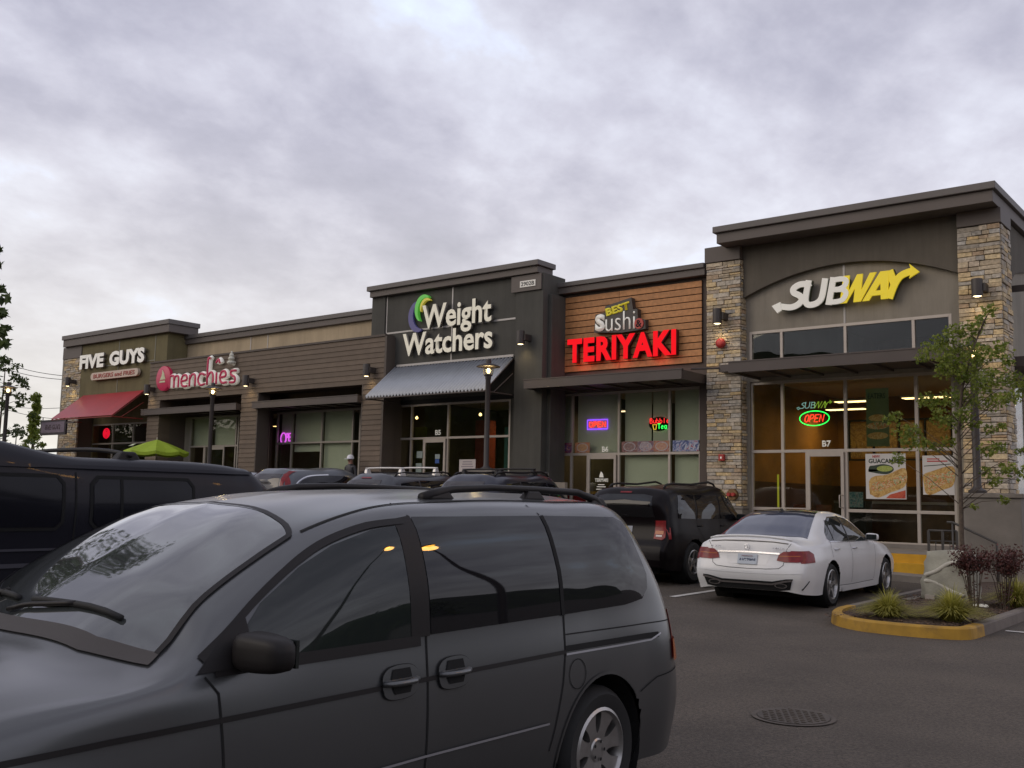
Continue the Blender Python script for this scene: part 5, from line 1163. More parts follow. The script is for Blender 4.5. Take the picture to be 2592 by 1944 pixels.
# fake rock utility cover
def rock():
    x, y = -4.56, 16.9; z0 = gz(x, y) + .1; rnd = random.Random(3)
    zt = ony(r7(330, 1222), 16.8)[1]
    t = thing('rock_cover', (x, y, z0), 'upright pale grey rock shaped utility cover with light streaks on the island', 'utility cover')
    bm = bmesh.new(); bmesh.ops.create_cube(bm, size=1); bmesh.ops.subdivide_edges(bm, edges=bm.edges[:], cuts=7, use_grid_fill=True)
    from mathutils import noise
    H = zt - z0; 
    for v in bm.verts:
        c = v.co; u = c.z + .5; k = 1 - .20 * u - .06 * max(0, u - .8) * 5
        r = .88 if (abs(c.x) > .45 and abs(c.y) > .45) else 1
        px, py = c.x * .80 * k * r, c.y * .62 * k * r; pz = u * H
        if u > .86: pz -= .22 * (c.x + .5) ** 2 * 0 + .05 * abs(c.x)
        n = noise.noise(Vector((c.x * 2.2, c.y * 2.2 + 3, c.z * 2.6))) * .07 + noise.noise(Vector((c.x * 6, c.y * 6, c.z * 7))) * .02
        rid = .035 * math.exp(-((u - (.62 + .5 * c.x)) / .05) ** 2) + .03 * math.exp(-((u - (.50 - .42 * c.x)) / .05) ** 2)
        nn = Vector((c.x, c.y, 0)); nn = nn.normalized() if nn.length else nn
        v.co = Vector((px, py, pz)) + nn * (n + rid)
    mb = MB(); mb.bm.free(); mb.bm = bm; bmesh.ops.translate(bm, verts=bm.verts, vec=(x, y, z0))
    m = mat('rock_grey', (.34, .33, .265), .85, var=.22, vscale=3.5, bump=.35, bscale=30)
    mb.obj('shell', m, t, smooth=True)
    m2 = mat('rock_streak', (.52, .50, .42), .85, var=.15, vscale=9)
    for path in ([(-.36, .50), (-.18, .58), (.0, .72), (.20, .80), (.36, .86)], [(-.36, .40), (-.15, .36), (.08, .22), (.28, .14)], [(.18, .78), (.30, .62), (.36, .45)]):
        mb = MB(); pts = []
        for a, b in smooth_path(path, 5):
            kk = 1 - .20 * b; pts.append((x + a * kk, y - .31 * kk - .022, z0 + b * H))
        mb.tube(pts, [.012] + [.032] * (len(pts) - 2) + [.012], 7, flat=.7); mb.obj('streak', m2, t, smooth=True)
    mb = MB(); mb.box(x - .62, x + .5, y - .5, y + .35, z0 - .03, z0 + .02); mb.obj('pad', darkconc, t, bevel=.01)
    mb = MB(); mb.box(x - .30, x - .16, y - .37, y - .33, z0 + .03, z0 + .10); mb.obj('padlock', m_frame, t)
rock()
x, y = -3.95, 16.1; mb = MB(); mb.lathe([(0, .04), (.09, .04), (.11, .02), (.11, 0)], (x, y, gz(x, y) + .12), 'z', 20); tag(mb.obj('irrigation_cap', m_white_l, base=(x, y, gz(x, y) + .12), auto=30), 'small pale round cap lying in the mulch below the maroon shrubs', 'cap')
# manhole
x, y = -3.28, 7.72; t = thing('manhole_cover', (x, y, gz(x, y)), 'round worn iron manhole cover in the asphalt right of the minivan', 'manhole cover')
mb = MB()
def ringm(r0, r1, dz, m_, nm):
    mb = MB(); k = 40
    for i in range(k):
        a, b = 2 * PI * i / k, 2 * PI * (i + 1) / k; P_ = []
        for r, q in ((r0, a), (r1, a), (r1, b), (r0, b)): px, py = x + r * math.cos(q), y + r * math.sin(q); P_.append((px, py, gz(px, py) + dz))
        mb.poly(P_)
    return mb.obj(nm, m_, t)
m_iron = mat('cast_iron', (.076, .061, .048), .75, metal=.0, var=.3, vscale=12)
ringm(.28, .32, .010, m_iron, 'frame_ring'); ringm(.0, .275, .013, mat('iron_lid', (.066, .053, .042), .7, var=.2), 'lid')
mb = MB()
for i in range(-4, 5):
    for j in range(-4, 5):
        px, py = x + i * .06 + (j % 2) * .03, y + j * .055
        if math.hypot(px - x, py - y) < .26: mb.box(px - .018, px + .018, py - .008, py + .008, gz(px, py) + .012, gz(px, py) + .019)
mb.obj('lid_pattern', m_iron, t)['kind'] = 'stuff'

# parasol
def parasol():
    Y = 22.0; xt, zt = ony(r1(1015, 1308), Y); ze = ony(r1(1010, 1385), Y)[1]; R = 1.2
    t = thing('parasol', (xt, Y, 1.2), 'bright lime green parasol in front of the brown siding unit', 'parasol')
    bm = bmesh.new(); top = bm.verts.new((xt, Y, zt)); rg = []
    for ring in (.33, .66, 1.0):
        r = []
        for i in range(32):
            a = 2 * PI * i / 32 + .2; seg = (i % 4) / 4; sag = math.sin(seg * PI) * .07 * ring; r.append(bm.verts.new((xt + R * ring * math.cos(a) * (1 - sag), Y + R * ring * math.sin(a) * (1 - sag), zt - (zt - ze) * (ring ** 1.15) - sag)))
        rg.append(r)
    for i in range(32):
        j = (i + 1) % 32; bm.faces.new((top, rg[0][i], rg[0][j]))
        for k in range(2): bm.faces.new((rg[k][i], rg[k + 1][i], rg[k + 1][j], rg[k][j]))
    val = [bm.verts.new(v.co - Vector((0, 0, .12))) for v in rg[2]]
    for i in range(32): bm.faces.new((rg[2][i], val[i], val[(i + 1) % 32], rg[2][(i + 1) % 32]))
    mb = MB(); mb.bm.free(); mb.bm = bm; mb.obj('canopy', mat('lime_canvas', (.30, .42, .02), .7, var=.08), t)
    mb = MB(); mb.poly([(xt - .35, Y - 1.0, zt - .30), (xt - .02, Y - 1.02, zt - .28), (xt - .0, Y - .86, zt - .20), (xt - .28, Y - .84, zt - .21)]); mb.obj('emblem', mat('pale_print', (.55, .6, .4), .6), t)
    mb = MB(); mb.cyl((xt, Y, 1.2), (xt, Y, zt + .08), .025, 8); mb.obj('pole', m_frame, t)
    for i in range(8): mb = MB(); a = 2 * PI * i / 8 + .2; mb.tube([(xt, Y, zt - .05), (xt + R * math.cos(a), Y + R * math.sin(a), ze - .02)], .008, 4); mb.obj('rib', m_frame, t)
    mb = MB(); mb.lathe([(0, 0), (.25, 0), (.25, .06), (.05, .1), (.04, .3)], (xt, Y, 1.17), 'z', 16); mb.obj('base', m_post, t)
parasol()

# ---- trees, wires and far setting
def tree(name, x, y, z0, h, cr, seed, lab, n=60, lm=None, leaf=(.10, .2), per=55, cone=False, group=None, trunk=.16, cat='tree'):
    rnd = random.Random(seed); t = thing(name, (x, y, z0), lab, cat, group); mb = MB(); lb = MB()
    mb.tube([(x, y, z0 - .2), (x + rnd.uniform(-.1, .1), y, z0 + h * .45), (x, y, z0 + h * .93)], [trunk, trunk * .7, .02], 7)
    for i in range(n):
        f = rnd.uniform(.22, 1.0) if not cone else rnd.uniform(.08, 1.0); rr = cr * (math.sin(PI * min(1, (f - .1) / .95)) ** .7 if not cone else (1.05 - f))
        a = rnd.uniform(0, 2 * PI); d = rr * rnd.uniform(.3, 1.0); c = (x + d * math.cos(a), y + d * math.sin(a), z0 + h * f)
        leaf_mesh(lb, c, cr * rnd.uniform(.16, .30), per, rnd, leaf, .8, False)
        if i % 2 == 0: mb.tube([(x, y, c[2] - .35 * d), ((x + c[0]) / 2, (y + c[1]) / 2, c[2] - .1 * d), c], [trunk * .25, trunk * .15, .01], 4)
    mb.obj('trunk', m_bark, t); lb.obj('crown', lm or m_leafd, t); return t
# left edge branch tips
def edge_tree():
    rnd = random.Random(21); Y = 4.3
    def q(a, b, dy=0): x, z = ony(r1(a, b), Y + dy); return (x, Y + dy, z)
    bx_ = -12.5; t = thing('street_tree', (bx_, Y, gz(bx_, Y)), 'street tree whose near leafy branch tips hang in at the left edge', 'tree')
    mb = MB(); lb = MB(); tr = [(bx_, Y, gz(bx_, Y) - .1), (bx_, Y, 2.2), (bx_ + .1, Y, 4.5), (bx_, Y, 6.8)]
    mb.tube(tr, [.13, .10, .06, .02], 8)
    pts = [(q(a, b, rnd.uniform(-.12, .12)), r / 2.552 / FPX * 9.6) for a, b, r in ((-8, 80, 22), (-2, 180, 22), (12, 330, 26), (28, 395, 30), (5, 480, 28), (22, 505, 28), (36, 590, 32), (10, 620, 34), (42, 685, 32), (20, 705, 22), (-60, 300, 60), (-60, 500, 60), (-60, 620, 50))]
    pts += [((-10.9, 3.9, 5.0), .24), ((-10.3, 3.75, 4.72), .16), ((-11.2, 4.2, 5.5), .4), ((-11.0, 3.6, 4.5), .25)]
    for k in range(170): a = rnd.uniform(0, 2 * PI); zz = rnd.uniform(2.7, 7.0); d = rnd.uniform(.2, 1.7) * (1.15 - .5 * abs(zz - 4.6) / 2.4); pts.append(((bx_ + d * math.cos(a), Y + d * math.sin(a), zz), rnd.uniform(.25, .45)))
    def out(c):
        v = RC @ np.array([c[0], c[1], c[2] - CAMZ]); return v[2] <= 0 or 1296 + FPX * v[0] / v[2] < -150
    pts = pts[:17] + [p for p in pts[17:] if out(p[0])]
    for c, R in pts:
        leaf_mesh(lb, c, R, int(8 + 420 * R * R), rnd, (.035, .075), .85)
        mb.tube([(bx_, Y, c[2] - .5), ((bx_ + c[0]) / 2, (Y + c[1]) / 2, c[2] - .12), c], [.016, .011, .004], 5)
    mb.obj('trunk', m_bark, t, smooth=True); lb.obj('crown', m_leafd, t)
edge_tree()
x, _ = ony(r1(30, 900), 20.5); tree('street_tree', x, 20.5, gz(x, 20.5), 6.0, 1.25, 31, 'thin street tree behind the far left lantern post', n=46, leaf=(.08, .15), per=22, lm=m_leafd, trunk=.07)
x, _ = ony(r1(110, 1220), 24.5); tree('street_tree', x, 24.5, 1.2, 3.6, 1.2, 33, 'low leafy sapling right of the far left lantern post', n=22, leaf=(.08, .15), per=18, trunk=.05)
x, _ = ony(r1(222, 1200), 40); tree('columnar_tree', x, 40, 1.2, 8.0, 1.35, 35, 'narrow pointed green tree beyond the hanging board', n=120, leaf=(.10, .2), per=40, lm=m_leaf, cone=True)
def wires():
    for k, (a, b, c, d, Ya, Yb) in enumerate(((-100, 740, 400, 880, 60, 60), (-100, 780, 400, 905, 60, 60), (-100, 1045, 400, 1090, 70, 70), (-100, 1050, 400, 1165, 70, 70))):
        p, q = ony(r1(a, b), Ya), ony(r1(c, d), Yb); pts = []
        for i in range(13): t = i / 12; e = Vector((p[0], Ya, p[1])).lerp(Vector((q[0], Yb, q[1])), t * 1.3 - .15); e.z -= .8 * math.sin(PI * t); pts.append(e)
        mb = MB(); mb.tube(pts, .035, 4); tag(mb.obj('overhead_wire', m_black, base=pts[0]), ('upper overhead wire crossing the pale sky at the left', 'second overhead wire just below the uppermost at the left', 'third overhead wire, level with the red awning', 'lowest overhead wire, slanting down to the red awning')[k], 'overhead wire', 'overhead wires at the left')
wires()
# far ridge of woodland all round (seen low at the left and mirrored in glass)
def woods(name, x0, y0, x1, y1, h, seed, lab, n=200, s=2.2, lm=None, dens=40):
    rnd = random.Random(seed); mb = MB()
    for i in range(n):
        t = rnd.random(); x = x0 + (x1 - x0) * t + rnd.uniform(-3, 3); y = y0 + (y1 - y0) * t + rnd.uniform(-3, 3); hh = h * (.65 + .35 * math.sin(t * 23 + seed) * math.sin(t * 9 + 1)) * rnd.uniform(.75, 1.1)
        for k in range(4): leaf_mesh(mb, (x + rnd.uniform(-1, 1), y + rnd.uniform(-1, 1), hh * (k + .6) / 4.4 + .2), s * (1.25 - k * .22), dens // 4, rnd, (.35, .8), .9, False)
    tag(mb.obj(name, lm or m_leafd), lab, 'woodland', kind='stuff')
woods('distant_trees', -190, 60, -95, 150, 6.5, 3, 'low dark band of distant trees at the far left', 180, 2.5)
woods('distant_trees', 55, -60, 60, 70, 9.5, 5, 'dark wood beyond the lot to the right, mirrored in the van windows', 260, 2.8, dens=60)
woods('distant_trees', -230, -42, 55, -48, 30, 8, 'dark wood behind the viewer, mirrored in the shop windows', 420, 3.4, dens=48)
def ridge(pts, h, seed):
    from mathutils import noise
    mb = MB(); prev = None
    n = 90
    for i in range(n + 1):
        u = i / n * (len(pts) - 1); k = min(len(pts) - 2, int(u)); f = u - k; x = pts[k][0] + (pts[k + 1][0] - pts[k][0]) * f; y = pts[k][1] + (pts[k + 1][1] - pts[k][1]) * f
        hh = h * (.72 + .5 * noise.noise(Vector((x * .022, y * .022, seed))) + .10 * noise.noise(Vector((x * .15, y * .15, seed)))); dx, dy = pts[k + 1][0] - pts[k][0], pts[k + 1][1] - pts[k][1]; L = math.hypot(dx, dy); nx, ny = -dy / L, dx / L
        row = [mb.bm.verts.new((x + nx * o, y + ny * o, z)) for o, z in ((-14, -.5), (-7, hh * .6), (0, hh), (9, hh * .7), (22, -.5))]
        if prev:
            for a, b, c, d in zip(prev, prev[1:], row[1:], row): mb.bm.faces.new((a, b, c, d))
        prev = row
    struct(mb.obj('backdrop_hill', mat('wooded_hill', (.030, .042, .018), .95, var=.5, vscale=.35, bump=1, bscale=.8), smooth=True))
ridge([(-260, -75), (-120, -72), (0, -74), (80, -70)], 21, 2.0)  # added unseen hill, blocks sky gaps in the woods mirrored by shop glass
ridge([(84, -60), (86, 20), (80, 110)], 15, 5.0)
# distant low pale buildings at left
t = thing('distant_building', (-130, 95, 0), 'low pale building far beyond the hanging board at the left', 'building')
mb = MB(); mb.box(-150, -118, 92, 100, 0, 4.2); mb.obj('wall', mat('far_wall', (.5, .47, .4), .8), t); mb = MB(); mb.box(-151, -117, 91, 101, 4.2, 4.7); mb.obj('roof', m_roof, t)
# lot lamp mirrored in the glass
def lot_lamp(path, heads, lab):
    x, y = path[0][:2]; t = thing('lot_lamp', (x, y, gz(x, y)), lab, 'lot lamp'); mb = MB(); sp = []
    for k in range(25):
        u = k / 24 * (len(path) - 1); i = min(len(path) - 2, int(u)); f = u - i; sp.append([path[i][c] + (path[i + 1][c] - path[i][c]) * f for c in range(3)])
    P_ = [Vector(p) for p in sp]
    for _ in range(3): P_ = [P_[0]] + [(P_[i - 1] + P_[i] * 2 + P_[i + 1]) / 4 for i in range(1, len(P_) - 1)] + [P_[-1]]
    mb.tube(P_, [.11 - .07 * i / 24 for i in range(25)], 8); mb.obj('post', m_post, t, smooth=True)
    for hx, hy, hz in heads:
        mb = MB(); mb.lathe([(0, .1), (.2, .08), (.26, -.02), (.2, -.06)], (hx, hy, hz), 'z', 16); mb.obj('head', m_post, t)
        mb = MB(); mb.lathe([(0, -.17), (.16, -.13), (.2, -.05)], (hx, hy, hz), 'z', 16); mb.obj('lens', emis('sodium', (1, .45, .06), 26), t)
    l = bpy.data.lights.new('sodium', 'POINT'); l.energy = 110; l.color = (1, .5, .12); l.shadow_soft_size = .3
    o = bpy.data.objects.new('sodium_light', l); COL.objects.link(o); o.parent = t; o.location = (heads[0][0] - x, heads[0][1] - y, heads[0][2] - gz(x, y) - .4)
lot_lamp([(8.9, 18.4, 0), (8.9, 18.4, 3.0), (8.6, 18.0, 5.6), (7.6, 16.8, 7.4), (5.95, 14.8, 8.1)], [(5.9, 14.7, 8.0), (5.45, 14.35, 7.75)], 'curved sodium lot lamp with two heads, mirrored in the van window')
lot_lamp([(12.5, 15.0, 0), (12.4, 14.9, 5.0), (11.2, 14.3, 7.8), (8.6, 13.0, 8.7), (5.4, 11.75, 8.7)], [(5.3, 11.7, 8.6)], 'curved sodium lot lamp with one head, mirrored in the front window')
# person
def person():
    x, y = ony((560 + 1815 / 5.53, 1155), 22.6)[0], 22.6; z0 = 1.17
    t = thing('person', (x, y, z0), 'person in white cap and dark jacket standing behind the parked cars', 'person')
    sk = [('pelvis', (0, 0, .92), .15), ('chest', (0, .0, 1.25), .17), ('neck', (0, .0, 1.44), .06), ('head', (-.02, 0, 1.52), .075), ('crown', (-.02, 0, 1.62), .085),
          ('shl', (-.2, 0, 1.36), .065), ('ell', (-.25, .02, 1.08), .05), ('hal', (-.22, -.08, .84), .035), ('shr', (.2, 0, 1.36), .065), ('elr', (.25, .02, 1.08), .05), ('har', (.22, -.08, .84), .035),
          ('knl', (-.1, -.02, .5), .08), ('anl', (-.1, .02, .08), .05), ('tol', (-.1, -.14, .03), .04), ('knr', (.1, -.02, .5), .08), ('anr', (.12, .02, .08), .05), ('tor', (.12, -.14, .03), .04)]
    E_ = [(0, 1), (1, 2), (2, 3), (3, 4), (1, 5), (5, 6), (6, 7), (1, 8), (8, 9), (9, 10), (0, 11), (11, 12), (12, 13), (0, 14), (14, 15), (15, 16)]
    me = bpy.data.meshes.new('body'); me.from_pydata([s[1] for s in sk], E_, []); o = bpy.data.objects.new('body', me); COL.objects.link(o); o.parent = t
    m = o.modifiers.new('s', 'SKIN'); 
    for i, s in enumerate(sk): me.skin_vertices[0].data[i].radius = (s[2], s[2] * (.75 if s[0] in ('chest', 'pelvis') else 1))
    me.skin_vertices[0].data[0].use_root = True
    d = o.modifiers.new('d', 'SUBSURF'); d.levels = d.render_levels = 2
    m1 = bpy.data.materials.new('skin_clothes'); m1.use_nodes = True; n = m1.node_tree; tc = N(n, 'ShaderNodeTexCoord'); s = N(n, 'ShaderNodeSeparateXYZ'); n.links.new(tc.outputs['Object'], s.inputs[0]); r = N(n, 'ShaderNodeValToRGB'); r.color_ramp.interpolation = 'CONSTANT'
    mr = N(n, 'ShaderNodeMath', operation='DIVIDE'); mr.inputs[1].default_value = 2; n.links.new(s.outputs[2], mr.inputs[0]); n.links.new(mr.outputs[0], r.inputs[0]); e = r.color_ramp.elements
    e[0].color = (.03, .035, .05, 1); e[1].position = .46; e[1].color = (.03, .03, .035, 1); q = e.new(.715); q.color = (.30, .15, .10, 1)
    n.links.new(r.outputs[0], n.nodes['Principled BSDF'].inputs['Base Color']); me.materials.append(m1)
    mb = MB(); mb.lathe([(.118, 1.60), (.12, 1.64), (.10, 1.70), (.06, 1.735), (0, 1.745)], (x - .02, y, z0), 'z', 20); mb.prismz([(x - .12, y - .08), (x - .09, y - .2), (x + .0, y - .235), (x + .06, y - .2), (x + .08, y - .08)], z0 + 1.595, z0 + 1.61); mb.obj('cap', mat('cap_white', (.75, .75, .78), .7), t, auto=50)
    for sx in (-.055, .015): mb = MB(); mb.lathe([(0, -.01), (.009, 0), (0, .01)], (x + sx, y - .088, z0 + 1.565), 'z', 8); mb.obj('eye', m_black, t)
    mb = MB(); mb.hexa([(x - .035, y - .115, z0 + 1.525), (x - .005, y - .115, z0 + 1.525), (x + .0, y - .07, z0 + 1.525), (x - .04, y - .07, z0 + 1.525), (x - .025, y - .09, z0 + 1.57), (x - .015, y - .09, z0 + 1.57), (x - .01, y - .07, z0 + 1.57), (x - .03, y - .07, z0 + 1.57)]); mb.obj('nose', mat('skin', (.32, .17, .12), .6), t, smooth=True)
person()
# ================================================================ VEHICLES
m_glass_d = mat('car_glass', (.018, .022, .021), .02, spec=.55)
m_ws = mat('windshield_glass', (.045, .05, .05), .04, spec=.9, coat=1)
m_glass_t = mat('tinted_glass', (.008, .008, .010), .02, spec=.5)
m_rubber = mat('rubber', (.012, .012, .012), .75); m_trim = mat('black_trim', (.014, .012, .012), .5, spec=.25); m_dull = mat('dull_dark_glass', (.012, .012, .016), .12, spec=.22); m_under = mat('underbody', (.006, .006, .006), .9)
m_chrome = mat('chrome', (.62, .62, .64), .18, metal=1); m_alloy = mat('alloy', (.42, .41, .40), .32, metal=.85, dirt=.4, dirtcol=(.12, .10, .08), dscale=6)
m_lampred = mat('red_lens', (.17, .005, .008), .3, spec=.35, emit=(.5, .02, .02), es=.03, coat=.15, var=.3, vscale=14); m_orange = mat('orange_lens', (.42, .10, .015), .25, coat=.2); m_clear = mat('clear_lens', (.45, .42, .42), .15, coat=.6)
def paint(name, c, metal=.5, rough=.38, flake=.0): return mat(name, c, rough, metal=metal, coat=.55, var=.05, vscale=1.2, dirt=.12, dirtcol=tuple(v * .6 + .01 for v in c), dscale=2)
def crs(P, counts):
    P = np.array(P, float); n = len(P); out = []
    for i in range(n - 1):
        p0, p1, p2, p3 = P[max(0, i - 1)], P[i], P[i + 1], P[min(n - 1, i + 2)]
        if i == 0: p0 = 2 * p1 - p2
        if i == n - 2: p3 = 2 * p2 - p1
        # limited tangents (no overshoot when spans differ)
        d0 = np.linalg.norm((p1 - p0).reshape(-1, 3), axis=1).mean() + 1e-6; d1 = np.linalg.norm((p2 - p1).reshape(-1, 3), axis=1).mean() + 1e-6; d2 = np.linalg.norm((p3 - p2).reshape(-1, 3), axis=1).mean() + 1e-6
        m1 = ((p1 - p0) / d0 * d1 / (d0 + d1) + (p2 - p1) / d1 * d0 / (d0 + d1)) * d1; m2 = ((p2 - p1) / d1 * d2 / (d1 + d2) + (p3 - p2) / d2 * d1 / (d1 + d2)) * d1
        for q in range(counts[i]):
            t = q / counts[i]; out.append((2 * t ** 3 - 3 * t * t + 1) * p1 + (t ** 3 - 2 * t * t + t) * m1 + (-2 * t ** 3 + 3 * t * t) * p2 + (t ** 3 - t * t) * m2)
    out.append(P[-1]); return np.array(out)
class Car:
    def __init__(s, name, loc, rotz, label, cat, cage, arches, pm, step=.035, roll=0, group=None):
        s.t = thing(name, loc, label, cat, group); s.t.rotation_euler = (0, 0, rotz); s.name = name
        A = np.array(cage, float)                      # S x 7 x (l,w,h)
        k = np.clip((A[:, 4, 2] - A[:, 3, 2]) / .5, 0, 1.2)[:, None]; B2 = A[:, 3] * .5 + A[:, 4] * .5; B2[:, 1] += (.042 * k)[:, 0]
        A = np.concatenate([A[:, :4], B2[:, None], A[:, 4:]], 1)
        cl = [max(2, int(np.abs(A[i + 1] - A[i]).max() / step)) for i in range(len(A) - 1)]
        G1 = crs(A, cl); cr2 = [max(2, int(np.linalg.norm(A[len(A) // 2, j + 1] - A[len(A) // 2, j]) / step)) for j in range(7)]
        G = np.stack([crs(g, cr2) for g in G1]); G[:, -1, 1] = 0; G[:, :, 1] = np.maximum(G[:, :, 1], 0)
        s.G = G; bm = bmesh.new(); nl, nw = G.shape[:2]
        for l, hc, R in arches:                        # snap to wheel arch circles
            for i in range(nl):
                for j in range(nw):
                    if G[i, j, 1] < .45: continue
                    dx, dz = G[i, j, 0] - l, G[i, j, 2] - hc; d = math.hypot(dx, dz)
                    if abs(d - R) < step * .62 and d > 1e-3: G[i, j, 0] = l + dx / d * R; G[i, j, 2] = hc + dz / d * R
        def inside(p): return any(math.hypot(p[0] - l, p[2] - hc) <= R + .004 and p[1] > .45 for l, hc, R in arches)
        for sd in (1, -1):
            V = [[bm.verts.new((sd * G[i, j, 1], -G[i, j, 0], G[i, j, 2])) for j in range(nw)] for i in range(nl)]
            if sd == 1: VR = V
            for i in range(nl - 1):
                for j in range(nw - 1):
                    q = [G[i, j], G[i + 1, j], G[i + 1, j + 1], G[i, j + 1]]
                    if all(inside(p) for p in q) or (inside(sum(q) / 4) and sum(inside(p) for p in q) >= 3): continue
                    bm.faces.new((V[i][j], V[i + 1][j], V[i + 1][j + 1], V[i][j + 1]))
            if sd == -1:
                for i in (0, nl - 1):
                    for j in range(nw - 1): bm.faces.new((VR[i][j], V[i][j], V[i][j + 1], VR[i][j + 1]) if j < nw - 2 else (VR[i][j], V[i][j], V[i][j + 1]))
        bmesh.ops.remove_doubles(bm, verts=bm.verts, dist=1e-5)
        bmesh.ops.recalc_face_normals(bm, faces=bm.faces)
        s.bvh = BVHTree.FromBMesh(bm)
        mb = MB(); mb.bm.free(); mb.bm = bm; s.body = mb.obj('body', pm, s.t, auto=42, base=(0, 0, 0))
        mb = MB(); L = G[:, :, 0].max(); hw = G[:, :, 1].max()
        mb.box(-.60, .60, -L + .35, -.35, .17, .30)
        ws = sorted(arches); e = .28
        segs = [(.45, ws[0][0] - ws[0][2] + .02), (ws[0][0] + ws[0][2] - .02, ws[1][0] - ws[1][2] + .02), (ws[1][0] + ws[1][2] - .02, L - .45)]
        for a, b in segs:
            if b > a: mb.box(-hw + .10, hw - .10, -b, -a, .24, .55)
        mb.box(-hw + .33, hw - .33, -L + .5, -.5, .31, .8)
        mb.obj('underbody', m_under, s.t, base=(0, 0, 0))
        for l, hc, R in arches:
            for sd in (1, -1):
                mb = MB(); mb.lathe([(R + .006, 0), (R + .006, .30), (0, .31)], (0, -l, hc), 'x', 30); 
                for v in mb.bm.verts: v.co.x = sd * (hw - .03 - v.co.x)
                mb.obj('wheel_well', m_under, s.t, base=(0, 0, 0))
    def hit(s, o, d):
        p, n, i, dist = s.bvh.ray_cast(Vector(o), Vector(d))
        if p is None: return None
        n = n.copy()
        if n.dot(Vector(d)) > 0: n = -n
        return p, n
    def patch(s, name, pts, m, view='side', sd=1, off=.004, step=.06, parent=None, smooth=True, k=0, label=None):
        """outline drawn in an elevation of the car, laid on the body surface"""
        if k: pts = smooth_path(list(pts) + [pts[0]], k)[:-1]
        bm = bmesh.new(); bm.faces.new([bm.verts.new((a, b, 0)) for a, b in pts])
        lo = [min(p[i] for p in pts) for i in (0, 1)]; hi = [max(p[i] for p in pts) for i in (0, 1)]
        for ax in (0, 1):
            n = int((hi[ax] - lo[ax]) / step)
            for i in range(1, n + 1):
                c = [0, 0, 0]; c[ax] = lo[ax] + (hi[ax] - lo[ax]) * i / (n + 1); nn = [0, 0, 0]; nn[ax] = 1
                bmesh.ops.bisect_plane(bm, geom=bm.verts[:] + bm.edges[:] + bm.faces[:], plane_co=c, plane_no=nn)
        bad = []
        for v in bm.verts:
            a, b = v.co.x, v.co.y
            if view == 'side': o, d = (sd * 3, -a, b), (-sd, 0, 0)
            elif view == 'rear': o, d = (a * sd, -9, b), (0, 1, 0)
            elif view == 'front': o, d = (a * sd, 3, b), (0, -1, 0)
            else: o, d = (a * sd, -b, 4), (0, 0, -1)
            h = s.hit(o, d)
            if h is None: bad.append(v); v.co = Vector((0, 0, -99)); continue
            v.co = h[0] + h[1] * off
        if bad: bmesh.ops.delete(bm, geom=bad, context='VERTS')
        mb = MB(); mb.bm.free(); mb.bm = bm; o = mb.obj(name, m, parent or s.t, base=(0, 0, 0), smooth=smooth)
        if label: o['label'] = label
        return o
    def strip(s, name, path, w, m, view='side', sd=1, off=.003, parent=None, k=0):
        if k: path = smooth_path(path, k)
        P = []
        for a, b in zip(path, path[1:]):
            n = max(1, int(math.dist(a, b) / .05)); P += [(a[0] + (b[0] - a[0]) * i / n, a[1] + (b[1] - a[1]) * i / n) for i in range(n)]
        P.append(path[-1]); mb = MB(); prev = None
        for i, p in enumerate(P):
            q0, q1 = P[max(0, i - 1)], P[min(len(P) - 1, i + 1)]; dx, dy = q1[0] - q0[0], q1[1] - q0[1]; L = math.hypot(dx, dy) or 1; nx, ny = -dy / L * w / 2, dx / L * w / 2; vs = []
            for sg in (1, -1):
                a, b = p[0] + nx * sg, p[1] + ny * sg
                o, d = {'side': ((sd * 3, -a, b), (-sd, 0, 0)), 'rear': ((a, -9, b), (0, 1, 0)), 'top': ((a, -b, 4), (0, 0, -1)), 'front': ((a, 3, b), (0, -1, 0))}[view]
                h = s.hit(o, d); vs.append(mb.bm.verts.new(h[0] + h[1] * off) if h else None)
            if None in vs: prev = None; continue
            if prev: mb.bm.faces.new((prev[0], vs[0], vs[1], prev[1]))
            prev = vs
        return mb.obj(name, m, parent or s.t, base=(0, 0, 0), smooth=True)
    def at(s, l, h, sd=1): r = s.hit((sd * 3, -l, h), (-sd, 0, 0)); return r[0] if r else Vector((sd * .9, -l, h))
    def tubeobj(s, name, pts, r, m, parent=None, n=8, **k):
        mb = MB(); mb.tube(pts, r, n, **k); return mb.obj(name, m, parent or s.t, base=(0, 0, 0), smooth=True)
    def wheel(s, l, r, sd, x, w=.22, rim=.21, style='seven', m=None):
        m = m or m_alloy; mb = MB(); c = (sd * (x - w / 2), -l, r)
        prof = [(rim - .01, -w / 2 + .01), (rim + .015, -w / 2), (r - .04, -w / 2 - .008), (r - .008, -w / 2 + .03), (r, -w / 4), (r, w / 4), (r - .008, w / 2 - .03), (r - .04, w / 2 + .008), (rim + .015, w / 2), (rim - .01, w / 2 - .01)]
        mb.lathe(prof, c, 'x', 40); ty = mb.obj('wheel', m_rubber, s.t, base=(0, 0, 0), auto=50)
        mb = MB(); o = c[0] + sd * w / 2
        mb.lathe([(rim + .004, sd * -.004), (rim - .012, sd * .004), (rim - .022, sd * -.012), (rim - .03, -sd * .06), (rim - .035, -sd * .15)], (o, c[1], c[2]), 'x', 40)
        n = {'seven': 7, 'five': 5, 'double': 5}[style]
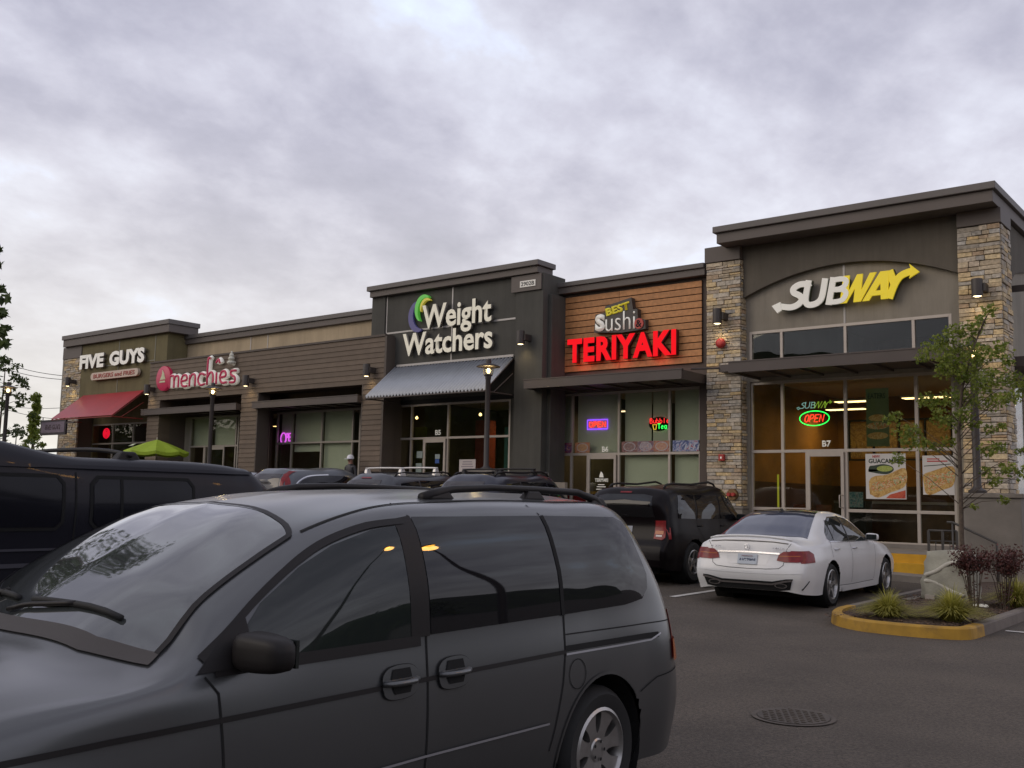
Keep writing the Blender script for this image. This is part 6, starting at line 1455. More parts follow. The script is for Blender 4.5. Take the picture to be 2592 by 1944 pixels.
        for i in range(n):
            a = 2 * PI * i / n + .2
            for da in ((0,) if style != 'double' else (-.14, .14)):
                ca, sa = math.cos(a + da), math.sin(a + da); ta, tb = (.045, .052) if style == 'seven' else ((.034, .03) if style == 'five' else (.017, .015)); P_ = []
                if style == 'seven': rr = [(.05, .044), (.10, .034), (rim - .09, .038), (rim - .045, .055), (rim - .015, .078)]
                elif style == 'five': rr = [(.04, .036), (.10, .026), (rim - .05, .030), (rim - .02, .045)]
                else: rr = [(.04, .020), (.10, .014), (rim - .05, .013), (rim - .02, .016)]
                for dep in (0, 1):
                    for r_, t_ in rr + [(q[0], -q[1]) for q in rr[::-1]]:
                        xx = o - sd * (.012 + .02 * (1 - r_ / rim) + dep * .045); P_.append((xx, c[1] + r_ * ca - t_ * sa, c[2] + r_ * sa + t_ * ca))
                k = len(rr) * 2; vs = [mb.bm.verts.new(p) for p in P_]
                mb.bm.faces.new(vs[:k]); 
                for q in range(k): mb.bm.faces.new((vs[q], vs[(q + 1) % k], vs[k + (q + 1) % k], vs[k + q]))
        mb.lathe([(0, -sd * .018), (.055, -sd * .020), (.075, -sd * .035), (.078, -sd * .07)], (o, c[1], c[2]), 'x', 24)
        rm = mb.obj('rim', m, ty, base=(0, 0, 0), auto=35)
        mb = MB(); mb.lathe([(0, 0), (rim - .03, 0)], (o - sd * .10, c[1], c[2]), 'x', 24)
        for i in range(5): a = 2 * PI * (i + .5) / 5; mb.lathe([(0, 0), (.010, .0)], (o - sd * .012, c[1] + .048 * math.cos(a), c[2] + .048 * math.sin(a)), 'x', 8)
        mb.obj('brake_disc', m_under, ty, base=(0, 0, 0))
        return ty
    def mirror_(s, l, h, sd, m, size=(.12, .20, .13), out=.13, glassy=True):
        p = s.at(l, h, sd); bm = bmesh.new(); bmesh.ops.create_cube(bm, size=1); bmesh.ops.subdivide_edges(bm, edges=bm.edges[:], cuts=4, use_grid_fill=True)
        cx = p.x + sd * out
        for v in bm.verts:
            c = v.co * 2; d = (abs(c.x) ** 4 + abs(c.y) ** 4 + abs(c.z) ** 4) ** .25; c = c / (d if d else 1)
            v.co = Vector((cx + c.x * size[1] / 2, -l + c.y * size[0] / 2 * (1 - .15 * c.x * sd), h + c.z * size[2] / 2 * (1 - .1 * c.x * sd)))
        mb = MB(); mb.bm.free(); mb.bm = bm; o = mb.obj('mirror', m, s.t, smooth=True, base=(0, 0, 0))
        mb = MB(); mb.tube([(p.x - sd * .03, -l - .0, h - .03), (cx - sd * size[1] * .3, -l, h - .03)], .028, 8); mb.obj('mirror_arm', m_trim, o, base=(0, 0, 0), smooth=True)
        if glassy: mb = MB(); mb.prism([(cx - size[1] * .40, h - size[2] * .36), (cx + size[1] * .40, h - size[2] * .36), (cx + size[1] * .40, h + size[2] * .36), (cx - size[1] * .40, h + size[2] * .36)], -l - size[0] / 2 - .004, -l - size[0] / 2 + .01); mb.obj('mirror_glass', m_glass_d, o, base=(0, 0, 0))
        return o
def rows(l, R, M, S, B_, G, I, C, dl=(0,) * 7):
    out = []
    for q, d in zip((R, M, S, B_, G, I, C), dl):
        if len(q) == 3: out.append(q)
        else: out.append((l + d, q[0], q[1]))
    return out

# ---------------- grey minivan, foreground
van_paint = paint('van_grey', (.100, .103, .106), .6, .30)
cage = [
 rows(0, (.02, .50, .25), (.6, .45), (.6, .60), (.55, .68), (.42, .72), (.25, .735), (0, .74)),
 rows(.12, (.78, .22), (.84, .45), (.84, .65), (.76, .76), (.60, .80), (.35, .82), (0, .83)),
 rows(.45, (.88, .20), (.93, .45), (.925, .72), (.86, .87), (.68, .915), (.4, .95), (0, .965)),
 rows(.90, (.90, .20), (.955, .5), (.95, .80), (.89, .965), (.74, 1.005), (.42, 1.04), (0, 1.055)),
 rows(1.30, (.90, .20), (.96, .5), (.955, .82), (.925, .995), (1.42, .82, 1.045), (1.30, .42, 1.10), (1.24, 0, 1.115)),
 rows(1.66, (.90, .20), (.96, .5), (.96, .84), (.93, 1.02), (1.68, .835, 1.215), (1.66, .48, 1.325), (1.64, 0, 1.355)),
 rows(2.08, (.90, .20), (.96, .5), (.96, .84), (.935, 1.03), (2.10, .80, 1.43), (2.10, .50, 1.545), (2.10, 0, 1.585)),
 rows(2.50, (.90, .20), (.96, .5), (.96, .84), (.935, 1.035), (.785, 1.555), (.47, 1.635), (0, 1.66)),
 rows(3.10, (.90, .20), (.96, .5), (.96, .84), (.935, 1.04), (.775, 1.60), (.46, 1.675), (0, 1.695)),
 rows(3.90, (.90, .20), (.96, .5), (.96, .84), (.935, 1.045), (.775, 1.605), (.46, 1.68), (0, 1.70)),
 rows(4.48, (.90, .20), (.96, .5), (.955, .84), (.93, 1.05), (.765, 1.585), (.45, 1.655), (0, 1.675)),
 rows(4.80, (.90, .20), (.95, .5), (.945, .84), (4.78, .905, 1.05), (4.62, .715, 1.53), (4.66, .42, 1.60), (4.68, 0, 1.615)),
 rows(4.97, (.83, .22), (5.0, .87, .5), (4.95, .85, .84), (4.89, .83, 1.05), (4.74, .655, 1.44), (4.79, .38, 1.49), (4.81, 0, 1.50)),
 rows(5.06, (.60, .26), (5.10, .64, .5), (5.02, .62, .84), (4.96, .60, 1.03), (4.85, .5, 1.30), (4.87, .3, 1.33), (4.88, 0, 1.34)),
]
VX, VZ = -4.01, -.065
V = Car('minivan', (VX, .62, VZ), PI, 'grey minivan with roof rails filling the lower left foreground', 'minivan', cage, [(1.06, .34, .395), (4.06, .34, .395)], van_paint, .03)
# NB rotated by 180 degrees: the camera side is local -x
m_light_edge = mat('edge_glint_paint', (.45, .45, .48), .3, metal=.6)  # pale strips that paint the glints along door track and sill
for sd in (-1, 1):
    V.patch('side_window', [(1.62, 1.045), (2.60, 1.065), (2.60, 1.535), (2.44, 1.515), (2.22, 1.455), (2.04, 1.375), (1.84, 1.255)], m_glass_t if 0 else m_glass_d, sd=sd, off=.004)
    V.strip('window_trim', [(1.56, 1.075), (1.68, 1.158), (1.84, 1.275), (2.04, 1.395), (2.22, 1.475), (2.44, 1.533), (2.64, 1.552)], .024, m_trim, sd=sd, off=.008, k=4)
    V.strip('window_trim', [(1.60, 1.037), (2.0, 1.04), (2.64, 1.045)], .045, m_trim, sd=sd, off=.007)
    V.patch('mirror_sail', [(1.53, 1.03), (1.76, 1.04), (1.76, 1.215), (1.68, 1.165)], m_trim, sd=sd, off=.009)
    V.patch('door_pillar', [(2.585, 1.06), (2.70, 1.06), (2.695, 1.575), (2.585, 1.56)], m_trim, sd=sd, off=.006)
    V.patch('side_window', [(2.71, 1.065), (3.69, 1.075), (3.655, 1.575), (2.70, 1.57)], m_glass_t, sd=sd, off=.005)
    V.patch('side_window', [(3.715, 1.075), (4.30, 1.085), (4.50, 1.105), (4.57, 1.16), (4.585, 1.24), (4.50, 1.45), (4.44, 1.54), (4.36, 1.567), (3.68, 1.575)], m_glass_t, sd=sd, off=.005)
    m_gap = m_under
    V.strip('panel_gap', [(1.62, .30), (1.63, .70), (1.61, .96), (1.56, 1.02)], .009, m_gap, sd=sd)
    V.strip('panel_gap', [(2.66, .30), (2.67, .80), (2.68, 1.07)], .010, m_gap, sd=sd)
    V.strip('panel_gap', [(2.69, 1.575), (2.69, 1.63)], .008, m_gap, sd=sd)
    V.strip('panel_gap', [(3.58, .42), (3.63, .60), (3.67, .74), (3.70, .90), (3.71, 1.07)], .010, m_gap, sd=sd)
    V.strip('panel_gap', [(3.66, 1.58), (3.62, 1.63)], .008, m_gap, sd=sd)
    V.strip('glass_gap', [(3.702, 1.07), (3.690, 1.3), (3.667, 1.575)], .030, m_gap, sd=sd, off=.008)
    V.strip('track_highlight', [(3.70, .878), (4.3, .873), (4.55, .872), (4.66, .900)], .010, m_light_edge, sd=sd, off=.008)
    V.strip('panel_gap', [(3.70, .975), (4.3, .968), (4.84, .962)], .007, m_gap, sd=sd)
    V.strip('door_track', [(3.70, .905), (4.3, .90), (4.64, .895)], .030, m_gap, sd=sd, off=.004)
    V.strip('body_molding', [(.50, .845), (1.2, .865), (2.0, .875), (3.0, .885), (3.70, .89)], .020, m_trim, sd=sd, off=.006)
    V.strip('sill_glint', [(1.62, .555), (2.66, .565), (3.55, .56)], .010, m_light_edge, sd=sd, off=.010)
    fd = V.strip('fuel_door', ell(3.80, .77, .075, .075, 20) + [ell(3.80, .77, .075, .075, 20)[0]], .005, m_gap, sd=sd)
    for l in (2.50, 2.84):
        hb = [(l - .105, .875), (l - .09, .84), (l - .04, .825), (l + .05, .828), (l + .095, .85), (l + .107, .895), (l + .10, .935), (l + .05, .958), (l - .05, .955), (l - .10, .925)]
        hz = V.patch('handle_bezel', hb, van_paint, sd=sd, off=.012, k=3)
        V.strip('bezel_edge', smooth_path(hb + [hb[0]], 3), .006, m_gap, sd=sd, off=.009)
        V.patch('handle_recess', [(l - .06, .905), (l + .065, .905), (l + .055, .945), (l - .045, .945)], m_gap, sd=sd, off=.016); V.patch('handle_recess', [(l - .06, .88), (l + .065, .88), (l + .05, .845), (l - .04, .845)], m_gap, sd=sd, off=.016)
        p = V.at(l, .895, sd); V.tubeobj('door_handle', [(p.x + sd * .008, -(l - .10), .893), (p.x + sd * .034, -(l - .06), .893), (p.x + sd * .040, -l, .893), (p.x + sd * .034, -(l + .06), .893), (p.x + sd * .008, -(l + .10), .893)], .013, van_paint, flat=1.3)
    for l, x in ((1.06, .945), (4.06, .945)): V.wheel(l, .335, sd, x, .215, .222, 'seven')
    # roof rail
    ys = [(2.98, .0), (3.08, .025), (3.20, .042), (3.5, .050), (3.9, .052), (4.3, .046), (4.48, .028), (4.60, .0)]
    pts = []
    for l, dz in ys:
        h = V.hit((sd * .60, -l, 4), (0, 0, -1)); pts.append((sd * .60, -l, h[0].z + dz))
    V.tubeobj('roof_rail', pts, [.03, .026, .020, .018, .018, .020, .026, .03], m_trim, n=10)
    for l in (3.10, 3.86, 4.50):
        h = V.hit((sd * .60, -l, 4), (0, 0, -1)); zz = h[0].z; mb = MB(); mb.hexa([(sd * .60 - .03, -l - .10, zz - .01), (sd * .60 + .03, -l - .10, zz - .01), (sd * .60 + .03, -l + .10, zz - .01), (sd * .60 - .03, -l + .10, zz - .01), (sd * .60 - .018, -l - .05, zz + .045), (sd * .60 + .018, -l - .05, zz + .045), (sd * .60 + .018, -l + .05, zz + .045), (sd * .60 - .018, -l + .05, zz + .045)]); mb.obj('rail_foot', m_trim, V.t, base=(0, 0, 0), bevel=.012)
    V.strip('roof_ditch', [(sd * .70, 2.15), (sd * .69, 2.5), (sd * .685, 3.2), (sd * .685, 4.4)], .014, m_gap, view='top', off=.003)
    V.patch('tail_lamp', [(4.80, .74), (4.99, .74), (4.96, 1.0), (4.84, 1.02)], m_lampred, sd=sd, off=.006)
    V.patch('turn_lamp', [(4.79, .73), (4.998, .73), (4.990, .85), (4.80, .85)], m_orange, sd=sd, off=.014)
    V.strip('bumper_gap', [(4.42, .60), (4.6, .66), (4.9, .68), (5.02, .69)], .008, m_gap, sd=sd)
    V.patch('headlamp', [(.14, .62), (.5, .68), (.55, .80), (.35, .80), (.16, .72)], m_clear, sd=sd, off=.004)
    V.strip('arch_lip', [(4.06 + .404 * math.cos(a), .34 + .404 * math.sin(a)) for a in [PI * (i / 24) for i in range(-1, 26)]], .016, van_paint, sd=sd, off=.006)
V.patch('windshield', [(-.745, 1.48), (-.5, 1.38), (0, 1.32), (.5, 1.38), (.745, 1.48), (.70, 2.00), (.65, 2.11), (.43, 2.16), (0, 2.19), (-.43, 2.16), (-.65, 2.11), (-.70, 2.00)], m_ws, view='top', off=.005, step=.05, k=3)
V.strip('windshield_seal', [(-.75, 1.48), (-.708, 2.00), (-.66, 2.12), (-.43, 2.172), (0, 2.202), (.43, 2.172), (.66, 2.12), (.708, 2.00), (.75, 1.48)], .024, m_trim, view='top', off=.008, k=4)
V.patch('cowl', [(-.78, 1.43), (-.5, 1.32), (0, 1.26), (.5, 1.32), (.78, 1.43), (.76, 1.49), (.5, 1.395), (0, 1.335), (-.5, 1.395), (-.76, 1.49)], mat('cowl_plastic', (.045, .038, .034), .6), view='top', off=.007, step=.05)
for a, b, c in (((-.10, 1.36), (.05, 1.40), (.25, 1.45)), ((-.60, 1.40), (-.5, 1.42), (-.35, 1.48)), ):
    P_ = []
    for i in range(9):
        t = i / 8; x = (1 - t) ** 2 * a[0] + 2 * t * (1 - t) * b[0] + t * t * c[0]; l = (1 - t) ** 2 * a[1] + 2 * t * (1 - t) * b[1] + t * t * c[1]; h = V.hit((-x, -l, 4), (0, 0, -1)); P_.append(h[0] + h[1] * .02)
    V.tubeobj('wiper', P_, .010, m_trim, n=6)
for a in (((-.70, 1.53), (-.16, 1.43)), ((-.02, 1.42), (.52, 1.48))):
    P_ = []
    for i in range(7):
        t = i / 6; x = a[0][0] + (a[1][0] - a[0][0]) * t; l = a[0][1] + (a[1][1] - a[0][1]) * t - .0; h = V.hit((-x, -l, 4), (0, 0, -1)); P_.append(h[0] + h[1] * .016)
    V.tubeobj('wiper', P_, .013, m_rubber, n=6)
for sd in (-1, 1): V.mirror_(1.72, 1.10, sd, m_trim, (.13, .255, .135), .14)
V.patch('rear_window', [(-.55, 1.10), (.55, 1.10), (.48, 1.42), (-.48, 1.42)], m_glass_t, view='rear', off=.005)

# ---------------- generic upright wagon cage
def suv(L, hw, H, hood, belt, ws0, ws1, re_, gw, tail=.12, bump=.55, nose=.72, rk=0, hoodf=None):
    g = H - .09; hf = hoodf or hood - .10
    return [
     rows(0, (.02, hw - .36, .28), (hw - .34, .45), (hw - .34, nose - .1), (hw - .38, nose), (hw - .45, nose + .04), (.26, nose + .05), (0, nose + .055)),
     rows(.12, (hw - .16, .24), (hw - .10, .45), (hw - .10, nose - .06), (hw - .16, nose + .05), (hw - .28, hf - .05), (.35, hf - .03), (0, hf - .02)),
     rows(.45, (hw - .06, .22), (hw - .02, .5), (hw - .02, nose + .05), (hw - .08, hf - .02), (hw - .24, hf + .03), (.4, hf + .05), (0, hf + .06)),
     rows(ws0 - .25, (hw - .05, .22), (hw, .5), (hw, .80), (hw - .05, belt - .05), (hw - .20, hood - .02), (.42, hood + .01), (0, hood + .02)),
     rows(ws0, (hw - .05, .22), (hw, .5), (hw, .82), (hw - .03, belt - .01), (ws0 + .1, hw - .13, hood + .03), (ws0 + .02, .44, hood + .06), (ws0 - .03, 0, hood + .07)),
     rows((ws0 + ws1) / 2, (hw - .05, .22), (hw, .5), (hw, .82), (hw - .03, belt), ((ws0 + ws1) / 2 + .05, (hw + gw) / 2 - .06, (hood + H) / 2 - .05), ((ws0 + ws1) / 2, .46, (hood + H) / 2 + .03), ((ws0 + ws1) / 2 - .02, 0, (hood + H) / 2 + .05)),
     rows(ws1 + .05, (hw - .05, .22), (hw, .5), (hw, .82), (hw - .03, belt), (gw, g), (gw * .62, H - .03), (0, H - .01)),
     rows((ws1 + re_) / 2, (hw - .05, .22), (hw, .5), (hw, .82), (hw - .03, belt), (gw - .01, g + .02), (gw * .62, H - .01), (0, H)),
     rows(re_ - .15, (hw - .05, .22), (hw, .5), (hw, .82), (hw - .03, belt + .01), (gw - .01, g), (gw * .62, H - .03), (0, H - .015)),
     rows(L - .22, (hw - .06, .24), (hw - .005, .5), (hw - .01, .82), (L - .24, hw - .045, belt + .01), (re_ + .02, gw - .03, g - .04), (re_ + .05, gw * .6, H - .06), (re_ + .06, 0, H - .05)),
     rows(L - .06, (hw - .12, .28), (L - .01, hw - .06, bump), (L - tail, hw - .08, .82), (L - tail - .04, hw - .11, belt), (re_ + .16 + rk, gw - .08, g - .15), (re_ + .18 + rk, gw * .58, g - .13), (re_ + .19 + rk, 0, g - .12)),
     rows(L - .02, (hw - .28, .30), (L, hw - .24, bump), (L - tail + .01, hw - .26, .82), (L - tail - .03, hw - .28, belt), (re_ + .24 + rk, gw - .22, g - .26), (re_ + .25 + rk, gw * .45, g - .25), (re_ + .25 + rk, 0, g - .25)),
    ]
def common(c, hw, belt, wf, wr, r, rim, style, wins, pm, mir=None, handles=()):
    for sd in (-1, 1):
        for w in wins: c.patch('side_window', w, m_glass_t, sd=sd, off=.005)
        for l in (wf, wr): c.wheel(l, r, sd, hw - .012, .22, rim, style)
        for l, h in handles:
            p = c.at(l, h, sd); c.tubeobj('door_handle', [(p.x, -(l - .09), h), (p.x + sd * .022, -(l - .06), h), (p.x + sd * .026, -l, h), (p.x + sd * .022, -(l + .06), h), (p.x, -(l + .09), h)], .011, pm)
        if mir: c.mirror_(mir[0], mir[1], sd, pm)
def rails(c, w, l0, l1, m=m_trim, h=.07):
    for sd in (-1, 1):
        pts = []
        for l, dz in ((l0, 0), (l0 + .1, h * .8), (l0 + .3, h), ((l0 + l1) / 2, h * 1.1), (l1 - .3, h), (l1 - .1, h * .8), (l1, 0)):
            q = c.hit((sd * w, -l, 4), (0, 0, -1)); pts.append((sd * w, -l, q[0].z + dz))
        c.tubeobj('roof_rail', pts, .02, m)
# ---------------- black upright SUV next to the white sedan (spaces side by side)
black = mat('black_paint', (.005, .003, .004), .30, spec=.16, coat=.04)
jc = suv(4.61, .92, 1.70, 1.10, 1.10, 1.42, 1.98, 4.30, .75, tail=.13, bump=.58)
jx, jy = -9.74, 15.42 + 4.61
J = Car('black_suv', (jx, jy, gz(jx, 17.5) - .005), 0, 'glossy black upright SUV with square red tail lamp parked left of the white sedan', 'suv', jc, [(.87, .36, .41), (3.56, .36, .41)], black, .04)
common(J, .92, 1.10, .87, 3.56, .362, .215, 'five', [[(1.66, 1.12), (2.50, 1.13), (2.50, 1.55), (2.08, 1.545), (1.95, 1.47)], [(2.56, 1.13), (3.42, 1.13), (3.36, 1.56), (2.56, 1.56)], [(3.50, 1.13), (4.12, 1.14), (4.12, 1.30), (4.02, 1.545), (3.44, 1.56)]], black, (1.85, 1.16), ((2.45, 1.0), (3.35, 1.0)))
rails(J, .58, 2.1, 4.1)
J.patch('rear_window', [(-.62, 1.15), (.62, 1.15), (.56, 1.52), (.40, 1.55), (-.40, 1.55), (-.56, 1.52)], m_glass_t, view='rear', off=.006)
for sd in (-1, 1):
    J.patch('tail_lamp', [(.62, .78), (.80, .76), (.84, .80), (.825, 1.10), (.63, 1.10)], m_lampred, view='rear', sd=sd, off=.012)
    J.patch('turn_lamp', [(.64, .86), (.80, .86), (.80, .92), (.64, .92)], m_orange, view='rear', sd=sd, off=.017); J.patch('reverse_lamp', [(.66, .815), (.78, .815), (.78, .845), (.66, .845)], m_clear, view='rear', sd=sd, off=.017)
    J.patch('side_marker', [(4.40, .78), (4.50, .78), (4.47, 1.08), (4.40, 1.08)], m_lampred, sd=sd, off=.008)
    J.strip('body_cladding', [(1.3, .50), (3.1, .50)], .10, m_trim, sd=sd, off=.012)
    J.strip('panel_gap', [(2.53, .4), (2.53, 1.6)], .009, m_under, sd=sd); J.strip('panel_gap', [(3.2, .75), (3.45, 1.0), (3.46, 1.6)], .009, m_under, sd=sd)
    J.strip('arch_cladding', [(3.56 + .43 * math.cos(a), .36 + .43 * math.sin(a)) for a in [PI * i / 20 for i in range(0, 21)]], .06, m_trim, sd=sd, off=.012)
J.patch('brake_light', [(-.12, 1.575), (.12, 1.575), (.12, 1.60), (-.12, 1.60)], m_lampred, view='rear', off=.008)
J.patch('number_plate', [(-.16, .84), (.16, .84), (.16, .99), (-.16, .99)], mat('plate_dull', (.32, .34, .38), .5), view='rear', off=.01)
J.patch('rear_bumper', [(-.80, .42), (.80, .42), (.82, .62), (-.82, .62)], m_trim, view='rear', off=.012)
J.strip('chrome_handle', [(-.45, 1.06), (-.15, 1.06)], .03, mat('dull_chrome', (.30, .27, .25), .35, metal=.8), view='rear', off=.012)
J.tubeobj('rear_wiper', [(.1, -4.49, 1.17), (-.35, -4.46, 1.24)], .01, m_trim, n=5)
for x in (-.25, .22): J.tubeobj('exhaust', [(x, -4.4, .30), (x, -4.58, .30)], .03, m_under)

# ---------------- white sedan
white = paint('white_paint', (.74, .74, .73), .0, .30)
hw = .927
sc = [
 rows(0, (.02, .50, .28), (.55, .45), (.55, .60), (.50, .68), (.42, .71), (.25, .72), (0, .73)),
 rows(.12, (.74, .22), (.82, .45), (.80, .62), (.72, .72), (.60, .76), (.35, .79), (0, .80)),
 rows(.45, (.86, .20), (.90, .45), (.89, .70), (.80, .83), (.66, .87), (.40, .90), (0, .91)),
 rows(.85, (.88, .20), (.92, .5), (.915, .76), (.84, .90), (.70, .93), (.40, .96), (0, .97)),
 rows(1.35, (.88, .20), (.925, .5), (.925, .79), (.88, .94), (1.38, .78, .975), (1.32, .42, 1.0), (1.29, 0, 1.01)),
 rows(1.75, (.88, .20), (.925, .5), (.925, .79), (.885, .945), (1.76, .735, 1.14), (1.74, .42, 1.20), (1.73, 0, 1.215)),
 rows(2.15, (.88, .20), (.925, .5), (.925, .79), (.885, .95), (.655, 1.325), (.40, 1.385), (0, 1.40)),
 rows(2.60, (.88, .20), (.925, .5), (.925, .79), (.885, .955), (.62, 1.405), (.38, 1.45), (0, 1.465)),
 rows(3.05, (.88, .20), (.925, .5), (.925, .79), (.885, .96), (.615, 1.41), (.38, 1.455), (0, 1.47)),
 rows(3.45, (.88, .20), (.925, .5), (.925, .79), (.885, .965), (.61, 1.365), (.37, 1.41), (0, 1.425)),
 rows(3.90, (.88, .20), (.925, .5), (.925, .80), (.88, .965), (3.93, .645, 1.19), (.40, 1.235), (0, 1.25)),
 rows(4.30, (.88, .20), (.925, .5), (.915, .80), (.865, .955), (4.32, .70, 1.015), (4.33, .44, 1.035), (4.34, 0, 1.045)),
 rows(4.60, (.86, .22), (.905, .5), (.885, .80), (.82, .935), (.69, .985), (.44, 1.01), (0, 1.02)),
 rows(4.76, (4.78, .79, .24), (4.83, .84, .5), (4.765, .81, .80), (4.75, .76, .92), (4.75, .65, .99), (4.755, .42, 1.025), (4.76, 0, 1.038)),
 rows(4.80, (4.83, .62, .27), (4.885, .68, .5), (4.82, .66, .77), (4.80, .64, .88), (4.79, .58, .945), (4.785, .38, .97), (4.785, 0, .98)),
]
sx_, sy_, sr = -6.83, 14.38, math.radians(2.4)
fy = sy_ + 4.88 * math.cos(sr); fx = sx_ - 4.88 * math.sin(sr)
S_ = Car('white_sedan', (fx, fy, gz(-6.8, 17) - .03), sr, 'white saloon car with dark roof panel and Washington plate parked by the planted island', 'sedan', sc, [(.84, .335, .375), (3.714, .335, .375)], white, .032)
for sd in (-1, 1):
    S_.patch('side_window', [(1.62, .985), (2.0, .978), (2.9, .98), (3.66, .995), (3.74, 1.03), (3.68, 1.12), (3.42, 1.29), (3.2, 1.365), (2.7, 1.375), (2.4, 1.335), (2.1, 1.23)], m_glass_d, sd=sd, off=.004, step=.05)
    S_.strip('window_pillar', [(2.78, .99), (2.74, 1.385)], .05, m_trim, sd=sd, off=.007); S_.strip('window_pillar', [(3.50, 1.01), (3.40, 1.31)], .025, m_trim, sd=sd, off=.007)
    S_.strip('window_trim', [(1.56, .975), (2.9, .972), (3.72, .988)], .016, m_chrome, sd=sd, off=.007)
    for pth in ([(1.55, .32), (1.52, .7), (1.50, .95)], [(2.74, .32), (2.76, .7), (2.76, .98)], [(3.62, .52), (3.70, .75), (3.72, .90), (3.66, 1.0)], [(1.55, .30), (2.7, .29), (3.35, .30)]): S_.strip('panel_gap', pth, .007, m_under, sd=sd)
    S_.strip('shoulder_crease', [(1.2, .80), (2.4, .845), (3.3, .875), (3.75, .885)], .010, white, sd=sd, off=.006)
    for l in (2.60, 3.48):
        p = S_.at(l, .865, sd); S_.tubeobj('door_handle', [(p.x, -(l - .10), .865), (p.x + sd * .024, -(l - .07), .867), (p.x + sd * .03, -l, .868), (p.x + sd * .024, -(l + .07), .867), (p.x, -(l + .10), .865)], .011, m_chrome)
    S_.wheel(.84, .33, sd, .918, .225, .232, 'five'); S_.wheel(3.714, .33, sd, .918, .235, .232, 'five')
    S_.patch('tail_lamp', [(.46, .715), (.60, .695), (.79, .70), (.86, .745), (.85, .82), (.77, .858), (.56, .85), (.485, .80)], m_lampred, view='rear', sd=sd, off=.010, step=.04)
    S_.patch('tail_lamp', [(4.50, .70), (4.80, .685), (4.80, .865), (4.60, .868), (4.50, .82)], m_lampred, sd=sd, off=.008, step=.04)
    S_.strip('lamp_line', [(sd * .50, .78), (sd * .80, .79)], .012, m_orange, view='rear', off=.014)
    S_.patch('side_skirt', [(1.35, .20), (3.2, .20), (3.2, .27), (1.35, .27)], white, sd=sd, off=.02)
    S_.patch('exhaust', ell(.53, .355, .10, .038, 16), m_chrome, view='rear', sd=sd, off=.018); S_.patch('exhaust_mouth', ell(.53, .355, .078, .024, 14), m_under, view='rear', sd=sd, off=.023)
    S_.mirror_(1.80, 1.03, sd, white, (.11, .21, .125), .13)
    S_.strip('rear_vent', [(4.66, .43), (4.74, .36), (4.78, .30)], .022, m_under, sd=sd, off=.005, k=4)
    S_.strip('trunk_gap', [(sd * .66, .97), (sd * .60, .88)], .007, m_under, view='rear', off=.003)
S_.strip('trunk_gap', [(-.60, .87), (-.565, .65), (-.50, .60), (-.30, .585), (0, .58), (.30, .585), (.50, .60), (.565, .65), (.60, .87)], .008, m_under, view='rear', off=.003)
S_.strip('bumper_crease', [(-.85, .545), (-.5, .52), (0, .515), (.5, .52), (.85, .545)], .010, white, view='rear', off=.008)
S_.strip('chrome_strip', [(-.50, .815), (0, .825), (.50, .815)], .024, m_chrome, view='rear', off=.014)
S_.patch('plate_recess', [(-.30, .64), (.30, .64), (.36, .79), (-.36, .79)], white, view='rear', off=.003)
S_.patch('diffuser', [(-.72, .46), (-.62, .455), (-.4, .41), (.4, .41), (.62, .455), (.72, .46), (.70, .42), (.66, .30), (.5, .275), (-.5, .275), (-.66, .30), (-.70, .42)], m_under, view='rear', off=.008, step=.05)
S_.strip('diffuser_trim', [(-.70, .44), (-.60, .425), (-.40, .375), (.40, .375), (.60, .425), (.70, .44)], .026, m_chrome, view='rear', off=.03)
S_.strip('spoiler_shadow', [(-.62, .965), (-.4, .985), (0, .992), (.4, .985), (.62, .965)], .016, mat('spoiler_shade_paint', (.10, .09, .08), .6), view='rear', off=.003)  # dark strip painted as the shade below the spoiler
sp = []
for i in range(13):
    x = -.66 + 1.32 * i / 12; h = S_.hit((x, -4.70, 4), (0, 0, -1)); sp.append(h[0] + Vector((0, -.02, .018 + .012 * math.cos(x / .66 * PI / 2))))
S_.tubeobj('spoiler', sp, [.012] + [.020] * 11 + [.012], white, flat=1.4)
S_.patch('rear_window', [(-.715, 4.24), (-.4, 4.27), (.4, 4.27), (.715, 4.24), (.63, 3.80), (.55, 3.40), (-.55, 3.40), (-.63, 3.80)], mat('rear_glass', (.045, .055, .085), .05, spec=.8, coat=.5), view='top', off=.006, step=.05)
S_.patch('roof_panel', [(-.54, 3.38), (.54, 3.38), (.50, 3.1), (.50, 2.3), (-.50, 2.3), (-.50, 3.1)], m_glass_t, view='top', off=.005)
S_.patch('windshield', [(-.72, 1.55), (0, 1.40), (.72, 1.55), (.60, 2.12), (0, 2.2), (-.60, 2.12)], m_glass_d, view='top', off=.005)
h = S_.hit((0, -3.40, 4), (0, 0, -1)); mb = MB(); z = h[0].z; mb.hexa([(-.02, -3.48, z - .01), (.02, -3.48, z - .01), (.02, -3.33, z - .01), (-.02, -3.33, z - .01), (-.008, -3.46, z + .05), (.008, -3.46, z + .05), (.008, -3.42, z + .05), (-.008, -3.42, z + .05)]); mb.obj('antenna', m_trim, S_.t, base=(0, 0, 0))
pl = S_.patch('number_plate', [(-.155, .640), (.155, .640), (.155, .792), (-.155, .792)], mat('wa_plate', (.48, .53, .58), .45), view='rear', off=.02)
h = S_.hit((0, -9, .71), (0, 1, 0)); yy = h[0].y - .026
mb = MB(); text_bm(mb, 'AIG7905', -.135, .135, .668, .732, yy, yy + .002, .01); mb.obj('plate_lettering', mat('plate_blue_ink', (.03, .05, .12), .5), pl, base=(0, 0, 0))
mb = MB(); text_bm(mb, 'WASHINGTON', -.09, .09, .758, .778, yy, yy + .002, .01); mb.obj('plate_lettering', mat('plate_red_ink', (.25, .06, .06), .5), pl, base=(0, 0, 0))
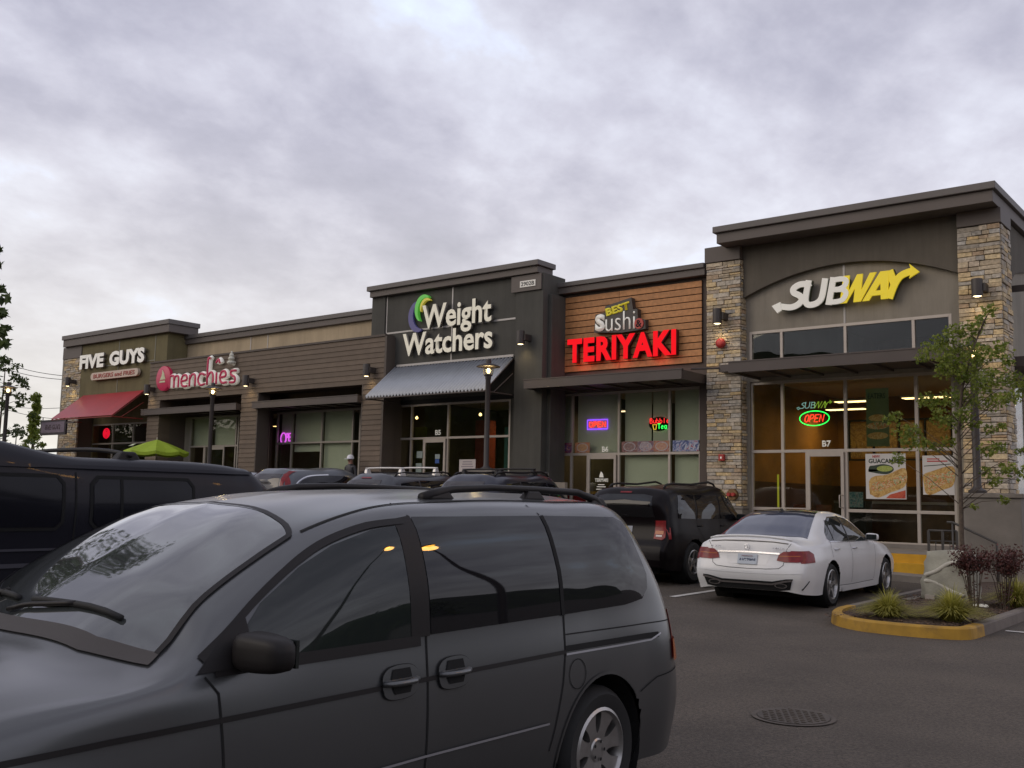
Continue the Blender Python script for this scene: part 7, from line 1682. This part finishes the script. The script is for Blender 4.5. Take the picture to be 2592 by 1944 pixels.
mb = MB(); mb.tube([(.045 * math.cos(a), yy + .005, 0.90 + .045 * math.sin(a)) for a in [2 * PI * i / 24 for i in range(24)]], .0035, 5, closed=True)
for a in (PI / 2, PI / 2 + 2 * PI / 3, PI / 2 + 4 * PI / 3): mb.tube([(0, yy + .005, .90), (.044 * math.cos(a), yy + .005, .90 + .044 * math.sin(a))], [.006, .002], 5)
mb.obj('emblem', m_chrome, S_.t, base=(0, 0, 0))
for x, w, s in ((-.50, .16, 'E 350'), (.50, .2, '4MATIC')): mb = MB(); text_bm(mb, s, x - w / 2, x + w / 2, .885, .910, yy + .002, yy + .006, .005); mb.obj('badge', m_chrome, S_.t, base=(0, 0, 0))

# ---------------- big black boxy SUV beyond the minivan
bc = suv(4.95, .98, 1.92, 1.18, 1.34, 1.45, 1.95, 4.50, .90, tail=.16, bump=.6, rk=.02)
for st in bc[6:10]:
    for r in (5, 6): st[r] = (st[r][0], st[r][1], st[r][2] - .055)
Bv = Car('boxy_suv', (-6.88, .08, gz(-6.9, 3) - .01), PI, 'large dark boxy SUV with a roof crossbar behind the minivan at the left', 'suv', bc, [(.95, .40, .45), (3.95, .40, .45)], mat('navy_black', (.012, .012, .018), .42, spec=.22, coat=.08), .05)
bp = MATS['navy_black']
common(Bv, .98, 1.34, .95, 3.95, .40, .23, 'five', [], bp, (1.75, 1.36))
for sd in (-1, 1):
    for a, b in ((1.95, 3.04), (3.22, 3.94)):
        Bv.strip('window_groove', [(a + .04, 1.44), (b - .04, 1.44), (b, 1.48), (b, 1.71), (b - .04, 1.755), (a + .04, 1.755), (a, 1.71), (a, 1.48), (a + .04, 1.44)], .022, m_under, sd=sd, off=.004)
        Bv.patch('side_window', [(a + .05, 1.452), (b - .05, 1.452), (b - .015, 1.49), (b - .015, 1.70), (b - .05, 1.743), (a + .05, 1.743), (a + .015, 1.70), (a + .015, 1.49)], m_dull, sd=sd, off=.006)
    Bv.strip('window_divider', [(3.42, 1.45), (3.42, 1.745)], .02, m_under, sd=sd, off=.009)
    for a in (3.12, 1.9): Bv.strip('panel_gap', [(a, .5), (a, 1.78)], .012, m_under, sd=sd)
    Bv.strip('chrome_strip', [(1.9, 1.32), (3.02, 1.32)], .014, mat('dull_strip', (.10, .10, .12), .4, metal=.6), sd=sd, off=.008); Bv.strip('chrome_strip', [(1.9, 1.23), (4.3, 1.23)], .025, MATS['dull_strip'], sd=sd, off=.008)
    Bv.strip('roof_edge', [(1.95, 1.81), (4.45, 1.81)], .018, bp, sd=sd, off=.014)
def crossbar(c, l, w, h, m, r=.022, footm=None):
    q = c.hit((0, -l, 4), (0, 0, -1))[0].z; P_ = []
    for i in range(13): x = -w + 2 * w * i / 12; P_.append((x, -l, q + h - (.05 if c.name == 'boxy_suv' else .012) * (abs(x) / w) ** 3))
    c.tubeobj('crossbar', P_, r, m, n=8)
    for sd in (-1, 1):
        z = c.hit((sd * (w - .06), -l, 4), (0, 0, -1))[0].z; mb = MB(); mb.hexa([(sd * (w - .06) - .05, -l - .10, z - .02), (sd * (w - .06) + .07, -l - .10, z - .03), (sd * (w - .06) + .07, -l + .10, z - .03), (sd * (w - .06) - .05, -l + .10, z - .02), (sd * (w - .06) - .04, -l - .05, q + h - .02), (sd * (w - .06) + .04, -l - .05, q + h - .03), (sd * (w - .06) + .04, -l + .05, q + h - .03), (sd * (w - .06) - .04, -l + .05, q + h - .02)]); mb.obj('crossbar_foot', footm or m_trim, c.t, base=(0, 0, 0), bevel=.015)
crossbar(Bv, 3.55, .82, .085, m_trim, .014)

# ---------------- parked row at the left
cc = suv(4.53, .91, 1.66, 1.05, 1.06, 1.28, 1.95, 4.05, .62, tail=.10, bump=.62, rk=.06)
silver = paint('slate_paint', (.085, .092, .105), .5, .32)
cx_ = -20.2; y_ = 15.55 + 4.5
Cv = Car('crossover', (cx_, y_, gz(cx_, 17.5) + .06), 0, 'slate grey crossover with tall red tail lamps and a chrome edged side window', 'suv', cc, [(.88, .34, .385), (3.50, .34, .385)], silver, .05)
common(Cv, .91, 1.06, .88, 3.50, .34, .21, 'five', [], silver, (1.78, 1.12))
qp = [(1.70, 1.09), (2.6, 1.10), (3.5, 1.13), (4.0, 1.22), (3.80, 1.36), (3.50, 1.45), (3.1, 1.50), (2.4, 1.50), (2.1, 1.42)]
for sd in (-1, 1):
    Cv.patch('side_window', qp, m_glass_t, sd=sd, off=.005)
    Cv.strip('window_trim', [(2.9, 1.515), (3.5, 1.475), (3.82, 1.38), (4.04, 1.23), (3.9, 1.185)], .028, m_chrome, sd=sd, off=.009, k=3)
    Cv.patch('tail_lamp', [(.72, .90), (.80, .90), (.80, 1.08), (.70, 1.25), (.63, 1.56), (.55, 1.57), (.58, 1.35), (.64, 1.15), (.66, 1.0)], m_lampred, view='rear', sd=sd, off=.015, step=.04)
    Cv.patch('tail_lamp', [(4.28, .92), (4.42, .92), (4.40, 1.06), (4.30, 1.25), (4.20, 1.48), (4.12, 1.52), (4.16, 1.30), (4.26, 1.10)], m_lampred, sd=sd, off=.012, step=.05)
Cv.patch('rear_window', [(-.60, 1.10), (.60, 1.10), (.55, 1.30), (.50, 1.50), (-.50, 1.50), (-.55, 1.30)], mat('rear_glass_dim', (.035, .03, .032), .06, spec=.7), view='rear', off=.008)
rg = MATS['rear_glass_dim']
# grey wagon with silver crossbars
wc = suv(4.65, .90, 1.64, 1.02, 1.05, 1.30, 1.95, 4.15, .64, tail=.10, bump=.6, rk=.05)
wx = -16.95; wp = paint('graphite_paint', (.05, .052, .06), .5, .32)
Wv = Car('wagon', (wx, 15.75 + 4.6, gz(wx, 17.5) + .07), 0, 'graphite wagon with two pale crossbars on its roof, second in the row', 'wagon', wc, [(.90, .34, .385), (3.58, .34, .385)], wp, .05)
common(Wv, .90, 1.05, .90, 3.58, .34, .21, 'five', [[(1.66, 1.08), (2.4, 1.08), (2.4, 1.48), (2.1, 1.45)], [(2.46, 1.08), (3.3, 1.09), (3.3, 1.48), (2.46, 1.49)], [(3.36, 1.09), (4.05, 1.12), (3.95, 1.40), (3.36, 1.47)]], wp, (1.78, 1.12))
Wv.patch('rear_window', [(-.60, 1.08), (.60, 1.08), (.50, 1.47), (-.50, 1.47)], rg, view='rear', off=.008)
Wv.patch('brake_light', [(-.16, 1.50), (.16, 1.50), (.16, 1.53), (-.16, 1.53)], m_lampred, view='rear', off=.012)
m_bar = mat('pale_bar', (.60, .58, .56), .35, metal=.4)
for l in (3.75, 2.6): crossbar(Wv, l, .62, .12, m_bar, .022, m_bar)
rails(Wv, .60, 2.1, 4.0)
# dark hatch with black rails
dc = suv(4.40, .89, 1.72, 1.04, 1.08, 1.25, 1.95, 4.0, .64, tail=.10, bump=.6, rk=.03)
dx_ = -13.75; dp = paint('dark_blue_paint', (.020, .021, .035), .4, .28)
Dv = Car('crossover', (dx_, 15.6 + 4.35, gz(dx_, 17.5) + .08), 0, 'dark blue crossover with long black roof rails, between the graphite wagon and the black SUV', 'suv', dc, [(.86, .34, .385), (3.45, .34, .385)], dp, .05)
common(Dv, .89, 1.08, .86, 3.45, .34, .21, 'five', [[(1.62, 1.11), (2.3, 1.11), (2.3, 1.55), (2.05, 1.52)], [(2.36, 1.11), (3.2, 1.12), (3.2, 1.56), (2.36, 1.56)], [(3.26, 1.12), (3.9, 1.15), (3.8, 1.48), (3.26, 1.55)]], dp, (1.75, 1.15))
Dv.patch('rear_window', [(-.60, 1.12), (.60, 1.12), (.52, 1.54), (-.52, 1.54)], rg, view='rear', off=.008)
rails(Dv, .56, 2.0, 3.9); 
for l in (3.6, 2.5): crossbar(Dv, l, .56, .09, m_trim, .018)
# pale car roof at the far end of the row
ec = [[(a, b, c) for a, b, c in st] for st in sc]
Ev = Car('pale_sedan', (-23.0, 15.0 + 4.88, gz(-23.0, 17.5) + .10), 0, 'pale silver saloon whose roof shows left of the slate crossover', 'sedan', ec, [(.84, .335, .375), (3.714, .335, .375)], paint('silver_paint', (.33, .34, .37), .6, .3), .06)
ep = MATS['silver_paint']
common(Ev, .927, .98, .84, 3.714, .33, .21, 'five', [[(1.62, 1.0), (2.9, 1.0), (3.66, 1.02), (3.45, 1.28), (2.7, 1.35), (2.1, 1.2)]], ep, (1.80, 1.03))
Ev.patch('rear_window', [(-.66, 4.15), (.66, 4.15), (.545, 3.50), (-.545, 3.50)], rg, view='top', off=.006)
